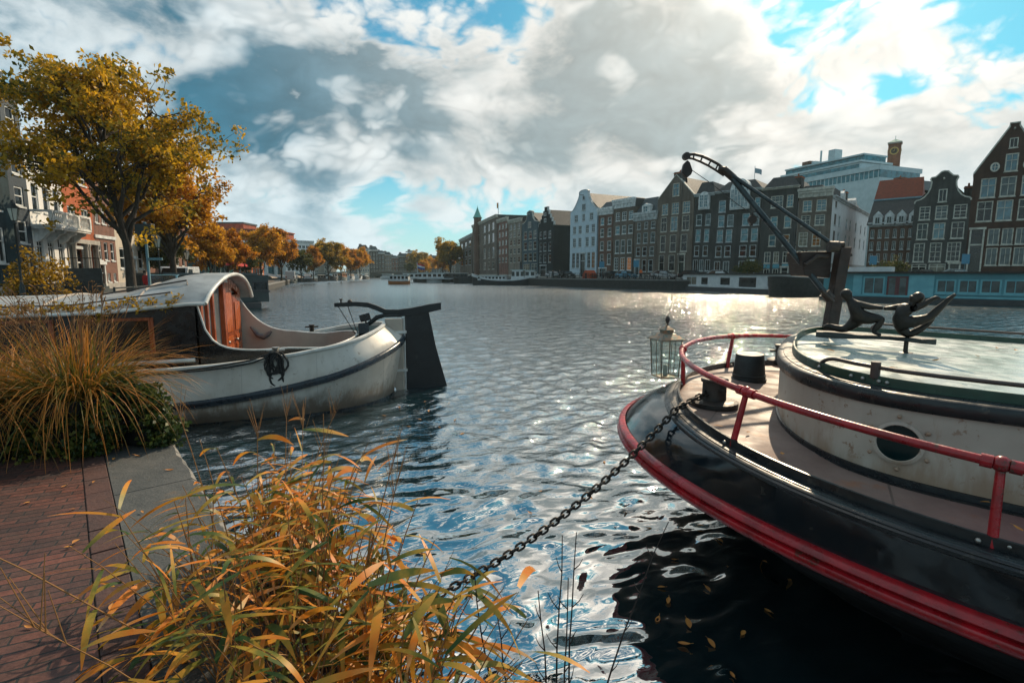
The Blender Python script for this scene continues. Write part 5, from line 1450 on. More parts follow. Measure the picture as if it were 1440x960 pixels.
x0, x1 = w_ * .26, w_ * .80; zb, zt = Z_(295), Z_(270); mb = MB()
mb.prism([(x0, zb)] + [((x0 + x1) / 2 - (x1 - x0) / 2 * math.cos(a), zb + (zt - zb) * .6 + (zt - zb) * .4 * math.sin(a)) for a in [k * math.pi / 10 for k in range(11)]] + [(x1, zb)], -.50, 1.6); dm = mb.build('arched_dormer', M_trim, t)
for k in range(2): window(dm, x0 + (x1 - x0) * (.10 + .42 * k), zb + .3, (x1 - x0) * .38, (zt - zb) * .72, 'six', 't', y=-.52, proud=True)
far_house('canal_house', 'brown brick house with pointed gable, arched loft window and chimney block on top', 922, 972, 'grey', 277, 245, 'plain', [
    (285, 301, c3(928, 937, 942, 952, 957, 967), 'six', 'ttt'), (304, 325, c3(927, 936, 941, 951, 957, 967), 'cross', 'dtd'), (330, 354, c3(927, 935, 941, 950, 956, 965), 'sash', 'ddd'), (358, 381, c3(926, 934, 940, 949), 'sash', 'dd')],
    gwin=[(943, 952, 258, 276, 'cross', 't')], door=(955, 962, 359, M_doorg), group=FB, chim=[(948, .05, 1.3, 242)])
t = far_house('canal_house', 'grey brick house with white balustrade and single white dormer', 890, 921, 'grey', 310, 298, 'flat', [
    (312, 322, c3(894, 899, 904, 909, 913, 919), 'sash', 'ddd'), (327, 342, c3(894, 899, 903, 909, 913, 919), 'sash', 'ddd'), (347, 360, c3(893, 899, 902, 908, 912, 918), 'sash', 'ddd'), (365, 382, c3(902, 908, 911, 917), 'sash', 'dd')],
    door=(893, 898, 366, M_doorg), roof_y=277, roof=M_slate, group=FB)
A, B = on_front(bpx(890, 330)), on_front(bpx(921, 330)); w_ = (B - A).length; Z_ = lambda py: zy(py, (A.y + B.y) / 2) - ST
mb = MB(); x0, x1, zb, zt = w_ * .36, w_ * .70, Z_(304), Z_(286); mb.prism([(x0, zb), (x0, zt - .4), ((x0 + x1) / 2, zt), (x1, zt - .4), (x1, zb)], -.2, 2.4); dm = mb.build('dormer', M_trim, t); window(dm, x0 + .3, zb + .2, x1 - x0 - .6, (zt - zb) * .7, 'cross', 't', y=-.22, proud=True)
far_house('canal_house', 'grey brick house with three small attic windows in broad white cornice', 861, 889, 'grey', 292, 279.5, 'flat', [
    (298, 310, c3(864, 870, 873, 879, 882, 888), 'six', 'ddt'), (317, 329, c3(864, 870, 873, 879, 882, 888), 'sash', 'tcd'), (337, 356, c3(864, 870, 872, 878, 881, 887), 'sash', 'ddd'), (362, 380, c3(863, 869, 872, 878, 881, 887), 'six', 'dol')],
    gwin=[(864, 869, 286, 291.5, 'two', 't'), (873, 878, 286, 291.5, 'two', 't'), (881, 886, 286, 291.5, 'two', 't')], group=FB)
t = far_house('canal_house', 'slim brown brick house with white attic storey and dark garage doorway', 840, 860, 'brown', 302, 292, 'flat', [
    (306, 316, c3(843, 848, 853, 858), 'sash', 'td'), (321, 333, c3(843, 848, 853, 858), 'sash', 'dd'), (339, 352, c3(843, 848, 853, 858), 'sash', 'dd'), (357, 372, c3(843, 848, 853, 858), 'sash', 'dd')],
    gwin=[(844, 848, 296, 300, 'two', 't'), (852, 857, 296, 300, 'two', 't')], door=(843, 852, 378, M_dooro), roof_y=283, roof=M_slate, group=FB, plinth=False)
far_house('canal_house', 'pale blue plastered house with sweeping bell gable and loft hatch', 801, 838, 'pale', 296, 267, 'pale', [
    (301, 311, c3(807, 812, 818, 822, 828, 833), 'six', 'ccc'), (317, 328, c3(805, 809.5, 813, 817.5, 823, 827.5, 831, 835.5), 'six', 'cccc'), (334, 347, c3(805, 809.5, 813, 817.5, 823, 827.5, 831, 835.5), 'six', 'cccc'),
    (355, 377, c3(804, 808.5, 810, 814.5, 825.5, 830, 831.5, 836), 'six', 'dddo')], gwin=[(818, 822.5, 287, 296, 'two', 'c'), (818.5, 821.5, 276, 281, 'two', 'd')], door=(816.5, 823, 357, M_dooro), group=FB, depth=16)
far_house('canal_house', 'black painted house with stepped gable and bare black side wall', 757, 778, 'black', 318, 291, 'step', [
    (325, 335, c3(758.5, 761.5, 764, 768, 771, 774.5), 'sash', 'ddd'), (341, 353, c3(758.5, 761.5, 764, 768, 771, 774.5), 'sash', 'ddd'), (357, 369, c3(758.5, 761.5, 764, 768, 771, 774.5), 'sash', 'ddd')],
    gwin=[(765, 768, 299, 303, 'two', 'd'), (765, 768, 307, 312, 'two', 'd')], door=(760, 768, 374, M_dooro), group=FB, depth=14)
far_house('canal_house', 'blue grey house with white neck gable and yellow shop panels', 734, 756, 'teal', 314, 296, 'neck', [
    (325, 336, c3(736.5, 741, 743.5, 748, 750, 754), 'sash', 'ddc'), (340, 351, c3(736.5, 741, 743.5, 748, 750, 754), 'sash', 'dcd'), (356, 367, c3(736.5, 741, 743.5, 748, 750, 754), 'sash', 'ddd'), (371, 383, c3(736, 745, 747, 755), 'shop', 'yc')], gwin=[(743, 747, 312, 320, 'two', 'd')], group=FB)
far_house('canal_house', 'sand coloured brick house with small white windows and flat white cornice', 715, 733, 'sand', 313, 308, 'flat', [
    (a, a + 8, c3(717, 720, 722, 725, 728, 731), 'sash', 'dcd') for a in (315, 325.5, 337, 349, 361)], roof_y=304, group=FB)
far_house('canal_house', 'reddish brick house with pale bands between its window rows', 700, 714, 'red', 312, 307, 'flat', [
    (a, a + 7, c3(701.5, 704, 706, 708.5, 710.5, 713), 'sash', 'ddd') for a in (315, 326, 338, 350, 362)], roof_y=303, group=FB)
# turreted gothic corner block
t = far_house('gothic_house', 'tall gothic brick block with turret and green copper spire', 665, 699, 'grey', 314, 310, 'flat', [
    (a, a + h, c3(668, 670.5, 673, 676, 682, 685, 688, 690.5, 693, 696), 'sash', 'ddcdd') for a, h in ((318, 10), (332, 12), (350, 14), (369, 10))], roof_y=307, group=FB)
A, B = on_front(bpx(665, 330)), on_front(bpx(699, 330)); w_ = (B - A).length; Z_ = lambda py: zy(py, (A.y + B.y) / 2) - ST
cx_ = w_ * .28
mb = MB(); mb.lathe([(1.25, 0), (1.25, Z_(304)), (1.5, Z_(303.5)), (1.5, Z_(302.5))], (cx_, -.2, 0), 8); tu = mb.build('turret', BR['brown'], t)
mb = MB(); mb.lathe([(1.55, Z_(302.5)), (1.05, Z_(298)), (.5, Z_(292)), (.08, Z_(287)), (.03, Z_(284))], (cx_, -.2, 0), 8); mb.build('spire', M_verd, tu)
mb = MB(); mb.tube([(w_ * .72, 3, Z_(311)), (w_ * .72, 3, Z_(289))], .10, 6); fp_ = mb.build('flagpole', M_trim, t)
mb = MB(); mb.grid([[(w_ * .72 - .1 - .35 * k, 3 + .12 * math.sin(k * 1.3), Z_(290) - dz * 1.6 + .1 * k) for k in range(6)] for dz in (0, 1)]); mb.build('flag', mat('orange_flag', (.60, .25, .04), .8), fp_)
far_house('canal_house', 'grey old house with dark roof beside the turreted block', 647, 664, 'grey', 337, 333, 'flat', [(a, a + 8, c3(649, 652, 655, 658, 660, 663), 'sash', 'ddd') for a in (341, 353, 365)], roof_y=329, group=FB)

# ------------------------------------------------------------------ buildings rising behind the far row
M_curtain = wglass('office_glass', (.06, .22, .27), .06); M_panel = mat('office_panel', (.42, .52, .54), .4, .2, col2=(.34, .44, .46), scale=1)
def slabbox(mb, A, B, dp, z0, z1):
    d = (B - A).normalized(); n = Vector((-d.y, d.x)); a, b, c, e = A, B, B + n * dp, A + n * dp
    mb.grid([[(p.x, p.y, z) for p in (a, b, c, e)] for z in (z0, z1)], True); mb.poly([(p.x, p.y, z1) for p in (a, b, c, e)])
def at_px(px, Y): k = (bpx(px, 255) - 720) / 740; return Vector((k * Y, Y))
A, B = at_px(1086, 140), at_px(1232, 115); Yo = 127; Zo = lambda py, Y=Yo: zy(py, Y, 1160)
ofc = thing('office_building', 'pale glass office building with setback top floors behind the gabled houses', 'office building', (A.x, A.y, ST))
inv = Matrix.Translation((-A.x, -A.y, -ST))
def ofl(name, m, A, B, dp, z0, z1, par=ofc):
    mb = MB(); mb.M = inv; slabbox(mb, A, B, dp, z0, z1); return mb.build(name, m, par)
d_ = (B - A).normalized(); n_ = Vector((-d_.y, d_.x))
ofl('lower_storeys', M_panel, A, B, 14, ST, Zo(262)); ofl('window_band', M_curtain, A + n_ * .3, B + n_ * .3, 13, Zo(262) - .01, Zo(252)); ofl('floor_band', M_panel, A, B, 14, Zo(252), Zo(246))
C1, C2 = A + d_ * 1.0 + n_ * 1.5, A + d_ * (B - A).length * .80 + n_ * 1.5
ofl('upper_storey', M_panel, C1, C2, 10, Zo(246) + .01, Zo(236)); ub = ofl('upper_window_band', M_curtain, C1 - n_ * .05 + d_ * .3, C2 - n_ * .05 - d_ * .3, 9, Zo(243), Zo(238)); ofl('roof_edge', M_panel, C1 - n_ * .3 - d_ * .3, C2 - n_ * .3 + d_ * .3, 10.6, Zo(236) + .02, Zo(233))
ofl('top_storey', M_curtain, C1 + n_ * 1.2, C2 + n_ * 1.2, 7, Zo(233) + .03, Zo(226)); ofl('top_roof', M_panel, C1 + n_ * .8, C2 + n_ * .8, 8, Zo(226) + .04, Zo(223.5))
L_ = (B - A).length
for k in range(26):
    p = A + d_ * (L_ * (k + .5) / 26) + n_ * .25; ofl('mullion', M_panel, p, p + d_ * .18, .2, Zo(262), Zo(252))
for (u, wd, y1) in ((.20, 2.2, 217), (.30, 1.0, 219), (.46, 1.7, 208)):
    p = A + d_ * L_ * u + n_ * 3; ofl('roof_plant', M_panel if wd < 2 else BR['brown'], p, p + d_ * wd, 2.4, Zo(223.5) + .05, Zo(y1))
mb = MB(); mb.M = inv; p = A + d_ * L_ * .39 + n_ * 3; mb.tube([(p.x, p.y, Zo(224)), (p.x, p.y, Zo(206))], .22, 8); mb.build('antenna_mast', M_panel, ofc)
# clock tower
Yt = 160; Zt = lambda py: zy(py, Yt, 1252); pt = at_px(1250, Yt)
tow = thing('clock_tower', 'slim dark brick clock tower with golden clock faces and green pyramid cap', 'clock tower', (pt.x, pt.y, ST), R(-38))
hw = 1.5; zt_ = Zt(203) - ST
mb = MB(); mb.box(-hw, hw, -hw, hw, 0, zt_); mb.build('shaft', brick('tower_brickwork', (.30, .105, .05), (.24, .085, .04), (.18, .12, .09)), tow)
mb = MB(); mb.box(-hw - .2, hw + .2, -hw - .2, hw + .2, zt_, zt_ + .35); mb.build('cornice', M_stone, tow)
mb = MB(); h2 = Zt(195.5) - ST; mb.add([(-hw - .25, -hw - .25, zt_ + .35), (hw + .25, -hw - .25, zt_ + .35), (hw + .25, hw + .25, zt_ + .35), (-hw - .25, hw + .25, zt_ + .35), (0, 0, h2)], [(0, 1, 4), (1, 2, 4), (2, 3, 4), (3, 0, 4)])
mb.tube([(0, 0, h2 - .2), (0, 0, h2 + .9)], .06, 6); mb.build('cap', M_verd, tow)
M_gold = mat('gilding', (.55, .36, .10), .4, .4)
for k in range(4):
    a = k * math.pi / 2; zc = Zt(213.5) - ST; Mk = Matrix.Rotation(a, 4, 'Z') @ Matrix.Translation((0, -hw, zc))
    mb = MB(); mb.M = Mk; mb.lathe([(.80, -.05), (.80, .08), (1.08, .08), (1.08, -.05)], n=28, ax='y')
    for j in range(12): b = j * math.pi / 6; mb.box(0.62 * math.sin(b) - .05, 0.62 * math.sin(b) + .05, -.10, -.04, 0.62 * math.cos(b) - .05, 0.62 * math.cos(b) + .05)
    cf = mb.build('clock_face', M_gold, tow)
    mb = MB(); mb.M = Mk; mb.lathe([(.81, .03), (0, .031)], n=24, ax='y'); mb.build('dial', mat('black_dial', (.02, .015, .012), .5), cf)
    mb = MB(); mb.M = Mk; mb.tube([(0, -.13, -.08), (.10, -.13, .62)], .05, 5); mb.tube([(.05, -.15, -.02), (-.36, -.15, -.14)], .06, 5); mb.build('clock_hands', M_gold, cf)
# white terrace-house roofs right of the tower
A, B = at_px(1240, 108), at_px(1279, 103); Zz = lambda py: zy(py, 105, 1262)
house('townhouse', 'white stone townhouse with dormered slate roof seen over the warehouse ridge', A, B, 'cream', Zz(272), Zz(268), 'flat', [(Zz(282), Zz(273), [(.1, .25), (.4, .55), (.7, .85)], 'two', 'd')], roofz=Zz(253), roof=M_slate, group=FB, chim=[(.2, 2, 1.4, Zz(246)), (.75, 2, 1.2, Zz(256))])
# ------------------------------------------------------------------ houses of the tree-lined bank
def left_house(name, label, t0, t1, wall, eave_y, top_y, kind='flat', rows=(), **kw):
    kw.setdefault('base', SLT)
    A, B = lf(t0), lf(t1); Y = (A.y + B.y) / 2; Z = lambda py: zy(py, Y)
    return house(name, label, A, B, wall, Z(eave_y), Z(top_y), kind, [(Z(r[1]), Z(r[0]), r[2]) + tuple(r[3:]) for r in rows], **kw), Z
LB = 'houses along the tree-lined bank'
three = [(.10, .28), (.41, .59), (.72, .90)]; two_ = [(.14, .40), (.60, .86)]
M_win_blue = mat('pale_blue_trim', (.36, .46, .50), .6, col2=(.28, .37, .41), scale=2)
t, Z = left_house('tall_house', 'tall blue grey house with white window frames at left behind the big tree', -11.5, -2.4, brick('deep_teal_brickwork', (.020, .046, .056), (.016, .038, .047), (.03, .05, .06)), 62, 54, 'flat',
    [(a, b, [(.06, .17), (.24, .35), (.42, .53), (.60, .71), (.78, .89)], 'cross', 'tdd') for a, b in ((85, 130), (155, 205), (230, 285), (312, 368))], roofz=None, depth=9, group=LB)
t, Z = left_house('tall_house', 'narrow dark navy house squeezed beside the white balcony house', -2.4, -.6, mat('navy_plaster', (.022, .040, .056), .6, scale=2), 130, 124, 'flat',
    [(a, b, [(.25, .75)], 'sash', 'd') for a, b in ((150, 185), (210, 245), (262, 290), (310, 342), (358, 385))], depth=9, group=LB, plinth=False)
t, Z = left_house('balcony_house', 'white stone house with long balustraded balcony on scrolled brackets', -.6, 3.4, 'white', 214, 205, 'flat',
    [(222, 250, three, 'sash', 'd'), (262, 300, three, 'sash', 'd'), (331, 374, three, 'cross', 'd')], depth=9, group=LB)
w_ = 4.0; zb, zt = Z(322) - SLT, Z(299) - SLT
mb = MB(); mb.box(-.1, w_ + .9, -1.25, -.02, zb, zb + .16); mb.box(-.05, w_ + .85, -1.2, -.02, zb - .12, zb - .002); bal = mb.build('balcony', M_trim, t)
mb = MB()
mb.box(-.1, w_ + .9, -1.25, -1.05, zt - .14, zt); mb.box(-.1, .08, -1.05, -.02, zt - .14, zt); mb.box(w_ + .72, w_ + .9, -1.05, -.02, zt - .14, zt)
for x in (-.1, 1.5, 3.1, w_ + .68): mb.box(x, x + .22, -1.27, -1.03, zb + .161, zt - .14)
mb.build('handrail', M_trim, bal)
BAL = MB().lathe([(.05, 0), (.05, .04), (.03, .10), (.07, .25), (.035, .48), (.03, .58), (.055, .62)], n=8).mesh('baluster', M_trim, 50)
hb = zt - .14 - zb - .161
for k in range(22):
    x = .2 + k * .21
    if any(abs(x - a - .11) < .16 for a in (1.5, 3.1)): continue
    b_ = link('baluster', BAL, bal, (x, -1.15, zb + .161)); b_.scale = (1, 1, hb / .62)
for x in (.35, 1.75, 3.1, 4.4):
    mb = MB(); mb.prism([(-.02, zb - .12), (-1.05, zb - .12), (-1.0, zb - .30), (-.72, zb - .42), (-.45, zb - .75), (-.10, zb - .95), (-.02, zb - .95)], x - .14, x + .14, 'x'); mb.build('bracket', M_trim, bal)
mb = MB(); zz = Z(258) - SLT
for k in range(4): mb.box(w_ * (.03 + .30 * k), w_ * (.03 + .30 * k) + .22, -.10, -.001, Z(375) - SLT, zb - .98 if k else zb - .98); 
mb = MB(); mb.box(.0, w_, -.12, -.001, Z(378) - SLT, Z(375.5) - SLT); mb.build('string_course', M_trim, t)
t, Z = left_house('orange_house', 'orange red brick house with white ground floor and columned doorway', 3.4, 7.6, 'orange', 232, 226, 'flat',
    [(240, 258, two_, 'sash', 'd'), (292, 320, two_, 'cross', 'c'), (352, 383, [(.62, .86)], 'sash', 'd')], depth=9, group=LB, door=(.18, .48, Z(348) - SLT + .0, M_doorg))
mb = MB(); mb.box(.0, 4.19, -.09, -.003, .76, Z(345) - SLT)
mb = MB(); zc = Z(343) - SLT; mb.box(-.02, 4.22, -.35, -.002, zc, zc + .32); cc = mb.build('ledge', M_stone, t)
for x in (.45, 2.2, 2.55, 3.85):
    mb = MB(); mb.lathe([(.20, .1), (.20, .25), (.15, .3), (.13, zc - .25), (.19, zc - .12), (.19, zc - .002)], (x, -.22, 0), 12); mb.build('column', M_stone, t, smooth=40)
for a, b in ((.02, .62), (2.1, 2.55), (3.7, 4.18)): mb = MB(); mb.box(a, b, -.07, -.003, .76, zc - .002); mb.build('rendered_panel', M_stone, t)
mb = MB()
for k in range(6): mb.box(-.9 , 2.2, -.30 - .30 * (6 - k), -.30 - .30 * (5 - k) + (.3 if k == 5 else .0), -.0, .19 * (k + 1))
mb.box(-1.05, -.91, -2.4, -.1, 0, 1.9); st_ = mb.build('stoop', mat('blue_stone_steps', (.045, .060, .066), .6, col2=(.03, .04, .045), scale=3), t)
mb = MB()
for y in (-2.3, -1.2, -.2): mb.tube([(-.98, y, 1.9), (-.98, y, 2.6)], .03, 6)
mb.tube([(-.98, -2.3, 2.6), (-.98, -.2, 2.6)], .03, 6); mb.build('railing', M_iron, st_)
t, Z = left_house('brick_house', 'brown brick house with white plastered lower floors and paired windows', 7.6, 11.2, 'red', 240, 234, 'flat',
    [(250, 268, three, 'sash', 'd'), (288, 315, three, 'cross', 'y'), (341, 366, three, 'sash', 'd'), (384, 396, [(.45, .60), (.75, .9)], 'two', 'd')], depth=9, group=LB, door=(.06, .30, Z(372) - SLT, M_dooro))
mb = MB(); segs = []
zb = Z(336) - SLT; mb.box(-.02, 3.62, -.10, -.003, zb, zb + .25); mb.build('string_course', M_trim, t)
t, Z = left_house('cream_house', 'cream plastered house with bay window above its door, right of brick house', 11.2, 17.5, 'cream', 262, 256, 'flat',
    [(270, 290, three, 'sash', 'd'), (300, 326, three, 'cross', 'c'), (350, 378, three, 'sash', 'd')], depth=9, group=LB, door=(.40, .60, Z(352) - SLT - .6, M_doorg))
t, Z = left_house('corner_house', 'long red brick house front half hidden behind the golden trees', 17.5, 30, 'red', 285, 280, 'flat',
    [(a, b, [(.05 + .16 * k, .13 + .16 * k) for k in range(6)], 'sash', 'dcd') for a, b in ((292, 308), (318, 338), (350, 374))], depth=9, group=LB)
# low teal glazed pavilion and an orange brick block further along
A, B = lf(34), lf(52); Y = 70; Zp = lambda py: zy(py, Y)
pv = thing('pavilion', 'teal glass fronted pavilion with flat roof and red awnings', 'pavilion', (A.x, A.y, SLT), math.atan2((B - A).y, (B - A).x))
mb = MB(); mb.box(0, 18.7, 0, 9, 0, Zp(336) - SLT); mb.build('wall', wglass('pavilion_glass', (.04, .16, .18), .1), pv)
mb = MB(); mb.box(-.3, 19, -.6, 9.3, Zp(336) - SLT + .01, Zp(331) - SLT); mb.build('roof', M_panel, pv)
for k in range(8):
    mb = MB(); mb.box(.1 + k * 2.6, .3 + k * 2.6, -.12, .0, 0, Zp(336) - SLT); mb.build('mullion', M_panel, pv)
for k in range(3):
    x = 1 + k * 6; mb = MB(); mb.add([(x, -.05, 4.0), (x + 5, -.05, 4.0), (x + 5, -3.0, 2.9), (x, -3.0, 2.9), (x, -3.0, 2.6), (x + 5, -3.0, 2.6)], [(0, 1, 2, 3), (3, 2, 5, 4)]); mb.build('awning', mat('red_canvas', (.50, .018, .02), .7), pv)
A, B = lf(56), lf(80); Y = 97; Zp = lambda py: zy(py, Y)
house('brick_block', 'orange brick block with white windows past the pavilion', A, B, 'orange', Zp(352), Zp(349), 'flat',
      [(Zp(b), Zp(a), [(.04 + .12 * k, .11 + .12 * k) for k in range(8)], 'two', 'cd') for a, b in ((355, 361), (366, 373), (377, 385))], depth=12, group=LB, base=SLT)

# ------------------------------------------------------------------ round red opera house and the white hall beside it
Yc = 230; oc = at_px(318, Yc); Zo = lambda py: zy(py, 200)
op = thing('opera_house', 'round red brick opera house with white window band and pale columns', 'opera house', (oc.x, oc.y, ST))
Rr = 27
M_oper = brick('opera_brickwork', (.40, .085, .035), (.33, .07, .03), (.30, .10, .06), .6, .2)
def drum(name, m, r, z0, z1, a0=-170, a1=20, par=op, n=40):
    mb = MB(); pts = [(r * math.cos(R(a0 + (a1 - a0) * k / n)), r * 1.0 * math.sin(R(a0 + (a1 - a0) * k / n))) for k in range(n + 1)]
    mb.grid([[(x, y, z0) for x, y in pts], [(x, y, z1) for x, y in pts]]); mb.poly([(x, y, z1) for x, y in pts]); mb.poly([(x, y, z0) for x, y in pts]); return mb.build(name, m, par, smooth=30)
a0, a1 = -190, 10
drum('brick_drum', M_oper, Rr, Zo(336) - ST, Zo(320) - ST, a0, a1); drum('roof_edge', M_oper, Rr + .5, Zo(320) - ST, Zo(318.5) - ST, a0, a1)
drum('window_band', M_trim, Rr + .8, Zo(349) - ST, Zo(336) - ST, a0, a1); drum('dark_band', mat('dark_band', (.03, .05, .055), .4), Rr - .5, Zo(356) - ST, Zo(349) - ST, a0, a1); drum('base', M_curtain, Rr - 2.5, 0, Zo(356) - ST, a0, a1)
wm_ = MB().box(-.55, .55, -.06, .3, 0, 1.9).mesh('window', GL_['d'])
for k in range(44):
    a = R(-178 + 4.1 * k); o = link('window', wm_, op, ((Rr + .8) * math.cos(a), (Rr + .8) * math.sin(a), Zo(346) - ST), a + math.pi / 2)
cm_ = MB().lathe([(.8, 0), (.8, Zo(356) - ST)], n=10).mesh('column', M_trim, 40)
for k in range(18): a = R(-175 + 10.2 * k); link('column', cm_, op, ((Rr - .8) * math.cos(a), (Rr - .8) * math.sin(a), 0))
mb = MB(); mb.box(-8, 6, 2, 14, Zo(322) - ST, Zo(303) - ST); tw = mb.build('fly_tower', M_oper, op)
mb = MB(); mb.box(-8.3, 6.3, 1.7, 14.3, Zo(303) - ST + .01, Zo(300.5) - ST); mb.build('roof', M_slate, tw)
A, B = at_px(398, 218), at_px(439, 226); Zw = lambda py: zy(py, 222)
house('white_hall', 'white modern hall with ribbon windows beside the round red building', A, B, 'white', Zw(342), Zw(338), 'flat',
      [(Zw(b), Zw(a), [(.05 + .135 * k, .16 + .135 * k) for k in range(7)], 'two', 'd') for a, b in ((345, 349), (353, 358), (364, 370), (375, 381))], depth=16, base=ST, group=None, plinth=False)

# ------------------------------------------------------------------ houses closing the view, and the bridge
FG = 'far houses closing the view'
spec = [  # px0, px1, eave, top, roof, depth Y, wall, words
    (492, 501, 356, 354, 351, 330, 'sand', 'pale far house just behind the last golden tree'),
    (500, 517, 352, 350, 344, 322, 'cream', 'tallest far house with dark hipped roof above its pale front'),
    (518, 530, 353, 351, 346, 345, 'dark', 'dark fronted far house right of the tall hipped roof'),
    (530, 539, 357, 355, 352, 352, 'grey', 'grey far house with slate roof before the bridge'),
    (539, 549, 359, 358, 354, 356, 'sand', 'sand coloured far house with dark attic'),
    (549, 558, 363, 362, 359, 368, 'red', 'small red fronted far house at the river bend'),
    (557, 573, 361, 360, 356, 372, 'grey', 'broad grey far house behind the bridge'),
    (572, 584, 356, 354, 352, 366, 'red', 'red brick far house with pale top storey'),
    (584, 600, 368, 367, 364, 385, 'dark', 'low dark far house between two yellow trees'),
    (600, 618, 366, 365, 359, 392, 'teal', 'low far house with blue green roof by the trees'),
    (618, 640, 370, 369, 364, 395, 'grey', 'low grey far house behind the tall yellow tree')]
for px0, px1, e, tp, rf, Y, wl_, lab in spec:
    A, B = at_px(px0, Y), at_px(px1, Y + 2); Zq = lambda py: zy(py, Y)
    n = max(2, int((px1 - px0) / 3.2)); cols = [((k + .25) / n, (k + .75) / n) for k in range(n)]
    nr = max(2, int((384 - e) / 6)); rws = [(Zq(e + 2 + (382 - e) / nr * (k + .7)), Zq(e + 2 + (382 - e) / nr * (k + .1)), cols, 'two', 'dcd') for k in range(nr)]
    house('far_house', lab, A, B, wl_, Zq(e), Zq(tp), 'flat', rws, roofz=Zq(rf), roof=M_slate, depth=14, group=FG, plinth=False, chim=[(.3, 4, 1.6, Zq(rf - 1.5))])
br = thing('bridge', 'low arched stone bridge closing the far end of the river', 'bridge', (-130, 346, 0))
M_bst = mat('bridge_stone', (.07, .075, .075), .85, col2=(.05, .05, .05), scale=.4, streak=.3)
mb = MB(); Wb = 92; arches = [(6 + 17.2 * k, 6 + 17.2 * k + 13) for k in range(5)]
def deckz(x): return 2.6 + 1.1 * math.sin(math.pi * x / Wb)
pts = [(0, 0)]; top = [(Wb * k / 24, deckz(Wb * k / 24)) for k in range(25)]
for a, b in arches: pts += [(a, 0)] + [((a + b) / 2 - (b - a) / 2 * math.cos(R(10 * k)), 0.2 + 1.9 * math.sin(R(10 * k))) for k in range(19)] + [(b, 0)]
pts += [(Wb, 0)]; mb.prism(pts + top[::-1], 0, 12); mb.build('arches', M_bst, br)
mb = MB(); mb.grid([[(x, -.1, z) for x, z in top], [(x, -.1, z + .5) for x, z in top], [(x, .3, z + .5) for x, z in top]]); mb.build('parapet', M_copestone, br)
for k in range(10):
    x = 4 + Wb / 10.3 * k; mb = MB(); mb.tube([(x, .2, deckz(x)), (x, .2, deckz(x) + 4)], .10, 6); mb.ball((x, .2, deckz(x) + 4.2), .3, 8); mb.build('lamp', M_iron, br)
for (x0, x1, z1, wl_, lab) in ((-420, -160, 13, 'grey', 'long grey row of roofs far behind the left bank trees'), (-75, 300, 12, 'dark', 'long dark row of roofs far behind the right bank')):
    A, B = Vector((x0, 470)), Vector((x1, 470))
    house('distant_terrace', lab, A, B, wl_, z1, z1 + .8, 'flat', [(ST + 2 + 3 * k, ST + 4 + 3 * k, [((j + .3) / 30, (j + .7) / 30) for j in range(30)], 'two', 'd') for k in range(3)], roofz=z1 + 4, roof=M_slate, depth=14, plinth=False)
# ------------------------------------------------------------------ trees
M_bark = mat('bark', (.030, .023, .017), .9, col2=(.055, .043, .032), scale=3, bump=.8, bscale=10, stretch=(4, 4, 1))
PAL = dict(
    mixed=leafmat('autumn_leaves_mixed', [(.030, .042, .010), (.12, .115, .014), (.40, .25, .016), (.66, .37, .018), (.82, .50, .03)], .5),
    gold=leafmat('autumn_leaves_gold', [(.20, .10, .012), (.48, .22, .016), (.70, .35, .025), (.80, .46, .036)], .5),
    amber=leafmat('autumn_leaves_amber', [(.14, .075, .012), (.40, .155, .013), (.62, .26, .017), (.72, .36, .025)], .5),
    green=leafmat('late_green_leaves', [(.028, .045, .016), (.05, .066, .018), (.11, .10, .018), (.22, .16, .018)], .42),
    olive=leafmat('olive_gold_leaves', [(.08, .075, .014), (.24, .15, .016), (.46, .27, .022), (.60, .37, .03)], .5),
)
def leaf_cloud(g, centers, radii, per, size, elong=1.5, droop=.2):
    """leaf-sized faces scattered in clumps; returns vertices of quads"""
    idx = np.repeat(np.arange(len(centers)), per); n = len(idx)
    u = g.normal(size=(n, 3)); u /= np.linalg.norm(u, axis=1, keepdims=True)
    rad = g.random(n) ** (1 / 2.2)
    p = centers[idx] + u * (rad * radii[idx])[:, None] * np.array([1, 1, .72])
    d = g.normal(size=(n, 3)) + np.array([0, 0, -droop]); d /= np.linalg.norm(d, axis=1, keepdims=True)
    e = g.normal(size=(n, 3)); e = np.cross(d, e); e /= np.linalg.norm(e, axis=1, keepdims=True)
    s = size * g.uniform(.65, 1.25, n)[:, None]
    k = np.cross(d, e) * s * .18
    return np.stack([p, p + d * s * .5 * elong + e * s * .42 + k, p + d * s * elong, p + d * s * .5 * elong - e * s * .42 + k], 1).reshape(-1, 3)


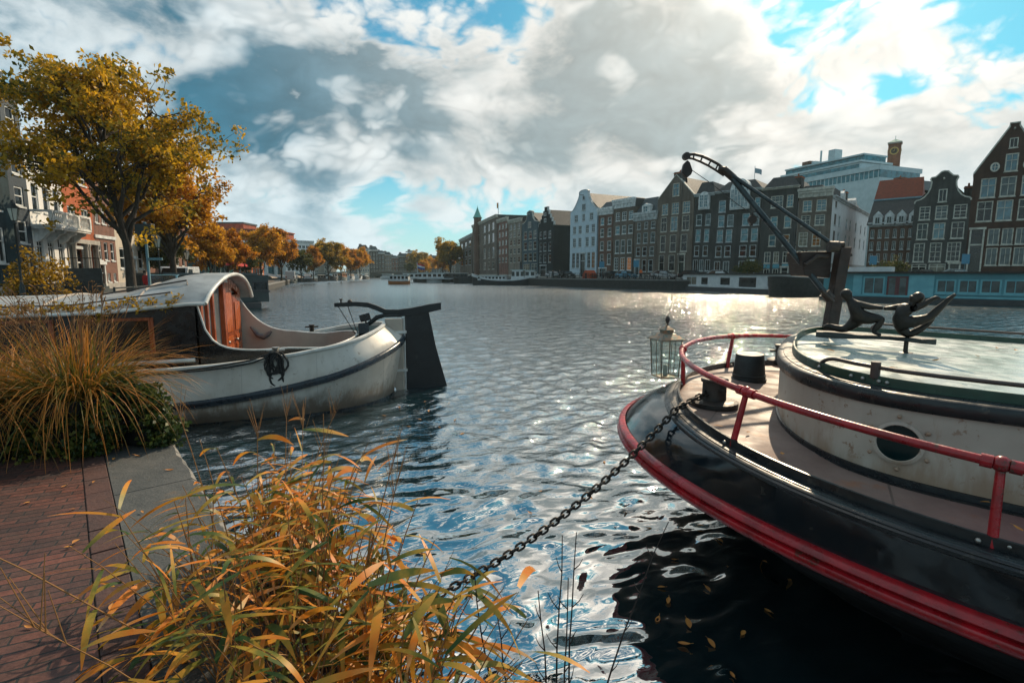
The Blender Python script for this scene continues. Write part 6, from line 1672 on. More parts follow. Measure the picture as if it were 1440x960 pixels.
def grow_tree(seed, H, bole, rx, ry, n_limb, r0, per, size, pal, spread=1.0, lean=(0, 0), low=-12, levels=2):
    """trunk with limbs, and a crown of leaf clumps round the twig ends; an uneven outline comes from each limb's own reach"""
    g = np.random.default_rng(seed); rg = random.Random(seed)
    mb = MB(); ends = []; rads = []
    tr = [Vector((lean[0] * z ** 1.3 + .10 * math.sin(z * .9 + seed), lean[1] * z ** 1.3 + .08 * math.cos(z * .8 + seed), z)) for z in [H * .93 * k / 12 for k in range(13)]]
    for q in tr: q.x -= tr[0].x * (1 - q.z / H); q.y -= tr[0].y * (1 - q.z / H)
    mb.tube([tr[0] + Vector((0, 0, -.2))] + tr, [r0 * 1.5] + [r0 * (1.18 if k == 0 else 1) * (1 - .88 * (k / 12) ** .85) for k in range(13)], 10)
    def on_trunk(z):
        k = min(11, int(z / (H * .93) * 12)); t = z / (H * .93) * 12 - k; return tr[k].lerp(tr[k + 1], t)
    cz = bole + (H - bole) * .46
    def reach(dirv):  # lumpy ellipsoid
        a = math.atan2(dirv.y, dirv.x); e = dirv.z
        l = 1 + .16 * math.sin(3 * a + seed) + .12 * math.sin(5 * a + 2.1 * e * 3 + seed * 1.7) + .10 * math.sin(7 * e + seed)
        hz = (H - cz) if dirv.z > 0 else (cz - bole) * .95
        return l / math.sqrt((dirv.x / rx) ** 2 + (dirv.y / ry) ** 2 + (dirv.z / hz) ** 2)
    C = Vector((lean[0] * cz ** 1.3, lean[1] * cz ** 1.3, cz))
    for i in range(n_limb):
        f = (i + .5) / n_limb
        z0 = bole * .92 + (H * .86 - bole) * f ** 1.15
        a = i * 2.39996 + rg.uniform(-.4, .4); el = R(rg.uniform(low, 14) + (62 - .4 * low) * f)
        dv = Vector((math.cos(a) * math.cos(el), math.sin(a) * math.cos(el), math.sin(el)))
        P0 = on_trunk(z0); tgt = C + dv * reach(dv) * rg.uniform(.78, 1.0)
        if tgt.z < P0.z - 1.2: tgt.z = P0.z - rg.uniform(.4, 1.3)
        L = (tgt - P0).length; pts = []
        for k in range(7):
            t = k / 6; p = P0.lerp(tgt, t); p.z += L * .16 * math.sin(math.pi * t) ; p += Vector((rg.uniform(-1, 1), rg.uniform(-1, 1), rg.uniform(-1, 1))) * .045 * L * (t > 0) * (t < 1); pts.append(p)
        rl = r0 * (.42 - .22 * f); mb.tube(pts, [rl * (1 - .85 * k / 6) + .008 for k in range(7)], 7)
        for t_ in (1.0,): ends.append(pts[-1]); rads.append(rg.uniform(.55, .95) * spread)
        nb = 4 + int(L * .9)
        for j in range(nb):
            t = .28 + .70 * (j + rg.random()) / nb; k = min(5, int(t * 6)); B0 = pts[k].lerp(pts[k + 1], t * 6 - k)
            bd = (tgt - P0).normalized() * .5 + Vector((rg.gauss(0, 1), rg.gauss(0, 1), rg.gauss(.25, .8))); bd.normalize(); bl = L * rg.uniform(.20, .42) * (1.15 - .5 * t)
            mid = B0 + bd * bl * .5 + Vector((0, 0, .07 * bl)); e = B0 + bd * bl
            mb.tube([B0, mid, e], [rl * .32 * (1 - .5 * t) + .006, rl * .2 * (1 - .5 * t) + .005, .006], 5)
            ends.append(e); rads.append(rg.uniform(.38, .80) * spread)
            for q in range(levels):
                b2 = (bd + Vector((rg.gauss(0, .9), rg.gauss(0, .9), rg.gauss(.1, .7)))).normalized(); s0 = mid if q % 2 else e; e2 = s0 + b2 * bl * rg.uniform(.35, .7)
                mb.tube([s0, s0.lerp(e2, .5) + Vector((0, 0, .03)), e2], [.014, .010, .004], 4); ends.append(e2); rads.append(rg.uniform(.30, .62) * spread)
    trunk = mb.mesh('trunk', M_bark, 60)
    E_ = np.array([tuple(e) for e in ends]); Rr_ = np.array(rads)
    crown = npmesh('crown', leaf_cloud(g, E_, Rr_, per, size), 4, PAL[pal])
    return trunk, crown


def plant_tree(kind, label, x, y, meshes, scale=1.0, rot=0.0, group='golden trees along the left bank', z=SLT):
    t = thing(kind, label, 'tree', (x, y, z), rot, group); t.scale = (scale,) * 3
    link('trunk', meshes[0], t); link('crown', meshes[1], t); return t
p = at_px(178, 28.0)
big = grow_tree(5, 12.0, 3.0, 4.7, 4.6, 32, .27, 31, .165, 'mixed', 1.0, lean=(-.050, 0), low=-46)
plant_tree('plane_tree', 'biggest tree, green turning amber, its dark trunk nearest at left', p.x, p.y, big, 1.0, .4)
p = at_px(238, 40)
sec = grow_tree(12, 10.4, 2.2, 3.0, 3.6, 24, .28, 38, .19, 'gold', 1.05, lean=(-.035, 0), low=-34)
plant_tree('plane_tree', 'second tree, golden, with forked trunk right behind the biggest tree', p.x, p.y, sec, 1.0, 1.1)
mA = grow_tree(21, 10, 1.8, 3.5, 3.4, 15, .22, 40, .30, 'gold', 1.3, levels=2)
mB = grow_tree(33, 10, 1.6, 3.3, 3.4, 15, .22, 40, .30, 'amber', 1.3, levels=2)
mC = grow_tree(44, 10, 1.5, 3.5, 3.2, 15, .22, 40, .30, 'green', 1.3, levels=2)
mD = grow_tree(52, 10, 1.4, 3.9, 3.6, 16, .24, 40, .32, 'olive', 1.35, levels=2)
row = [  # px of the crown's middle, row of its top, depth, mesh, rotation, words
    (226, 318, 52, mC, .3, 'dark green tree behind the iron lamp posts'), (208, 300, 58, mA, 2.2, 'golden tree glimpsed left of the signal post'),
    (290, 318, 60, mA, 2.0, 'golden tree standing above the red truck'), (316, 326, 72, mB, .7, 'amber tree in front of the brick block'),
    (341, 348, 84, mC, 1.6, 'small dark green tree left of two tall golden trees'), (363, 322, 95, mA, .1, 'tall golden tree in front of the round red building'),
    (391, 327, 110, mB, 2.6, 'tall amber tree before the right end of the round building'), (419, 349, 126, mC, .9, 'dark green tree below the white hall'),
    (437, 350, 140, mB, 3.0, 'amber tree right of the dark green tree'), (458, 337, 152, mD, .5, 'broad olive gold tree, tallest of the far clump'),
    (476, 346, 168, mA, 1.9, 'rounded golden tree in the far clump'), (490, 353, 186, mB, .2, 'low amber tree near the end of the row'), (503, 350, 200, mA, 1.2, 'last golden tree of the row beside the tall far house')]
for px, ty, Y, ms, rz, lab in row:
    q = at_px(px, Y); h = zy(ty, Y) - SLT; plant_tree('street_tree', lab, q.x, q.y, ms, h / 10.2, rz)
for px, ty, Y, ms, rz, lab in ((588, 351, 300, mD, .4, 'yellow tree beside the red brick far house'), (594, 364, 250, mA, 1.0, 'small golden tree behind the moored tour boats'), (575, 366, 270, mC, 2.0, 'small dark tree left of the Dutch flag'),
                               (604, 360, 310, mA, 2.4, 'pale gold tree at the far bend'), (632, 334, 215, mD, 2.0, 'tall olive gold tree at the end of the house row'), (621, 352, 240, mB, .6, 'amber tree left of the tall olive gold tree')):
    q = at_px(px, Y); h = zy(ty, Y) - ST; plant_tree('street_tree', lab, q.x, q.y, ms, h / 10.2, rz, 'trees beyond the moored boats')
# leafy shrub by the lamp on the left bank, and two bushes on the quay opposite
def bush(label, x, y, z, rx, h, pal, seed, n=90, per=30, size=.13):
    g = np.random.default_rng(seed); u = g.normal(size=(n, 3)); u /= np.linalg.norm(u, axis=1, keepdims=True); u[:, 2] = np.abs(u[:, 2])
    c = u * (g.random(n) ** .5)[:, None] * np.array([rx, rx, h * .85]) + np.array([0, 0, h * .1])
    t = thing('shrub', label, 'shrub', (x, y, z))
    mb = MB()
    for k in range(0, n, 5): mb.tube([(c[k][0] * .1, c[k][1] * .1, -.1), tuple(c[k] * np.array([.6, .6, .6])), tuple(c[k])], [.03, .018, .006], 5)
    mb.build('stem', M_bark, t); link('foliage', npmesh('foliage', leaf_cloud(g, c, np.full(n, rx * .30), per, size), 4, PAL[pal]), t)
q = at_px(42, 27); bush('yellow green shrub on the left bank beside the dark lamp post', q.x, q.y, SLT, 1.5, 2.9, 'olive', 3)
for px, h, s_, lab in ((1246, 2.6, 5, 'dark green shrub on the far quay before the old warehouse'), (1268, 2.9, 6, 'tall green shrub on the far quay beside the bell gabled house')):
    q = at_px(px, 58); bush(lab, q.x, q.y, ST, 1.3, h, 'green', s_)
# ------------------------------------------------------------------ other boats
M_bwhite = mat('boat_white', (.62, .64, .64), .4, col2=(.5, .53, .54), scale=1.5)
M_bgrey = mat('boat_grey_green', (.13, .17, .17), .5, col2=(.09, .12, .12), scale=1.5)
M_bdark = mat('boat_dark_hull', (.010, .014, .018), .4, col2=(.02, .024, .028), scale=1.5)
M_tealp = mat('teal_houseboat_paint', (.06, .24, .28), .5, col2=(.05, .19, .23), scale=1.2, streak=.2)
M_teall = mat('light_teal_paint', (.16, .42, .47), .5, col2=(.12, .34, .40), scale=1.2)
M_redp = mat('oxblood_paint', (.10, .012, .018), .4)
M_tarp = mat('canvas_cover', (.42, .34, .27), .85, col2=(.32, .25, .2), scale=3)
M_orangep = mat('orange_brown_paint', (.42, .16, .05), .5)
def boat_hull(mb, L, B, fb, sheer=.5, k=2.4, draft=.4, n=20, flare=.12, stern=.75):
    rows = []
    for z_f in (-draft, 0, .5, 1.0):
        row = []
        for sgn_ in (-1, 1):
            for i in range(n + 1):
                t = i / n if sgn_ < 0 else 1 - i / n
                u = 2 * t - 1
                b = B * max(0, 1 - (abs(u) ** k) * (1 if u > 0 else stern)); b *= (1 - flare * (1 - z_f)) if z_f >= 0 else .75
                z = -draft if z_f < 0 else (fb + sheer * abs(u) ** 2.2) * z_f
                row.append((u * L / 2 * (1 - .03 * (1 - max(0, z_f))), sgn_ * b, z))
        rows.append(row)
    mb.grid(rows, True); return rows


def boat(name, label, cat, loc, ang, L, B, fb, hull, sheer=.5, band=None, cabins=(), deck=None, group=None, tarp=None, k=2.4, rail=False):
    t = thing(name, label, cat, loc, ang, group)
    mb = MB(); rows = boat_hull(mb, L, B, fb, sheer, k); mb.build('hull', hull, t, smooth=50)
    n = len(rows[-1]) // 2; mb = MB(); top = rows[-1]
    mb.grid([[(x, y * .96, z - .12) for x, y, z in top[:n]], [(x, y * .96, z - .12) for x, y, z in top[n:][::-1]]]); mb.build('deck', deck or M_bgrey, t)
    if band:
        mb = MB(); mb.grid([[(x, y * 1.012, z * f) for x, y, z in top] for f in (.78, 1.03)], True); mb.build('rail_band', band, t, smooth=50)
    for (x0, x1, w, h, m, nw, z0) in cabins:
        mb = MB(); mb.prism([(x0, z0), (x1, z0), (x1 - .12 * h, z0 + h), (x0 + .12 * h, z0 + h)], -w / 2, w / 2); cb = mb.build('cabin', m, t, bevel=.03)
        mb = MB(); mb.box(x0 - .1, x1 + .1, -w / 2 - .1, w / 2 + .1, z0 + h + .003, z0 + h + .10); mb.build('roof', M_bwhite if m is not M_bwhite else M_panel, cb)
        if nw:
            for j in range(nw):
                xa = x0 + (x1 - x0) * (j + .18) / nw; xb = x0 + (x1 - x0) * (j + .82) / nw
                for q in (-1, 1):
                    mb = MB(); mb.box(xa, xb, q * w / 2 - .015, q * w / 2 + .015, z0 + h * .38, z0 + h * .84); mb.build('window', GL_['d'], cb)
    if tarp:
        x0, x1 = tarp; mb = MB(); mb.grid([[(x0 + (x1 - x0) * i / 10, B * .8 * math.cos(R(18 * j)), fb * .8 + .75 * math.sin(R(18 * j)) * (1 - .25 * abs(i / 5 - 1) ** 2) + .05 * math.sin(i * 2 + j)) for j in range(11)] for i in range(11)]); mb.build('cover', M_tarp, t, smooth=60)
    if rail:
        mb = MB()
        for y in (-B * .8, B * .8): mb.tube([(-L * .4, y, fb + .8), (L * .3, y, fb + .8)], .03, 5)
        for j in range(8):
            for y in (-B * .8, B * .8): x = -L * .4 + L * .1 * j; mb.tube([(x, y, fb), (x, y, fb + .8)], .02, 5)
        mb.build('railing', M_trim, t)
    return t


def boat_px(px0, px1, wy, swing=0.0, **kw):
    """moor a boat so that its waterline runs between two image columns at row wy; returns centre, angle, length"""
    a, b = at_z(px0, wy, 0), at_z(px1, wy - swing, 0); d = b - a; c = (a + b) / 2
    return (c.x, c.y, 0), math.atan2(d.y, d.x), d.length
LBG, RBG = 'boats moored along the tree-lined bank', 'boats moored along the far bank'
# left bank
for px0, px1, wy, sw, hull, kw, lab in (
    (372, 419, 399.0, 1.2, M_bgrey, dict(fb=1.7, sheer=.9, tarp=(-6, 6), band=M_bwhite), 'grey green barge with rounded bow and pale canvas cover'),
    (362, 384, 398.5, .8, M_bdark, dict(fb=2.0, sheer=.4), 'dark flat barge left of the grey green barge'),
    (420, 445, 396.6, .8, M_bdark, dict(fb=1.0, sheer=1.2, cabins=((-4, 1, 2.2, 1.6, M_bwhite, 3, .8),)), 'dark boat with white wheelhouse right of the grey green barge'),
    (440, 460, 395.6, .6, M_bdark, dict(fb=.9, sheer=.8, cabins=((-4, 2, 2.2, 1.2, M_bdark, 3, .8),)), 'low black boat with long black cabin'),
    (458, 474, 394.6, .5, M_bdark, dict(fb=1.3, sheer=1.0, cabins=((-2, 3, 2.2, 1.4, M_bwhite, 2, 1.0),)), 'dark boat with short white cabin under the tall far trees'),
    (473, 487, 394.0, .4, M_bgrey, dict(fb=1.2, sheer=.8, cabins=((-3, 3, 2.2, 1.6, M_orangep, 3, 1.0),)), 'grey boat with orange brown cabin'),
    (486, 498, 393.2, .3, M_bwhite, dict(fb=1.4, sheer=.8, cabins=((-3, 2, 2.2, 1.2, M_tarp, 0, 1.2),)), 'white boat with tan canopy near the end of the bank'),
    (497, 508, 392.8, .3, M_bwhite, dict(fb=1.3, sheer=.7, cabins=((-3, 3, 2.2, 1.3, M_bwhite, 3, 1.0),)), 'white cabin boat near the end of the bank'),
    (507, 518, 392.4, .3, M_bdark, dict(fb=1.2, sheer=.7, cabins=((-3, 2, 2.2, 1.5, M_bwhite, 3, 1.0),)), 'farthest dark boat with white cabin before the bridge')):
    c, a, L = boat_px(px0, px1, wy, sw); boat('moored_boat', lab, 'boat', c, a, L, min(2.6, L * .2), hull=hull, group=LBG, **kw)
# tour boats in mid-river and by the far bank
c, a, L = boat_px(546, 577, 399.6); t = boat('tour_boat', 'small glass roofed tour boat with orange brown hull in mid river', 'boat', c, a, L, 1.5, .9, M_orangep, sheer=.15, band=M_bwhite, cabins=((-2.0, 2.4, 2.4, 1.3, M_bwhite, 5, .75),), k=3.4)
c, a, L = boat_px(535, 556, 392.4); boat('tour_boat', 'long low white tour boat far behind the small orange one', 'boat', c, a, L, 2.2, 1.0, M_bwhite, sheer=.2, cabins=((-L * .35, L * .35, 3.4, 1.4, M_bwhite, 9, .9),), k=3.4)
for px0, px1, wy, sw, hull, kw, lab in (
    (581, 603, 396.8, 0, M_bdark, dict(fb=1.2, sheer=.4, cabins=((-5, 5, 3, 1.5, M_bwhite, 6, 1.0),)), 'white topped tour boat left of the row of tour boats'),
    (600, 622, 397.4, 0, M_bwhite, dict(fb=1.2, sheer=.5, cabins=((-4.4, 3.6, 3, 1.6, M_bwhite, 6, 1.0),)), 'white tour boat with dark windows below the Dutch flag'),
    (618, 641, 397.3, 0, M_bdark, dict(fb=1.0, sheer=.9, cabins=((-4, 1, 2.6, 1.1, M_bwhite, 3, .9),), band=M_bwhite), 'dark launch with white rail band left of black barge'),
    (638, 667, 398.2, 0, M_bdark, dict(fb=1.5, sheer=1.5, cabins=((-5, 1, 3, 1.2, M_bdark, 3, 1.3),)), 'black hulled barge with high bow left of white wheelhouse ship')):
    c, a, L = boat_px(px0, px1, wy, sw); boat('moored_boat', lab, 'boat', c, a, L, min(2.4, L * .2), hull=hull, group=RBG, **kw)
c, a, L = boat_px(664, 757, 400.4, -.2)
t = boat('river_barge', 'long black and white river barge with white wheelhouse at its stern', 'boat', c, a, L, 2.5, 1.15, M_bdark, sheer=1.25, band=M_bwhite, deck=M_bwhite, group=None,
         cabins=((-L * .40, L * .02, 3.2, .9, M_bwhite, 8, 1.0), (L * .10, L * .30, 3.2, 2.1, M_bwhite, 3, 1.1), (L * .30, L * .46, 3.4, 1.7, M_bwhite, 2, 1.4)))
mb = MB(); mb.tube([(-L * .1, 0, 1), (-L * .1, 0, 9)], .10, 6); mb.build('mast', M_bdark, t)
mb = MB(); mb.tube([(L * .24, 0, 3), (L * .24, 0, 5)], .28, 8); mb.build('funnel', M_bdark, t)
c, a, L = boat_px(763, 790, 399.8); boat('rowing_boat', 'small blue grey open boat moored below the black house', 'boat', c, a, L, 1.0, .5, mat('blue_boat', (.10, .17, .22), .5), sheer=.3, group=None)
c, a, L = boat_px(800, 842, 401.5, .3); boat('moored_boat', 'low black pontoon boat below the pale blue house', 'boat', c, a, L, 1.6, .7, M_bdark, sheer=.15, group=RBG, k=4)
c, a, L = boat_px(840, 905, 402.6, .4); boat('moored_boat', 'long low black barge below the garage doorway and dormer house', 'boat', c, a, L, 2.0, .8, M_bdark, sheer=.2, group=RBG, k=5, cabins=((2, 7, 2.2, .6, M_bdark, 0, .7),))
c, a, L = boat_px(905, 960, 404.6, .5); boat('moored_boat', 'dark flat boat with pale deck below the pointed gable house', 'boat', c, a, L, 2.0, .9, M_bdark, sheer=.3, group=RBG, k=4, deck=M_bwhite)


def houseboat_box(name, label, p0, p1, width, hull, wall, roof, zf, zr, openings, ends=True, over=.3):
    """flat-roofed floating home; p0 to p1 is the waterline of the face seen; openings: (x0, x1, z0, z1, kind) along it"""
    a, b = Vector(p0[:2]), Vector(p1[:2]); L = (b - a).length; d = (b - a) / L
    t = thing(name, label, 'houseboat', (a.x, a.y, 0), math.atan2(d.y, d.x))
    mb = MB(); mb.box(-.25, L + .25, -.25, width + .25, -.5, zf); mb.build('hull', hull, t, bevel=.05)
    ops = [(x0, x1, z0, z1) for x0, x1, z0, z1, kd in openings]
    mb = MB(); facade_grid(mb, L, zf + .002, zr, ops, .08); mb.quad((L, 0, zf), (L, width, zf), (L, width, zr), (L, 0, zr)); mb.quad((0, 0, zf), (0, width, zf), (0, width, zr), (0, 0, zr)); mb.quad((0, width, zf), (L, width, zf), (L, width, zr), (0, width, zr)); mb.build('wall', wall, t)
    mb = MB(); mb.box(-over, L + over, -over, width + over, zr + .003, zr + .16); mb.build('roof', roof, t)
    for x0, x1, z0, z1, kd in openings:
        if kd == 'door':
            mb = MB(); mb.box(x0, x1, .05, .10, z0, z1); dd = mb.build('door', M_redp, t); n = max(1, round((x1 - x0) / .8))
            for k in range(n):
                xa, xb = x0 + (x1 - x0) * (k + .2) / n, x0 + (x1 - x0) * (k + .8) / n; mb = MB(); mb.quad((xa, .04, z0 + .15), (xb, .04, z0 + .15), (xb, .04, z1 - .15), (xa, .04, z1 - .15)); mb.build('pane', GL_['c'], dd)
        else: window(t, x0, z0, x1 - x0, z1 - z0, 'two' if kd != 'wide' else 'plain', 'c' if kd == 'curtain' else ('y' if kd == 'warm' else 'd'), depth=.08, trim=M_teall if wall is M_tealp else (M_bwhite if wall is M_bwhite else M_bdark))
    return t, L
p0, p1 = Vector((28.6, 48.6, 0)), Vector((48.9, 30.1, 0))
L_ = (p1 - p0).length
def u_at(px):
    k = (px - 720) / 740 * 1.0; d = (p1 - p0).normalized(); return (k * p0.y - p0.x) / (d.x - k * d.y)
ops = [(u_at(1211), u_at(1241), .62, 2.15, 'curtain'), (u_at(1244), u_at(1274), .45, 2.2, 'door')]
for a, b in ((1313, 1341), (1344, 1372), (1375, 1405), (1409, 1440), (1446, 1480)): ops.append((u_at(a), u_at(b), .85, 1.95, 'curtain'))
t, L = houseboat_box('houseboat', 'long teal painted houseboat with curtained windows and oxblood double doors', p0, p1, 5.5, M_bdark, M_tealp, mat('tar_roof', (.025, .022, .02), .8), .42, 2.42, ops)
for a, b in ((1197, 1209), (1275, 1310)):
    mb = MB(); mb.box(u_at(a), u_at(b), -.03, -.002, .55, 2.3); mb.build('panel', M_teall, t)
mb = MB(); mb.box(0, L, -.05, -.002, .46, .60); mb.build('sill_band', M_teall, t)
mb = MB(); mb.box(.4, 5.0, .5, 2.2, 2.59, 3.0); mb.build('skylight', M_bwhite, t)
p0, p1 = Vector((26.0, 80.5, 0)), Vector((32.0, 60.5, 0))
def u_at(px):
    k = (px - 720) / 740; d = (p1 - p0).normalized(); return (k * p0.y - p0.x) / (d.x - k * d.y)
ops = [(u_at(963), u_at(978), .75, 2.05, 'warm'), (u_at(983.5), u_at(994), .8, 2.0, 'wide'), (u_at(1010), u_at(1025), .8, 2.0, 'wide'), (u_at(1036), u_at(1062), .6, 2.05, 'wide'), (u_at(1076), u_at(1086), .8, 2.0, 'wide'), (u_at(1092), u_at(1098), .6, 2.1, 'wide')]
t, L = houseboat_box('houseboat', 'white flat roofed houseboat with large dark windows and black hull', p0, p1 + Vector((.0, .0, 0)), 5.0, M_bdark, M_bwhite, mat('tar_roof', (.025, .022, .02), .8), .55, 2.32, ops)
mb = MB(); mb.prism([(L, -.3), (L + 4.2, .95), (L + 4.2, 1.15), (L, .75)], -.1, 4.6); mb.build('bow', M_bdark, t)
mb = MB(); mb.box(L, L + 3.8, -.1, .1, .9, 1.25); mb.build('bow_rail', M_bwhite, t)
# plants and a tangle of branches in tubs on its roof
qx = u_at(1030); Mw = Matrix.Translation((p0.x, p0.y, 0)) @ Matrix.Rotation(math.atan2((p1 - p0).y, (p1 - p0).x), 4, 'Z')
w = Mw @ Vector((qx, 2.2, 2.49)); bush('dark roof garden shrub on top of the white houseboat', w.x, w.y, 2.49, 2.0, 1.9, 'green', 17, 60, 24, .2)
# dark barge and pontoons behind the crane
c, a, L = boat_px(1096, 1182, 416.5, 3); boat('moored_boat', 'dark weathered barge between the two houseboats behind the crane', 'boat', c, a, L + 2, 2.4, 1.9, M_wallq, sheer=.25, group=None, k=5)
# dark floating box behind the white barge
p0, p1 = at_y(236, 440, 33), at_y(361, 432, 37.5); p0.z = p1.z = 0
ops = [(5.4, 6.6, 1.2, 1.9, 'wide')]
t, L = houseboat_box('houseboat', 'dark green grey floating house with flat roof behind the white barge', p0, p1, 5, M_bdark, mat('dark_green_boards', (.022, .042, .045), .6, col2=(.016, .03, .033), scale=1.5), mat('lead_roof', (.07, .09, .095), .6), .4, 2.30, ops, over=.12)
# ------------------------------------------------------------------ lamp posts, signs, cars, bicycles, people
M_pole = mat('lamp_post_paint', (.014, .020, .020), .5, .2)
M_tpole = mat('teal_pole_paint', (.10, .20, .23), .5, .2)
LAMPG = mat('lamp_glass', (.50, .50, .42), .15, spec=.6)
def street_lamp(label, x, y, h, sc_=1.0, z=SLT):
    t = thing('street_lamp', label, 'street lamp', (x, y, z))
    mb = MB(); mb.lathe([(.17, 0), (.17, .25), (.12, .35), (.11, .9), (.075, 1.0), (.05, 1.15), (.045, h - .9), (.07, h - .86), (.04, h - .8), (.035, h - .72)], n=12); mb.build('post', M_pole, t, smooth=40)
    mb = MB(); mb.lathe([(.10, h - .72), (.115, h - .70), (.215, h - .20), (.205, h - .19)], n=6); lt = mb.build('lantern', LAMPG, t)
    mb = MB(); mb.lathe([(.25, h - .20), (.25, h - .16), (.12, h - .02), (.05, h + .02), (.03, h + .10), (.045, h + .14), (0, h + .18)], n=6)
    for k in range(6):
        a = k * math.pi / 3; mb.tube([(.105 * math.cos(a), .105 * math.sin(a), h - .72), (.22 * math.cos(a), .22 * math.sin(a), h - .18)], .014, 5)
    mb.build('frame', M_pole, lt); return t
q = at_px(19, 24); street_lamp('tall dark street lamp at left edge of the street', q.x, q.y, zy(287, 24) - SLT)
q = at_px(218, 33); street_lamp('street lamp under the golden tree right of the teal pole', q.x, q.y, zy(331, 33) - SLT)
q = at_px(258, 44); street_lamp('smallest street lamp, standing beside the red truck', q.x, q.y, zy(352, 44) - SLT)
q = at_px(202, 27); h = zy(312, 27) - SLT
t = thing('signal_post', 'teal metal post carrying a dark signal box on its top', 'signal post', (q.x, q.y, SLT))
mb = MB(); mb.lathe([(.10, 0), (.10, .5), (.07, .55), (.06, h)], n=10); mb.build('post', M_tpole, t, smooth=40)
mb = MB(); mb.box(-.42, .42, -.16, .16, h - .75, h - .1); mb.build('signal_box', M_pole, t, bevel=.03)
mb = MB(); mb.box(.06, .75, -.04, .04, h - 1.9, h - 1.78); mb.build('bracket', M_tpole, t)
# shore railing on the left bank
for k in range(3):
    a, b = ql(-6 + 9 * k), ql(2.6 + 9 * k); t = thing('quay_railing', ('iron railing on the left bank below the yellow green shrub', 'iron railing on the left bank by the biggest tree', 'iron railing on the left bank past the teal post')[k], 'railing', (a.x, a.y, SLT), math.atan2((b - a).y, (b - a).x))
    mb = MB(); Lr = (b - a).length
    for z in (.45, .95): mb.tube([(0, .3, z), (Lr, .3, z)], .03, 6)
    mb.build('rail', M_pole, t)
    pm = MB().tube([(0, 0, 0), (0, 0, 1.0)], .04, 6).mesh('post', M_pole)
    for j in range(5): link('post', pm, t, (Lr * j / 4, .3, 0))

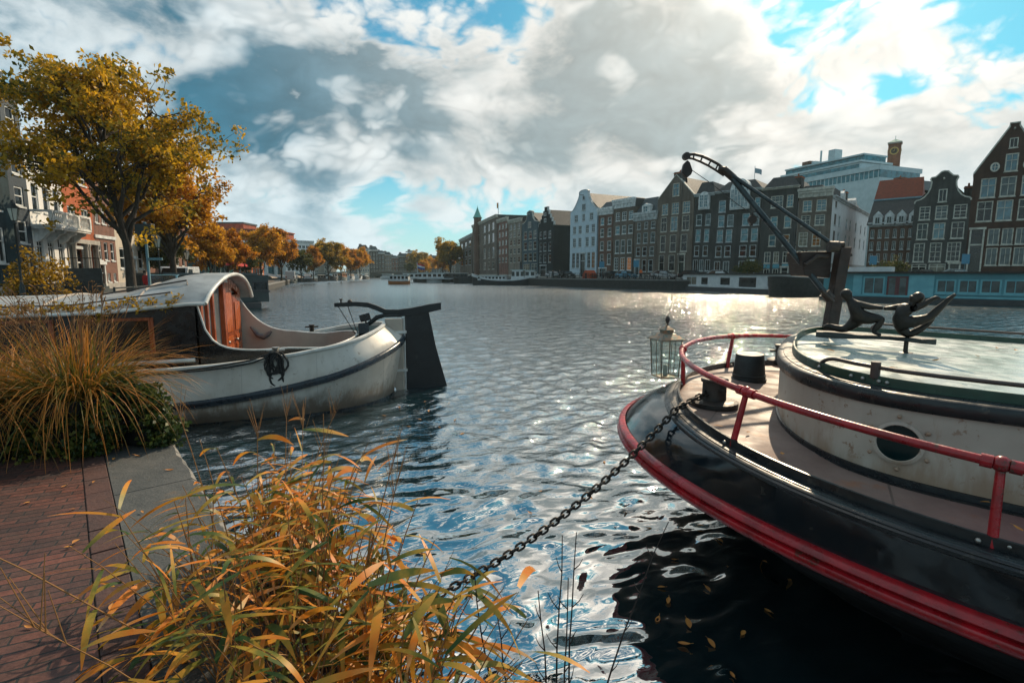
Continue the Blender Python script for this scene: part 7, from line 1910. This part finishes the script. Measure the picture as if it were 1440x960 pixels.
M_tyre = mat('tyre', (.012, .012, .012), .8); M_rim = mat('wheel_rim', (.35, .36, .37), .35, .8)
M_cglass = mat('car_glass', (.02, .03, .035), .05, spec=.9); M_hl = mat('headlight_lens', (.65, .65, .62), .1); M_tl = mat('tail_light_lens', (.30, .01, .01), .2)
def vehicle(name, label, cat, x, y, rz, paint, kind='car', group=None, z=ST):
    t = thing(name, label, cat, (x, y, z), rz, group)
    if kind == 'car': L, W, body, glassz = 4.1, 1.7, [(-2.05, .32), (2.05, .32), (2.08, .62), (1.95, .80), (1.05, .92), (.45, 1.42), (-.95, 1.46), (-1.75, 1.02), (-2.04, .92)], (.93, 1.38)
    elif kind == 'van': L, W, body, glassz = 4.9, 1.95, [(-2.45, .35), (2.45, .35), (2.48, .8), (2.30, 1.15), (1.55, 1.95), (1.3, 2.05), (-2.35, 2.08), (-2.45, 1.9)], (1.2, 1.85)
    else: L, W, body, glassz = 6.4, 2.3, [(1.6, .45), (3.2, .45), (3.25, 1.2), (2.9, 2.2), (2.6, 2.45), (1.6, 2.45)], (1.35, 2.2)
    P = mat(*paint) if isinstance(paint, tuple) else paint
    mb = MB(); inset = [(px * .97 if pz > .95 else px, pz) for px, pz in body]
    rows = [[(px, yy * W / 2 * (1 - (.13 if pz > 1.0 and kind == 'car' else .03) * (1 if abs(yy) > .9 else 0)), pz) for px, pz in body] for yy in (-1, -.96, .96, 1)]
    mb.grid([r + [r[0]] for r in rows]); mb.poly(rows[0]); mb.poly(rows[-1]); bd = mb.build('body', P, t, bevel=.05)
    g0, g1 = glassz
    if kind == 'truck':
        mb = MB(); mb.box(-3.2, 1.5, -1.2, 1.2, .85, 3.1); mb.build('box_body', P, t, bevel=.04)
        mb = MB(); mb.box(-3.2, 1.6, -.8, .8, .5, .84); mb.build('chassis', M_tyre, t)
    for q in (-1, 1):
        mb = MB(); yy = q * (W / 2 * (.875 if kind == 'car' else .972) + .012)
        pts = {'car': [(.92, g0 + .02), (.45, g1), (-.90, g1 + .02), (-1.55, g0 + .05)], 'van': [(2.05, g0), (1.52, g1), (.3, g1), (.3, g0)], 'truck': [(2.95, g0), (2.72, g1), (1.8, g1), (1.8, g0)]}[kind]
        mb.prism(pts, yy - .01, yy + .01); mb.build('side_window', M_cglass, bd)
    a, b = {'car': ((1.06, .96), (.50, 1.40)), 'van': ((2.24, 1.24), (1.62, 1.92)), 'truck': ((3.2, 1.4), (2.93, 2.2))}[kind]
    n_ = Vector((b[1] - a[1], 0, -(b[0] - a[0]))).normalized() * .02; hw = W / 2 * .84
    mb = MB(); mb.quad((a[0] + n_.x, -hw, a[1] + n_.z), (a[0] + n_.x, hw, a[1] + n_.z), (b[0] + n_.x, hw * .92, b[1] + n_.z), (b[0] + n_.x, -hw * .92, b[1] + n_.z)); mb.build('windscreen', M_cglass, bd)
    if kind == 'car': mb = MB(); mb.quad((-1.10, -hw * .92, 1.44), (-1.10, hw * .92, 1.44), (-1.76, hw, 1.06), (-1.76, -hw, 1.06)); mb.build('rear_window', M_cglass, bd)
    for q in (-1, 1):
        mb = MB(); mb.box(L / 2 - .04, L / 2 + .045 if kind != 'truck' else 3.27, q * W / 2 * .78 - .16, q * W / 2 * .78 + .16, .58, .74); 
        if kind != 'truck': mb.build('headlight', M_hl, bd)
        mb = MB(); mb.box(-L / 2 - .03, -L / 2 + .06, q * W / 2 * .8 - .14, q * W / 2 * .8 + .14, .7, .92); mb.build('tail_light', M_tl, bd)
    wx = {'car': (1.3, -1.25), 'van': (1.55, -1.5), 'truck': (2.3, -1.9)}[kind]; r = .31 if kind == 'car' else (.34 if kind == 'van' else .42)
    for x_ in wx:
        for q in (-1, 1):
            mb = MB(); mb.lathe([(r * .6, -.10), (r * .97, -.10), (r, -.06), (r, .06), (r * .97, .10), (r * .6, .10)], (x_, q * (W / 2 - .08), r), 18, 'y'); wh = mb.build('wheel', M_tyre, t, smooth=40)
            mb = MB(); mb.lathe([(0, -.105), (r * .62, -.105), (r * .62, .105), (0, .105)], (x_, q * (W / 2 - .08), r), 14, 'y'); mb.build('rim', M_rim, wh)
    return t
q = at_px(222, 31); vehicle('parked_car', 'light blue parked car nearest under the trees on the left bank', 'car', q.x, q.y, R(-62), ('car_blue', (.10, .26, .36), .25, .2), z=SLT)
q = at_px(246, 42); vehicle('parked_van', 'white parked van beside the light blue car', 'van', q.x, q.y, R(-70), ('car_white', (.60, .62, .62), .25), 'van', z=SLT)
q = at_px(272, 84); vehicle('red_truck', 'red box truck parked under the golden tree on the left bank', 'truck', q.x, q.y, R(62), ('truck_red', (.50, .018, .015), .35), 'truck', z=SLT)
q = at_px(1131, 92); vehicle('white_truck', 'white box truck parked before the brick house with white flank', 'truck', q.x, q.y, R(150), MATS['car_white'], 'truck')
for k, (px, Y, pt, kd, lab) in enumerate((
    (330, 80, ('car_silver', (.35, .37, .38), .25, .5), 'car', 'silver car parked behind the dark floating house'), (350, 92, ('car_black', (.012, .013, .015), .2, .2), 'car', 'black car parked under the small dark green tree'),
    (404, 118, MATS['car_white'], 'van', 'white van parked near the grey green barge'), (428, 132, MATS.get('car_silver') or ('car_silver', (.35, .37, .38), .25, .5), 'car', 'silver car parked near the dark boat with wheelhouse'))):
    q = at_px(px, Y); vehicle('parked_car', lab, 'car' if kd == 'car' else 'van', q.x, q.y, R(110), pt if not isinstance(pt, tuple) else pt, kd, 'cars parked on the left bank', z=SLT)
fq = lambda px, off: (lambda p, n: p + n * off)(on_front(bpx(px, 387)), Vector((-.62, -.78)))
def fang(px): a, b = on_front(px - 3), on_front(px + 3); return math.atan2((b - a).y, (b - a).x)
for px, pt, lab in ((792, 'car_silver', 'silver car parked beside the black house'), (812, 'car_black', 'black car parked at the pale blue house'), (872, 'car_black', 'black car parked at the attic window house'), (894, 'car_blue', 'blue car parked at the dormer house'),
                    (946, 'car_silver', 'silver car parked at the pointed gable house'), (985, 'car_black', 'black car parked at the narrow arched window house'), (1022, 'car_white', 'white car parked at the broad dark house'), (1298, 'car_black', 'black car parked at the bell gabled house'), (1342, 'car_silver', 'silver car parked right of the bell gabled house')):
    q = fq(px, 4.2); vehicle('parked_car', lab, 'car', q.x, q.y, fang(px), MATS[pt], 'car', 'cars parked along the far bank')

# bicycles
def bicycle_proto():
    t = thing('bicycle', 'dark bicycle leaning on the far quay', 'bicycle', (0, 0, 0))
    wm = MB(); wm.tube([(.33 * math.cos(a), 0, .33 * math.sin(a)) for a in [k * math.pi / 9 for k in range(18)]], .022, 6, closed=True)
    for k in range(8): a = k * math.pi / 4; wm.tube([(0, 0, 0), (.32 * math.cos(a), 0, .32 * math.sin(a))], .005, 4)
    me = wm.mesh('wheel', M_tyre)
    for x in (-.52, .52): link('wheel', me, t, (x, 0, .34))
    mb = MB(); 
    for a, b in (((-.52, .34), (-.08, .30)), ((-.08, .30), (-.20, .86)), ((-.52, .34), (-.17, .74)), ((-.08, .30), (.40, .78)), ((-.18, .72), (.38, .86)), ((.52, .34), (.38, .95))): mb.tube([(a[0], 0, a[1]), (b[0], 0, b[1])], .02, 5)
    mb.build('frame', M_pole, t)
    mb = MB(); mb.tube([(.30, -.28, 1.02), (.38, -.1, 1.0), (.38, .1, 1.0), (.30, .28, 1.02)], .016, 5); mb.tube([(.38, 0, .93), (.38, 0, 1.0)], .016, 5); mb.build('handlebar', M_pole, t)
    mb = MB(); mb.prism([(-.34, .88), (-.02, .90), (-.05, .95), (-.34, .96)], -.08, .08); mb.build('saddle', M_tyre, t, bevel=.02); return t
bp_ = bicycle_proto(); first = True
BG = 'bicycles parked along the far quay'
for k, px in enumerate((826, 831, 857, 862, 867, 879, 884, 889, 899, 905, 911, 928, 934, 941)):
    o = bp_ if first else copy_tree(bp_); first = False
    q = fq(px, 7.0 - .3 * (k % 3)); o.location = (q.x, q.y, ST); o.rotation_euler = (R(6), 0, fang(px) + R((-1) ** k * 12 + 80 * (k % 4 == 0))); o['group'] = BG; o['label'] = 'dark bicycle parked at the railing of the far quay'
BL = 'bicycles under the shrub on the left bank'
for k, px in enumerate((34, 44, 52)):
    o = copy_tree(bp_); q = at_px(px, 25.5); o.location = (q.x, q.y, SLT); o.rotation_euler = (R(5), 0, R(20 + 30 * k)); o['group'] = BL
    o['label'] = ('dark bicycle on the left bank right beside the lamp post', 'dark bicycle in the middle under the yellow green shrub', 'dark bicycle at the right edge of the yellow green shrub')[k]
# quay railing on the far bank
rl = thing('quay_railing', 'dark iron railing along the far quay between pale blue and pointed gable houses', 'railing', (0, 0, ST))
pts = [fq(px, 7.6) for px in range(800, 968, 6)]; mb = MB()
for z in (.5, 1.0): mb.tube([(p.x, p.y, z) for p in pts], .035, 5)
mb.build('rail', M_pole, rl)
pm = MB().tube([(0, 0, 0), (0, 0, 1.05)], .045, 5).mesh('post', M_pole)
for p in pts: link('post', pm, rl, (p.x, p.y, 0))


# people
M_skin = mat('skin', (.42, .25, .18), .6)
def person(label, x, y, rz, top, legs, hair, z=ST, h=1.75, stride=.18):
    s = h / 1.75; t = thing('person', label, 'person', (x, y, z), rz)
    J = dict(pelvis=((0, 0, .95 * s), .115), waist=((0, 0, 1.08 * s), .11), chest=((0, 0, 1.30 * s), .13), neck=((0, 0, 1.49 * s), .05), head=((.01, 0, 1.58 * s), .085), crown=((.0, 0, 1.68 * s), .085))
    B = [('pelvis', 'waist'), ('waist', 'chest'), ('chest', 'neck'), ('neck', 'head'), ('head', 'crown')]
    for n, q in (('l', 1), ('r', -1)):
        J['sh' + n] = ((0, q * .19 * s, 1.40 * s), .06); J['el' + n] = ((-.03 + q * .05, q * .25 * s, 1.13 * s), .045); J['ha' + n] = ((.06 + q * .08, q * .25 * s, .88 * s), .038)
        J['hip' + n] = ((0, q * .09 * s, .88 * s), .09); J['kn' + n] = ((q * stride * .5, q * .10 * s, .50 * s), .062); J['an' + n] = ((q * stride - .02, q * .10 * s, .08 * s), .042); J['to' + n] = ((q * stride + .13, q * .11 * s, .04 * s), .035)
        B += [('chest', 'sh' + n), ('sh' + n, 'el' + n), ('el' + n, 'ha' + n), ('pelvis', 'hip' + n), ('hip' + n, 'kn' + n), ('kn' + n, 'an' + n), ('an' + n, 'to' + n)]
    b = skin_body('body', J, B, M_skin, t, 'pelvis', 1, 1.15)
    for m in (top, legs): b.data.materials.append(m)
    for f in b.data.polygons:
        zc = f.center.z / s; f.material_index = 0 if (zc > 1.46 or (zc < .95 and abs(f.center.y) > .2 * s)) else (1 if zc > .93 else 2)
    mb = MB(); mb.ball((-.015, 0, 1.66 * s), .105 * s, 10, (1, .9, .9)); mb.build('hair', hair, t, smooth=60); return t
M_hi = mat('orange_jacket', (.85, .16, .02), .8); M_jean = mat('dark_trousers', (.02, .022, .03), .9); M_hair = mat('dark_hair', (.02, .014, .01), .8); M_redj = mat('red_jacket', (.55, .02, .02), .8); M_greyj = mat('grey_coat', (.08, .09, .10), .9)
q = fq(921, 6.2); person('person in bright orange jacket standing on the far quay', q.x, q.y, 2.2, M_hi, M_jean, M_hair, h=1.85)
q = at_px(197, 29.5); person('person in red jacket beside the light blue car', q.x, q.y, 1.2, M_redj, M_jean, M_hair, z=SLT, h=1.7)
for px, lab in ((797, 'person in grey coat walking past the black house'), (807, 'person in grey coat before the pale blue house')):
    q = fq(px, 5.6); person(lab, q.x, q.y, 2.5, M_greyj, M_jean, M_hair)
q = fq(850, 6.0); t = thing('red_tent', 'small orange red work tent on the far quay', 'tent', (q.x, q.y, ST), fang(850))
mb = MB(); mb.prism([(-1.0, 0), (1.0, 0), (.9, .9), (.25, 1.55), (-.25, 1.55), (-.9, .9)], -.9, .9); mb.build('canvas', mat('orange_canvas', (.45, .07, .02), .8), t)
mb = MB(); mb.prism([(-.35, 0), (.35, 0), (.25, 1.0), (-.25, 1.0)], -.92, -.905); mb.build('flap', mat('dark_flap', (.05, .012, .01), .9), t)
for px, lab in ((868, 'blue street sign on a thin post by the attic window house'), (915, 'blue parking sign on a thin post left of the orange jacket'), (1228, 'blue sign board on a post right of the white flank'), (1347, 'blue sign board on a post right of the bell gabled house')):
    q = fq(px, 6.4); t = thing('street_sign', lab, 'sign', (q.x, q.y, ST)); mb = MB(); mb.tube([(0, 0, 0), (0, 0, 3.0)], .045, 6); mb.build('post', M_tpole, t)
    mb = MB(); mb.box(-.45, .45, -.06, -.03, 2.0, 3.1); mb.build('board', mat('sign_blue', (.05, .22, .34), .5), t, bevel=.02)
# flags
def flag(label, px, Y, y0, y1, cols, pole_y=None):
    q = at_px(px, Y); z1 = zy(y0, Y); zb = zy(pole_y or 392, Y); t = thing('flag', label, 'flag', (q.x, q.y, zb)); h = z1 - zb; fh = zy(y0, Y) - zy(y1, Y)
    mb = MB(); mb.tube([(0, 0, 0), (0, 0, h + .3)], .05 * Y / 90, 6); mb.build('pole', M_trim, t)
    n = len(cols)
    for i, m in enumerate(cols):
        mb = MB(); mb.grid([[(fh * 1.5 * k / 8, .12 * fh * math.sin(k * .9 + z_), h - fh * z_ - .05 * k * fh) for k in range(9)] for z_ in (i / n, (i + 1) / n)]); mb.build('stripe' if n > 1 else 'cloth', m, t, smooth=60)
M_fr, M_fw, M_fb = mat('flag_red', (.60, .03, .03), .8), mat('flag_white', (.75, .75, .73), .8), mat('flag_blue', (.03, .09, .40), .8)
flag('red, white and blue flag flying above the moored tour boats', 585, 190, 370, 377, (M_fr, M_fw, M_fb), 394)
flag('pale flag flying above the broad dark house roof', 1058, 98, 236, 243, (mat('pale_flag', (.25, .36, .42), .8),), 262)
flag('red and yellow flag on a leaning pole right of the crane mast', 1184, 46, 363, 374, (M_fr, mat('flag_yellow', (.75, .42, .03), .8)), 386)
# ------------------------------------------------------------------ plants on the landing
def blade_arrays(g, base, direction, length, width, bend, n_seg=5, tip=True, twist=0.0, fold=.15):
    """arching leaf blades as strips; returns verts (quads, shared along the strip) and along-values"""
    V, F, A = [], [], []
    for b, d, L, w, bd in zip(base, direction, length, width, bend):
        d = d / np.linalg.norm(d); side = np.cross(d, np.array([0, 0, 1.0])); sn = np.linalg.norm(side); side = side / sn if sn > 1e-4 else np.array([1., 0, 0])
        side = side + g.normal(0, .35, 3); side /= np.linalg.norm(side)
        p = b.copy(); v0 = len(V); dd = d.copy()
        for k in range(n_seg + 1):
            t = k / n_seg; ww = w * (math.sin(math.pi * min(.98, .12 + .88 * t)) ** .75 if tip else (1 - t) ** .6) * .5
            V.append(p - side * ww); V.append(p + side * ww); A += [t, t]
            dd = dd + np.array([0, 0, -bd / n_seg]) ; dd /= np.linalg.norm(dd); p = p + dd * (L / n_seg)
            side = side + twist * np.cross(dd, side) / n_seg; side /= np.linalg.norm(side)
        for k in range(n_seg): i = v0 + 2 * k; F.append((i, i + 1, i + 3, i + 2))
    return V, F, A


def blades_mesh(name, parts, material):
    V, F, A = [], [], []
    for v, f, a in parts: o = len(V); V += v; F += [tuple(i + o for i in q) for q in f]; A += a
    return npmesh(name, np.array(V), 4, material, A, True, np.array(F, dtype=np.int32).ravel())


M_reed = leafmat('reed_leaf', [(.035, .08, .018), (.10, .13, .022), (.36, .25, .035), (.64, .27, .03), (.68, .20, .02), (.74, .30, .07), (.74, .50, .27)], .38, .45, along=True)
M_reedstem = leafmat('reed_stem', [(.20, .10, .035), (.32, .16, .06), (.12, .075, .03)], .1, .7)
M_grass = leafmat('ornamental_grass_leaf', [(.03, .055, .012), (.07, .09, .016), (.20, .14, .022), (.42, .17, .028), (.52, .20, .035), (.46, .25, .09)], .40, .5, along=True)
M_ivy = leafmat('ivy_leaf', [(.012, .032, .012), (.045, .075, .016), (.13, .13, .02), (.34, .25, .03)], .3, .45)
M_box = mat('planter_dark', (.005, .006, .006), .85, col2=(.009, .009, .009), scale=4, bump=.2)
M_soil = mat('planter_soil', (.012, .009, .007), .95, scale=8)
g = np.random.default_rng(77)
# bamboo-like reed at the water's edge, rooted in a long trough along the coping
tc_ = C0 + E * 4.05 + NI * .10
tr = thing('planter_trough', 'dark planter trough along the landing edge under the orange reeds', 'planter', (tc_.x, tc_.y, 0), math.atan2(E.y, E.x))
mb = MB(); mb.box(-1.0, 1.05, .02, .36, .26, .52); mb.build('trough', M_box, tr, bevel=.01)
mb = MB(); mb.box(-.98, 1.03, .04, .34, .5, .532); mb.build('soil', M_soil, tr)
rd_ = thing('reed_clump', 'large clump of orange and green bamboo leaved reed at the landing edge', 'plant', (tc_.x, tc_.y, .53), math.atan2(E.y, E.x))
stems = MB(); leafs = []; ns = 390
Vs, Ls_b, Ls_d, Ls_l, Ls_w, Ls_bd = [], [], [], [], [], []
for i in range(ns):
    bx, by = g.uniform(-1.0, 1.05), .19 + g.normal(0, .07)
    if i % 4 == 0: by = g.uniform(-.30, .05)
    side_out = (by - .10) * 1.0 + g.normal(.10, .22); lx = g.normal(0, .16) + bx * .26
    h = g.uniform(.22, .80) * (1.12 - .25 * abs(bx)); 
    if i < 16: h = g.uniform(.78, 1.08)
    p0 = np.array([bx, by, 0.0]); p3 = p0 + np.array([lx * h, side_out * h, h]); mid = (p0 + p3) / 2 + np.array([0, 0, .05])
    r = g.uniform(.0022, .0042); stems.tube([p0, p0 * .35 + mid * .65 + np.array([0, 0, -.01]), mid * .5 + p3 * .5, p3], [r, r, r * .8, r * .45], 5)
    if i < 10:   # feathery seed head
        for k in range(7): a = g.uniform(0, 6.3); e = p3 + np.array([.05 * math.cos(a), .05 * math.sin(a), .06 + .02 * k]) ; stems.tube([p3 * .8 + mid * .2 + (p3 - mid) * .03 * k, e], [.0018, .001], 4)
    nl = int(g.integers(2, 5)) if h > .5 else int(g.integers(1, 3))
    if i < 14: nl = 2
    for k in range(nl):
        t = g.uniform(.50, 1.0); b = p0 + (p3 - p0) * t + np.array([0, 0, .02]); a = g.uniform(0, 2 * math.pi)
        Ls_b.append(b); Ls_d.append(np.array([math.cos(a), math.sin(a), g.uniform(-.05, .75)])); Ls_l.append(g.uniform(.16, .36)); Ls_w.append(g.uniform(.012, .036)); Ls_bd.append(g.uniform(.3, 1.5))
for k in range(120):  # long drooping blades over the coping
    bx = g.uniform(-1.0, .9); a = g.uniform(math.pi * .05, math.pi * 1.95); Ls_b.append(np.array([bx, g.uniform(.05, .3), g.uniform(.05, .3)])); Ls_d.append(np.array([math.cos(a), math.sin(a), .6])); Ls_l.append(g.uniform(.24, .46)); Ls_w.append(g.uniform(.014, .040)); Ls_bd.append(g.uniform(.7, 1.7))
for k in range(70):  # broad drooping leaves over the landing side, on thin leaning stems
    b0 = np.array([g.uniform(-.75, .95), g.uniform(-.15, .10), 0.0]); e = b0 + np.array([g.normal(0, .12), -g.uniform(.12, .50), g.uniform(.14, .42)])
    stems.tube([b0, (b0 + e) / 2 + np.array([0, 0, .05]), e], [.003, .0026, .0018], 5)
    a = g.normal(-math.pi / 2, .9); Ls_b.append(e); Ls_d.append(np.array([math.cos(a), math.sin(a), g.uniform(.0, .5)])); Ls_l.append(g.uniform(.20, .38)); Ls_w.append(g.uniform(.026, .052)); Ls_bd.append(g.uniform(.5, 1.8))
stems.build('stem', M_reedstem, rd_)
link('foliage', blades_mesh('foliage', [blade_arrays(g, Ls_b, Ls_d, Ls_l, Ls_w, Ls_bd, 6, True, .5)], M_reed), rd_)
# bare dark twigs nearer the camera
tw = thing('bare_twigs', 'bare dark twigs rising from the water edge right of the reeds', 'plant', (.20, 1.92, .45))
M_twig = mat('dark_twig', (.012, .009, .008), .8, col2=(.03, .016, .012), scale=30)
mb = MB(); rt = random.Random(4)
for (px, py, Y, bx) in ((789, 752, 1.98, -.02), (812, 748, 2.02, .0), (800, 812, 1.95, .0), (938, 733, 2.30, .02), (757, 830, 1.9, -.03), (700, 860, 1.86, -.16), (665, 800, 1.95, -.22)):
    top = at_y(px, py, Y) - tw.location; b = Vector((bx, 0, -.25)); pts = [b.lerp(top, k / 7) + Vector((rt.uniform(-1, 1) * .008, 0, .03 * math.sin(math.pi * k / 7))) for k in range(8)]
    mb.tube(pts, [.0055 - .0036 * k / 7 for k in range(8)], 6)
    for k in range(3, 7):
        q = pts[k]; d = Vector((rt.choice((-1, 1)) * rt.uniform(.02, .05), rt.uniform(-.02, .02), rt.uniform(.03, .06))); mb.tube([q, q + d * .6, q + d + Vector((0, 0, .015))], [.0028, .002, .0012], 5)
mb.build('stem', M_twig, tw)
# grasses in the planters at the far end of the landing
def grass_planter(label, plabel, cx, cy, r, h, n, L, seed, tall=0.0):
    g = np.random.default_rng(seed); t = thing('planter', plabel, 'planter', (cx, cy, LZ))
    mb = MB(); mb.lathe([(r * .80, 0), (r * .84, .02), (r, h - .04), (r * 1.06, h - .03), (r * 1.06, h), (r * .97, h), (r * .95, h - .05), (0, h - .05)], n=28); mb.build('tub', M_box, t, smooth=40)
    mb = MB(); mb.lathe([(r * .94, h - .045), (0, h - .04)], n=20); mb.build('soil', M_soil, t)
    p = thing('ornamental_grass', label, 'plant', (cx, cy, LZ + h - .05))
    a = g.uniform(0, 2 * math.pi, n); rr = r * .75 * np.sqrt(g.random(n)); base = np.stack([rr * np.cos(a), rr * np.sin(a), np.zeros(n)], 1)
    a2 = a + g.normal(0, .6, n); up = g.uniform(.7, 3.1, n); d = np.stack([np.cos(a2), np.sin(a2), up], 1)
    ln = L * g.uniform(.55, 1.15, n); wd = g.uniform(.007, .016, n); bd = np.where(g.random(n) < .35, g.uniform(2.0, 3.4, n), g.uniform(.7, 2.0, n))
    parts = [blade_arrays(g, base, d, ln, wd, bd, 7, False, .3)]
    if tall:
        m = 70; b2 = np.stack([g.normal(.1, .09, m), g.normal(0, .09, m), np.zeros(m)], 1); d2 = np.stack([g.normal(.05, .18, m), g.normal(0, .18, m), np.ones(m)], 1); parts.append(blade_arrays(g, b2, d2, g.uniform(.6, 1.0, m) * tall, g.uniform(.012, .022, m), g.uniform(.05, .5, m), 6, False, .2))
    link('foliage', blades_mesh('foliage', parts, M_grass), p)
    mb = MB()
    for k in range(60 if tall else 24):
        a_ = g.uniform(0, 6.28); q = np.array([r * .5 * math.cos(a_), r * .5 * math.sin(a_), 0]); e = q * 1.9 + np.array([g.normal(0, .1), g.normal(0, .1), L * g.uniform(.75, 1.15)])
        mb.tube([q, (q + e) / 2 + np.array([0, 0, .06]), e], [.003, .0025, .0015], 4)
        for j in range(5): f = e + np.array([g.normal(0, .03), g.normal(0, .03), -.025 * j]); mb.tube([e + (q - e) * .05 * j, f], [.002, .004], 4)
    mb.build('seed_stalk', M_reedstem, p)
c1 = at_z(30, 660, LZ); c2 = at_z(165, 632, LZ) 
grass_planter('long arching grass spilling over the leftmost tub', 'dark round tub at the left edge of the landing', -5.30, 4.98, .46, .50, 760, 1.02, 5)
grass_planter('tall orange green grass clump in the tub by the white houseboat', 'dark round tub in the middle of the planters', -4.55, 5.42, .44, .55, 1000, 1.08, 6, tall=.95)
grass_planter('grass clump behind, between the two front tubs', 'dark round tub half hidden behind the two front tubs', -5.62, 5.78, .42, .50, 480, .95, 8)
def ivy(name, label, pts, rad, per, size, seed, lab_stem=True):
    g = np.random.default_rng(seed); t = thing(name, label, 'plant', pts[0]); P0 = Vector(pts[0])
    C_ = np.array([tuple(Vector(p) - P0) for p in pts]); link('foliage', npmesh('foliage', leaf_cloud(g, C_, np.full(len(C_), rad), per, size, 1.15, .5), 4, M_ivy if name == 'ivy' else PAL['olive']), t)
    mb = MB()
    for a, b in zip(C_[:-1], C_[1:]):
        if np.linalg.norm(a - b) < rad * 4: mb.tube([a, (a + b) / 2 + g.normal(0, .02, 3), b], .005, 4)
    mb.build('stem', M_twig, t); return t
gi = np.random.default_rng(9); pts = []
for k in range(95):
    u = gi.random(); v = gi.random(); pts.append((-4.10 + .42 * u + .10 * math.sin(v * 5), 5.52 - .12 * u + gi.normal(0, .07), LZ - .10 + .85 * v ** .8 * (1 - .25 * u)))
for k in range(80):
    u = gi.random(); pts.append((-4.95 + .95 * u, 5.02 + .12 * u + gi.normal(0, .06), LZ + .03 + .52 * gi.random() * (.55 + .45 * u)))
pts.sort(key=lambda p: (round(p[0] * 5), p[2]))
ivy('ivy', 'dark green ivy mound trailing round the tubs at the corner of the landing', pts, .13, 46, .045, 2)
mb = MB(); tb = thing('planter', 'dark square planter box hidden under the ivy at the landing corner', 'planter', (-3.98, 5.50, LZ), math.atan2(-FAR_D.y, -FAR_D.x)); mb.box(-.24, .20, -.13, .13, 0, .34); mb.build('box', M_box, tb, bevel=.015)
# creeper on the white houseboat's roof edge
pts = []
for k in range(46):
    s = 3.75 + k * .085; p = Lw @ Vector((s, 1.36 + gi.normal(0, .05), 1.93 + sag(s) + gi.normal(.0, .05) + .05)); pts.append(tuple(p))
ivy('creeper', 'straggling yellow green creeper along the roof edge of the white houseboat', pts, .10, 26, .05, 14)

# ------------------------------------------------------------------ fallen leaves
M_fall = leafmat('fallen_leaf', [(.42, .15, .03), (.56, .26, .06), (.30, .11, .03), (.62, .36, .14)], .15, .6)
def leaf_mesh(seed):
    g = random.Random(seed); n = 9; L, Wd = 1.0, g.uniform(.42, .6); top, bot = [], []
    mb = MB(); rows = []
    for k in range(n):
        t = k / (n - 1); w = Wd * math.sin(math.pi * t) ** .8 * (1 - .3 * t) * .5; c = .10 * math.sin(2.4 * t + seed) + .16 * t * t
        rows.append([(t * L - .5, -w, c + w * .35), (t * L - .5, -w * .5, c + w * .1), (t * L - .5, 0, c), (t * L - .5, w * .5, c + w * .1), (t * L - .5, w, c + w * .35)])
    mb.grid(rows); mb.tube([(.5, 0, rows[-1][2][2]), (.72, .05, rows[-1][2][2] + .03)], .018, 4); return mb.mesh('fallen_leaf', M_fall, 60)
LM = [leaf_mesh(k) for k in range(5)]; rl_ = random.Random(21)
def fallen(p, size, label, group, k=None, tilt=.15):
    o = link('fallen_leaf', LM[rl_.randrange(5) if k is None else k], None, p); o.scale = (size,) * 3; o.rotation_euler = (rl_.uniform(-tilt, tilt), rl_.uniform(-tilt, tilt), rl_.uniform(0, 6.28)); tag(o, label, 'leaf', group)
for px, py in ((90, 683), (38, 706), (102, 715), (107, 762), (41, 880), (96, 769), (158, 855), (132, 678), (200, 720), (193, 640), (218, 628), (160, 645), (228, 744), (238, 660)):
    p = at_z(px, py, LZ + .012); fallen(p, rl_.uniform(.045, .07), 'single dry orange leaf lying on the brick landing', 'fallen leaves on the brick landing')
for px, py in ((316, 715), (318, 676), (325, 693), (355, 735), (540, 585), (562, 572), (590, 590), (603, 578), (618, 600), (575, 600), (632, 566), (650, 610), (640, 590), (598, 565), (968, 877), (962, 904), (940, 845), (995, 828), (1045, 890), (1030, 948), (1080, 858), (1025, 795), (1012, 760), (948, 786), (912, 742), (905, 690), (880, 720), (930, 826), (1075, 790), (1110, 815), (700, 640), (760, 690), (745, 720), (830, 700), (850, 650), (450, 640), (430, 655), (985, 740), (1000, 905), (925, 870)):
    p = at_z(px, py, .008); fallen(p, rl_.uniform(.05, .085), 'small orange leaf floating on the dark water', 'fallen leaves floating on the water', tilt=.06)
def deckz_(w): l = blocal(w); return zg(l.x)
for px, py in ((1100, 638), (1385, 707), (1432, 742), (1052, 607), (1210, 655), (1010, 600)):
    p = at_z(px, py, 1.22); p = at_z(px, py, deckz_(p) + .04); fallen(p, rl_.uniform(.045, .07), 'orange leaf lying on the barge deck', 'fallen leaves on the barge deck')
for px, py in ((1168, 494), (1375, 500), (1255, 517), (1293, 523), (1355, 534), (1316, 506), (1230, 514), (1428, 493), (1402, 489)):
    w = at_z(px, py, 1.78); w = at_z(px, py, ct(blocal(w).x) + .04); fallen(w, rl_.uniform(.05, .075), 'dry leaf lying on the green barge roof', 'fallen leaves on the barge roof')
# ------------------------------------------------------------------ thin haze volume, added to lift the dark far facades
mb = MB(); mb.box(-900, 900, -70, 900, -2.2, 60)
hz_o = mb.build('haze', None)
hm = bpy.data.materials.new('lift_haze'); hm.use_nodes = True; hn = NT(hm.node_tree); hn.n.clear()
hv = hn.new('ShaderNodeVolumePrincipled', {'Color': (.70, .93, .97, 1), 'Density': .00018, 'Anisotropy': .2})
hn.new('ShaderNodeOutputMaterial', {'Volume': hv.outputs[0]})
hz_o.data.materials.clear(); hz_o.data.materials.append(hm); tag(hz_o, kind='stuff')
sc.cycles.volume_bounces = 0
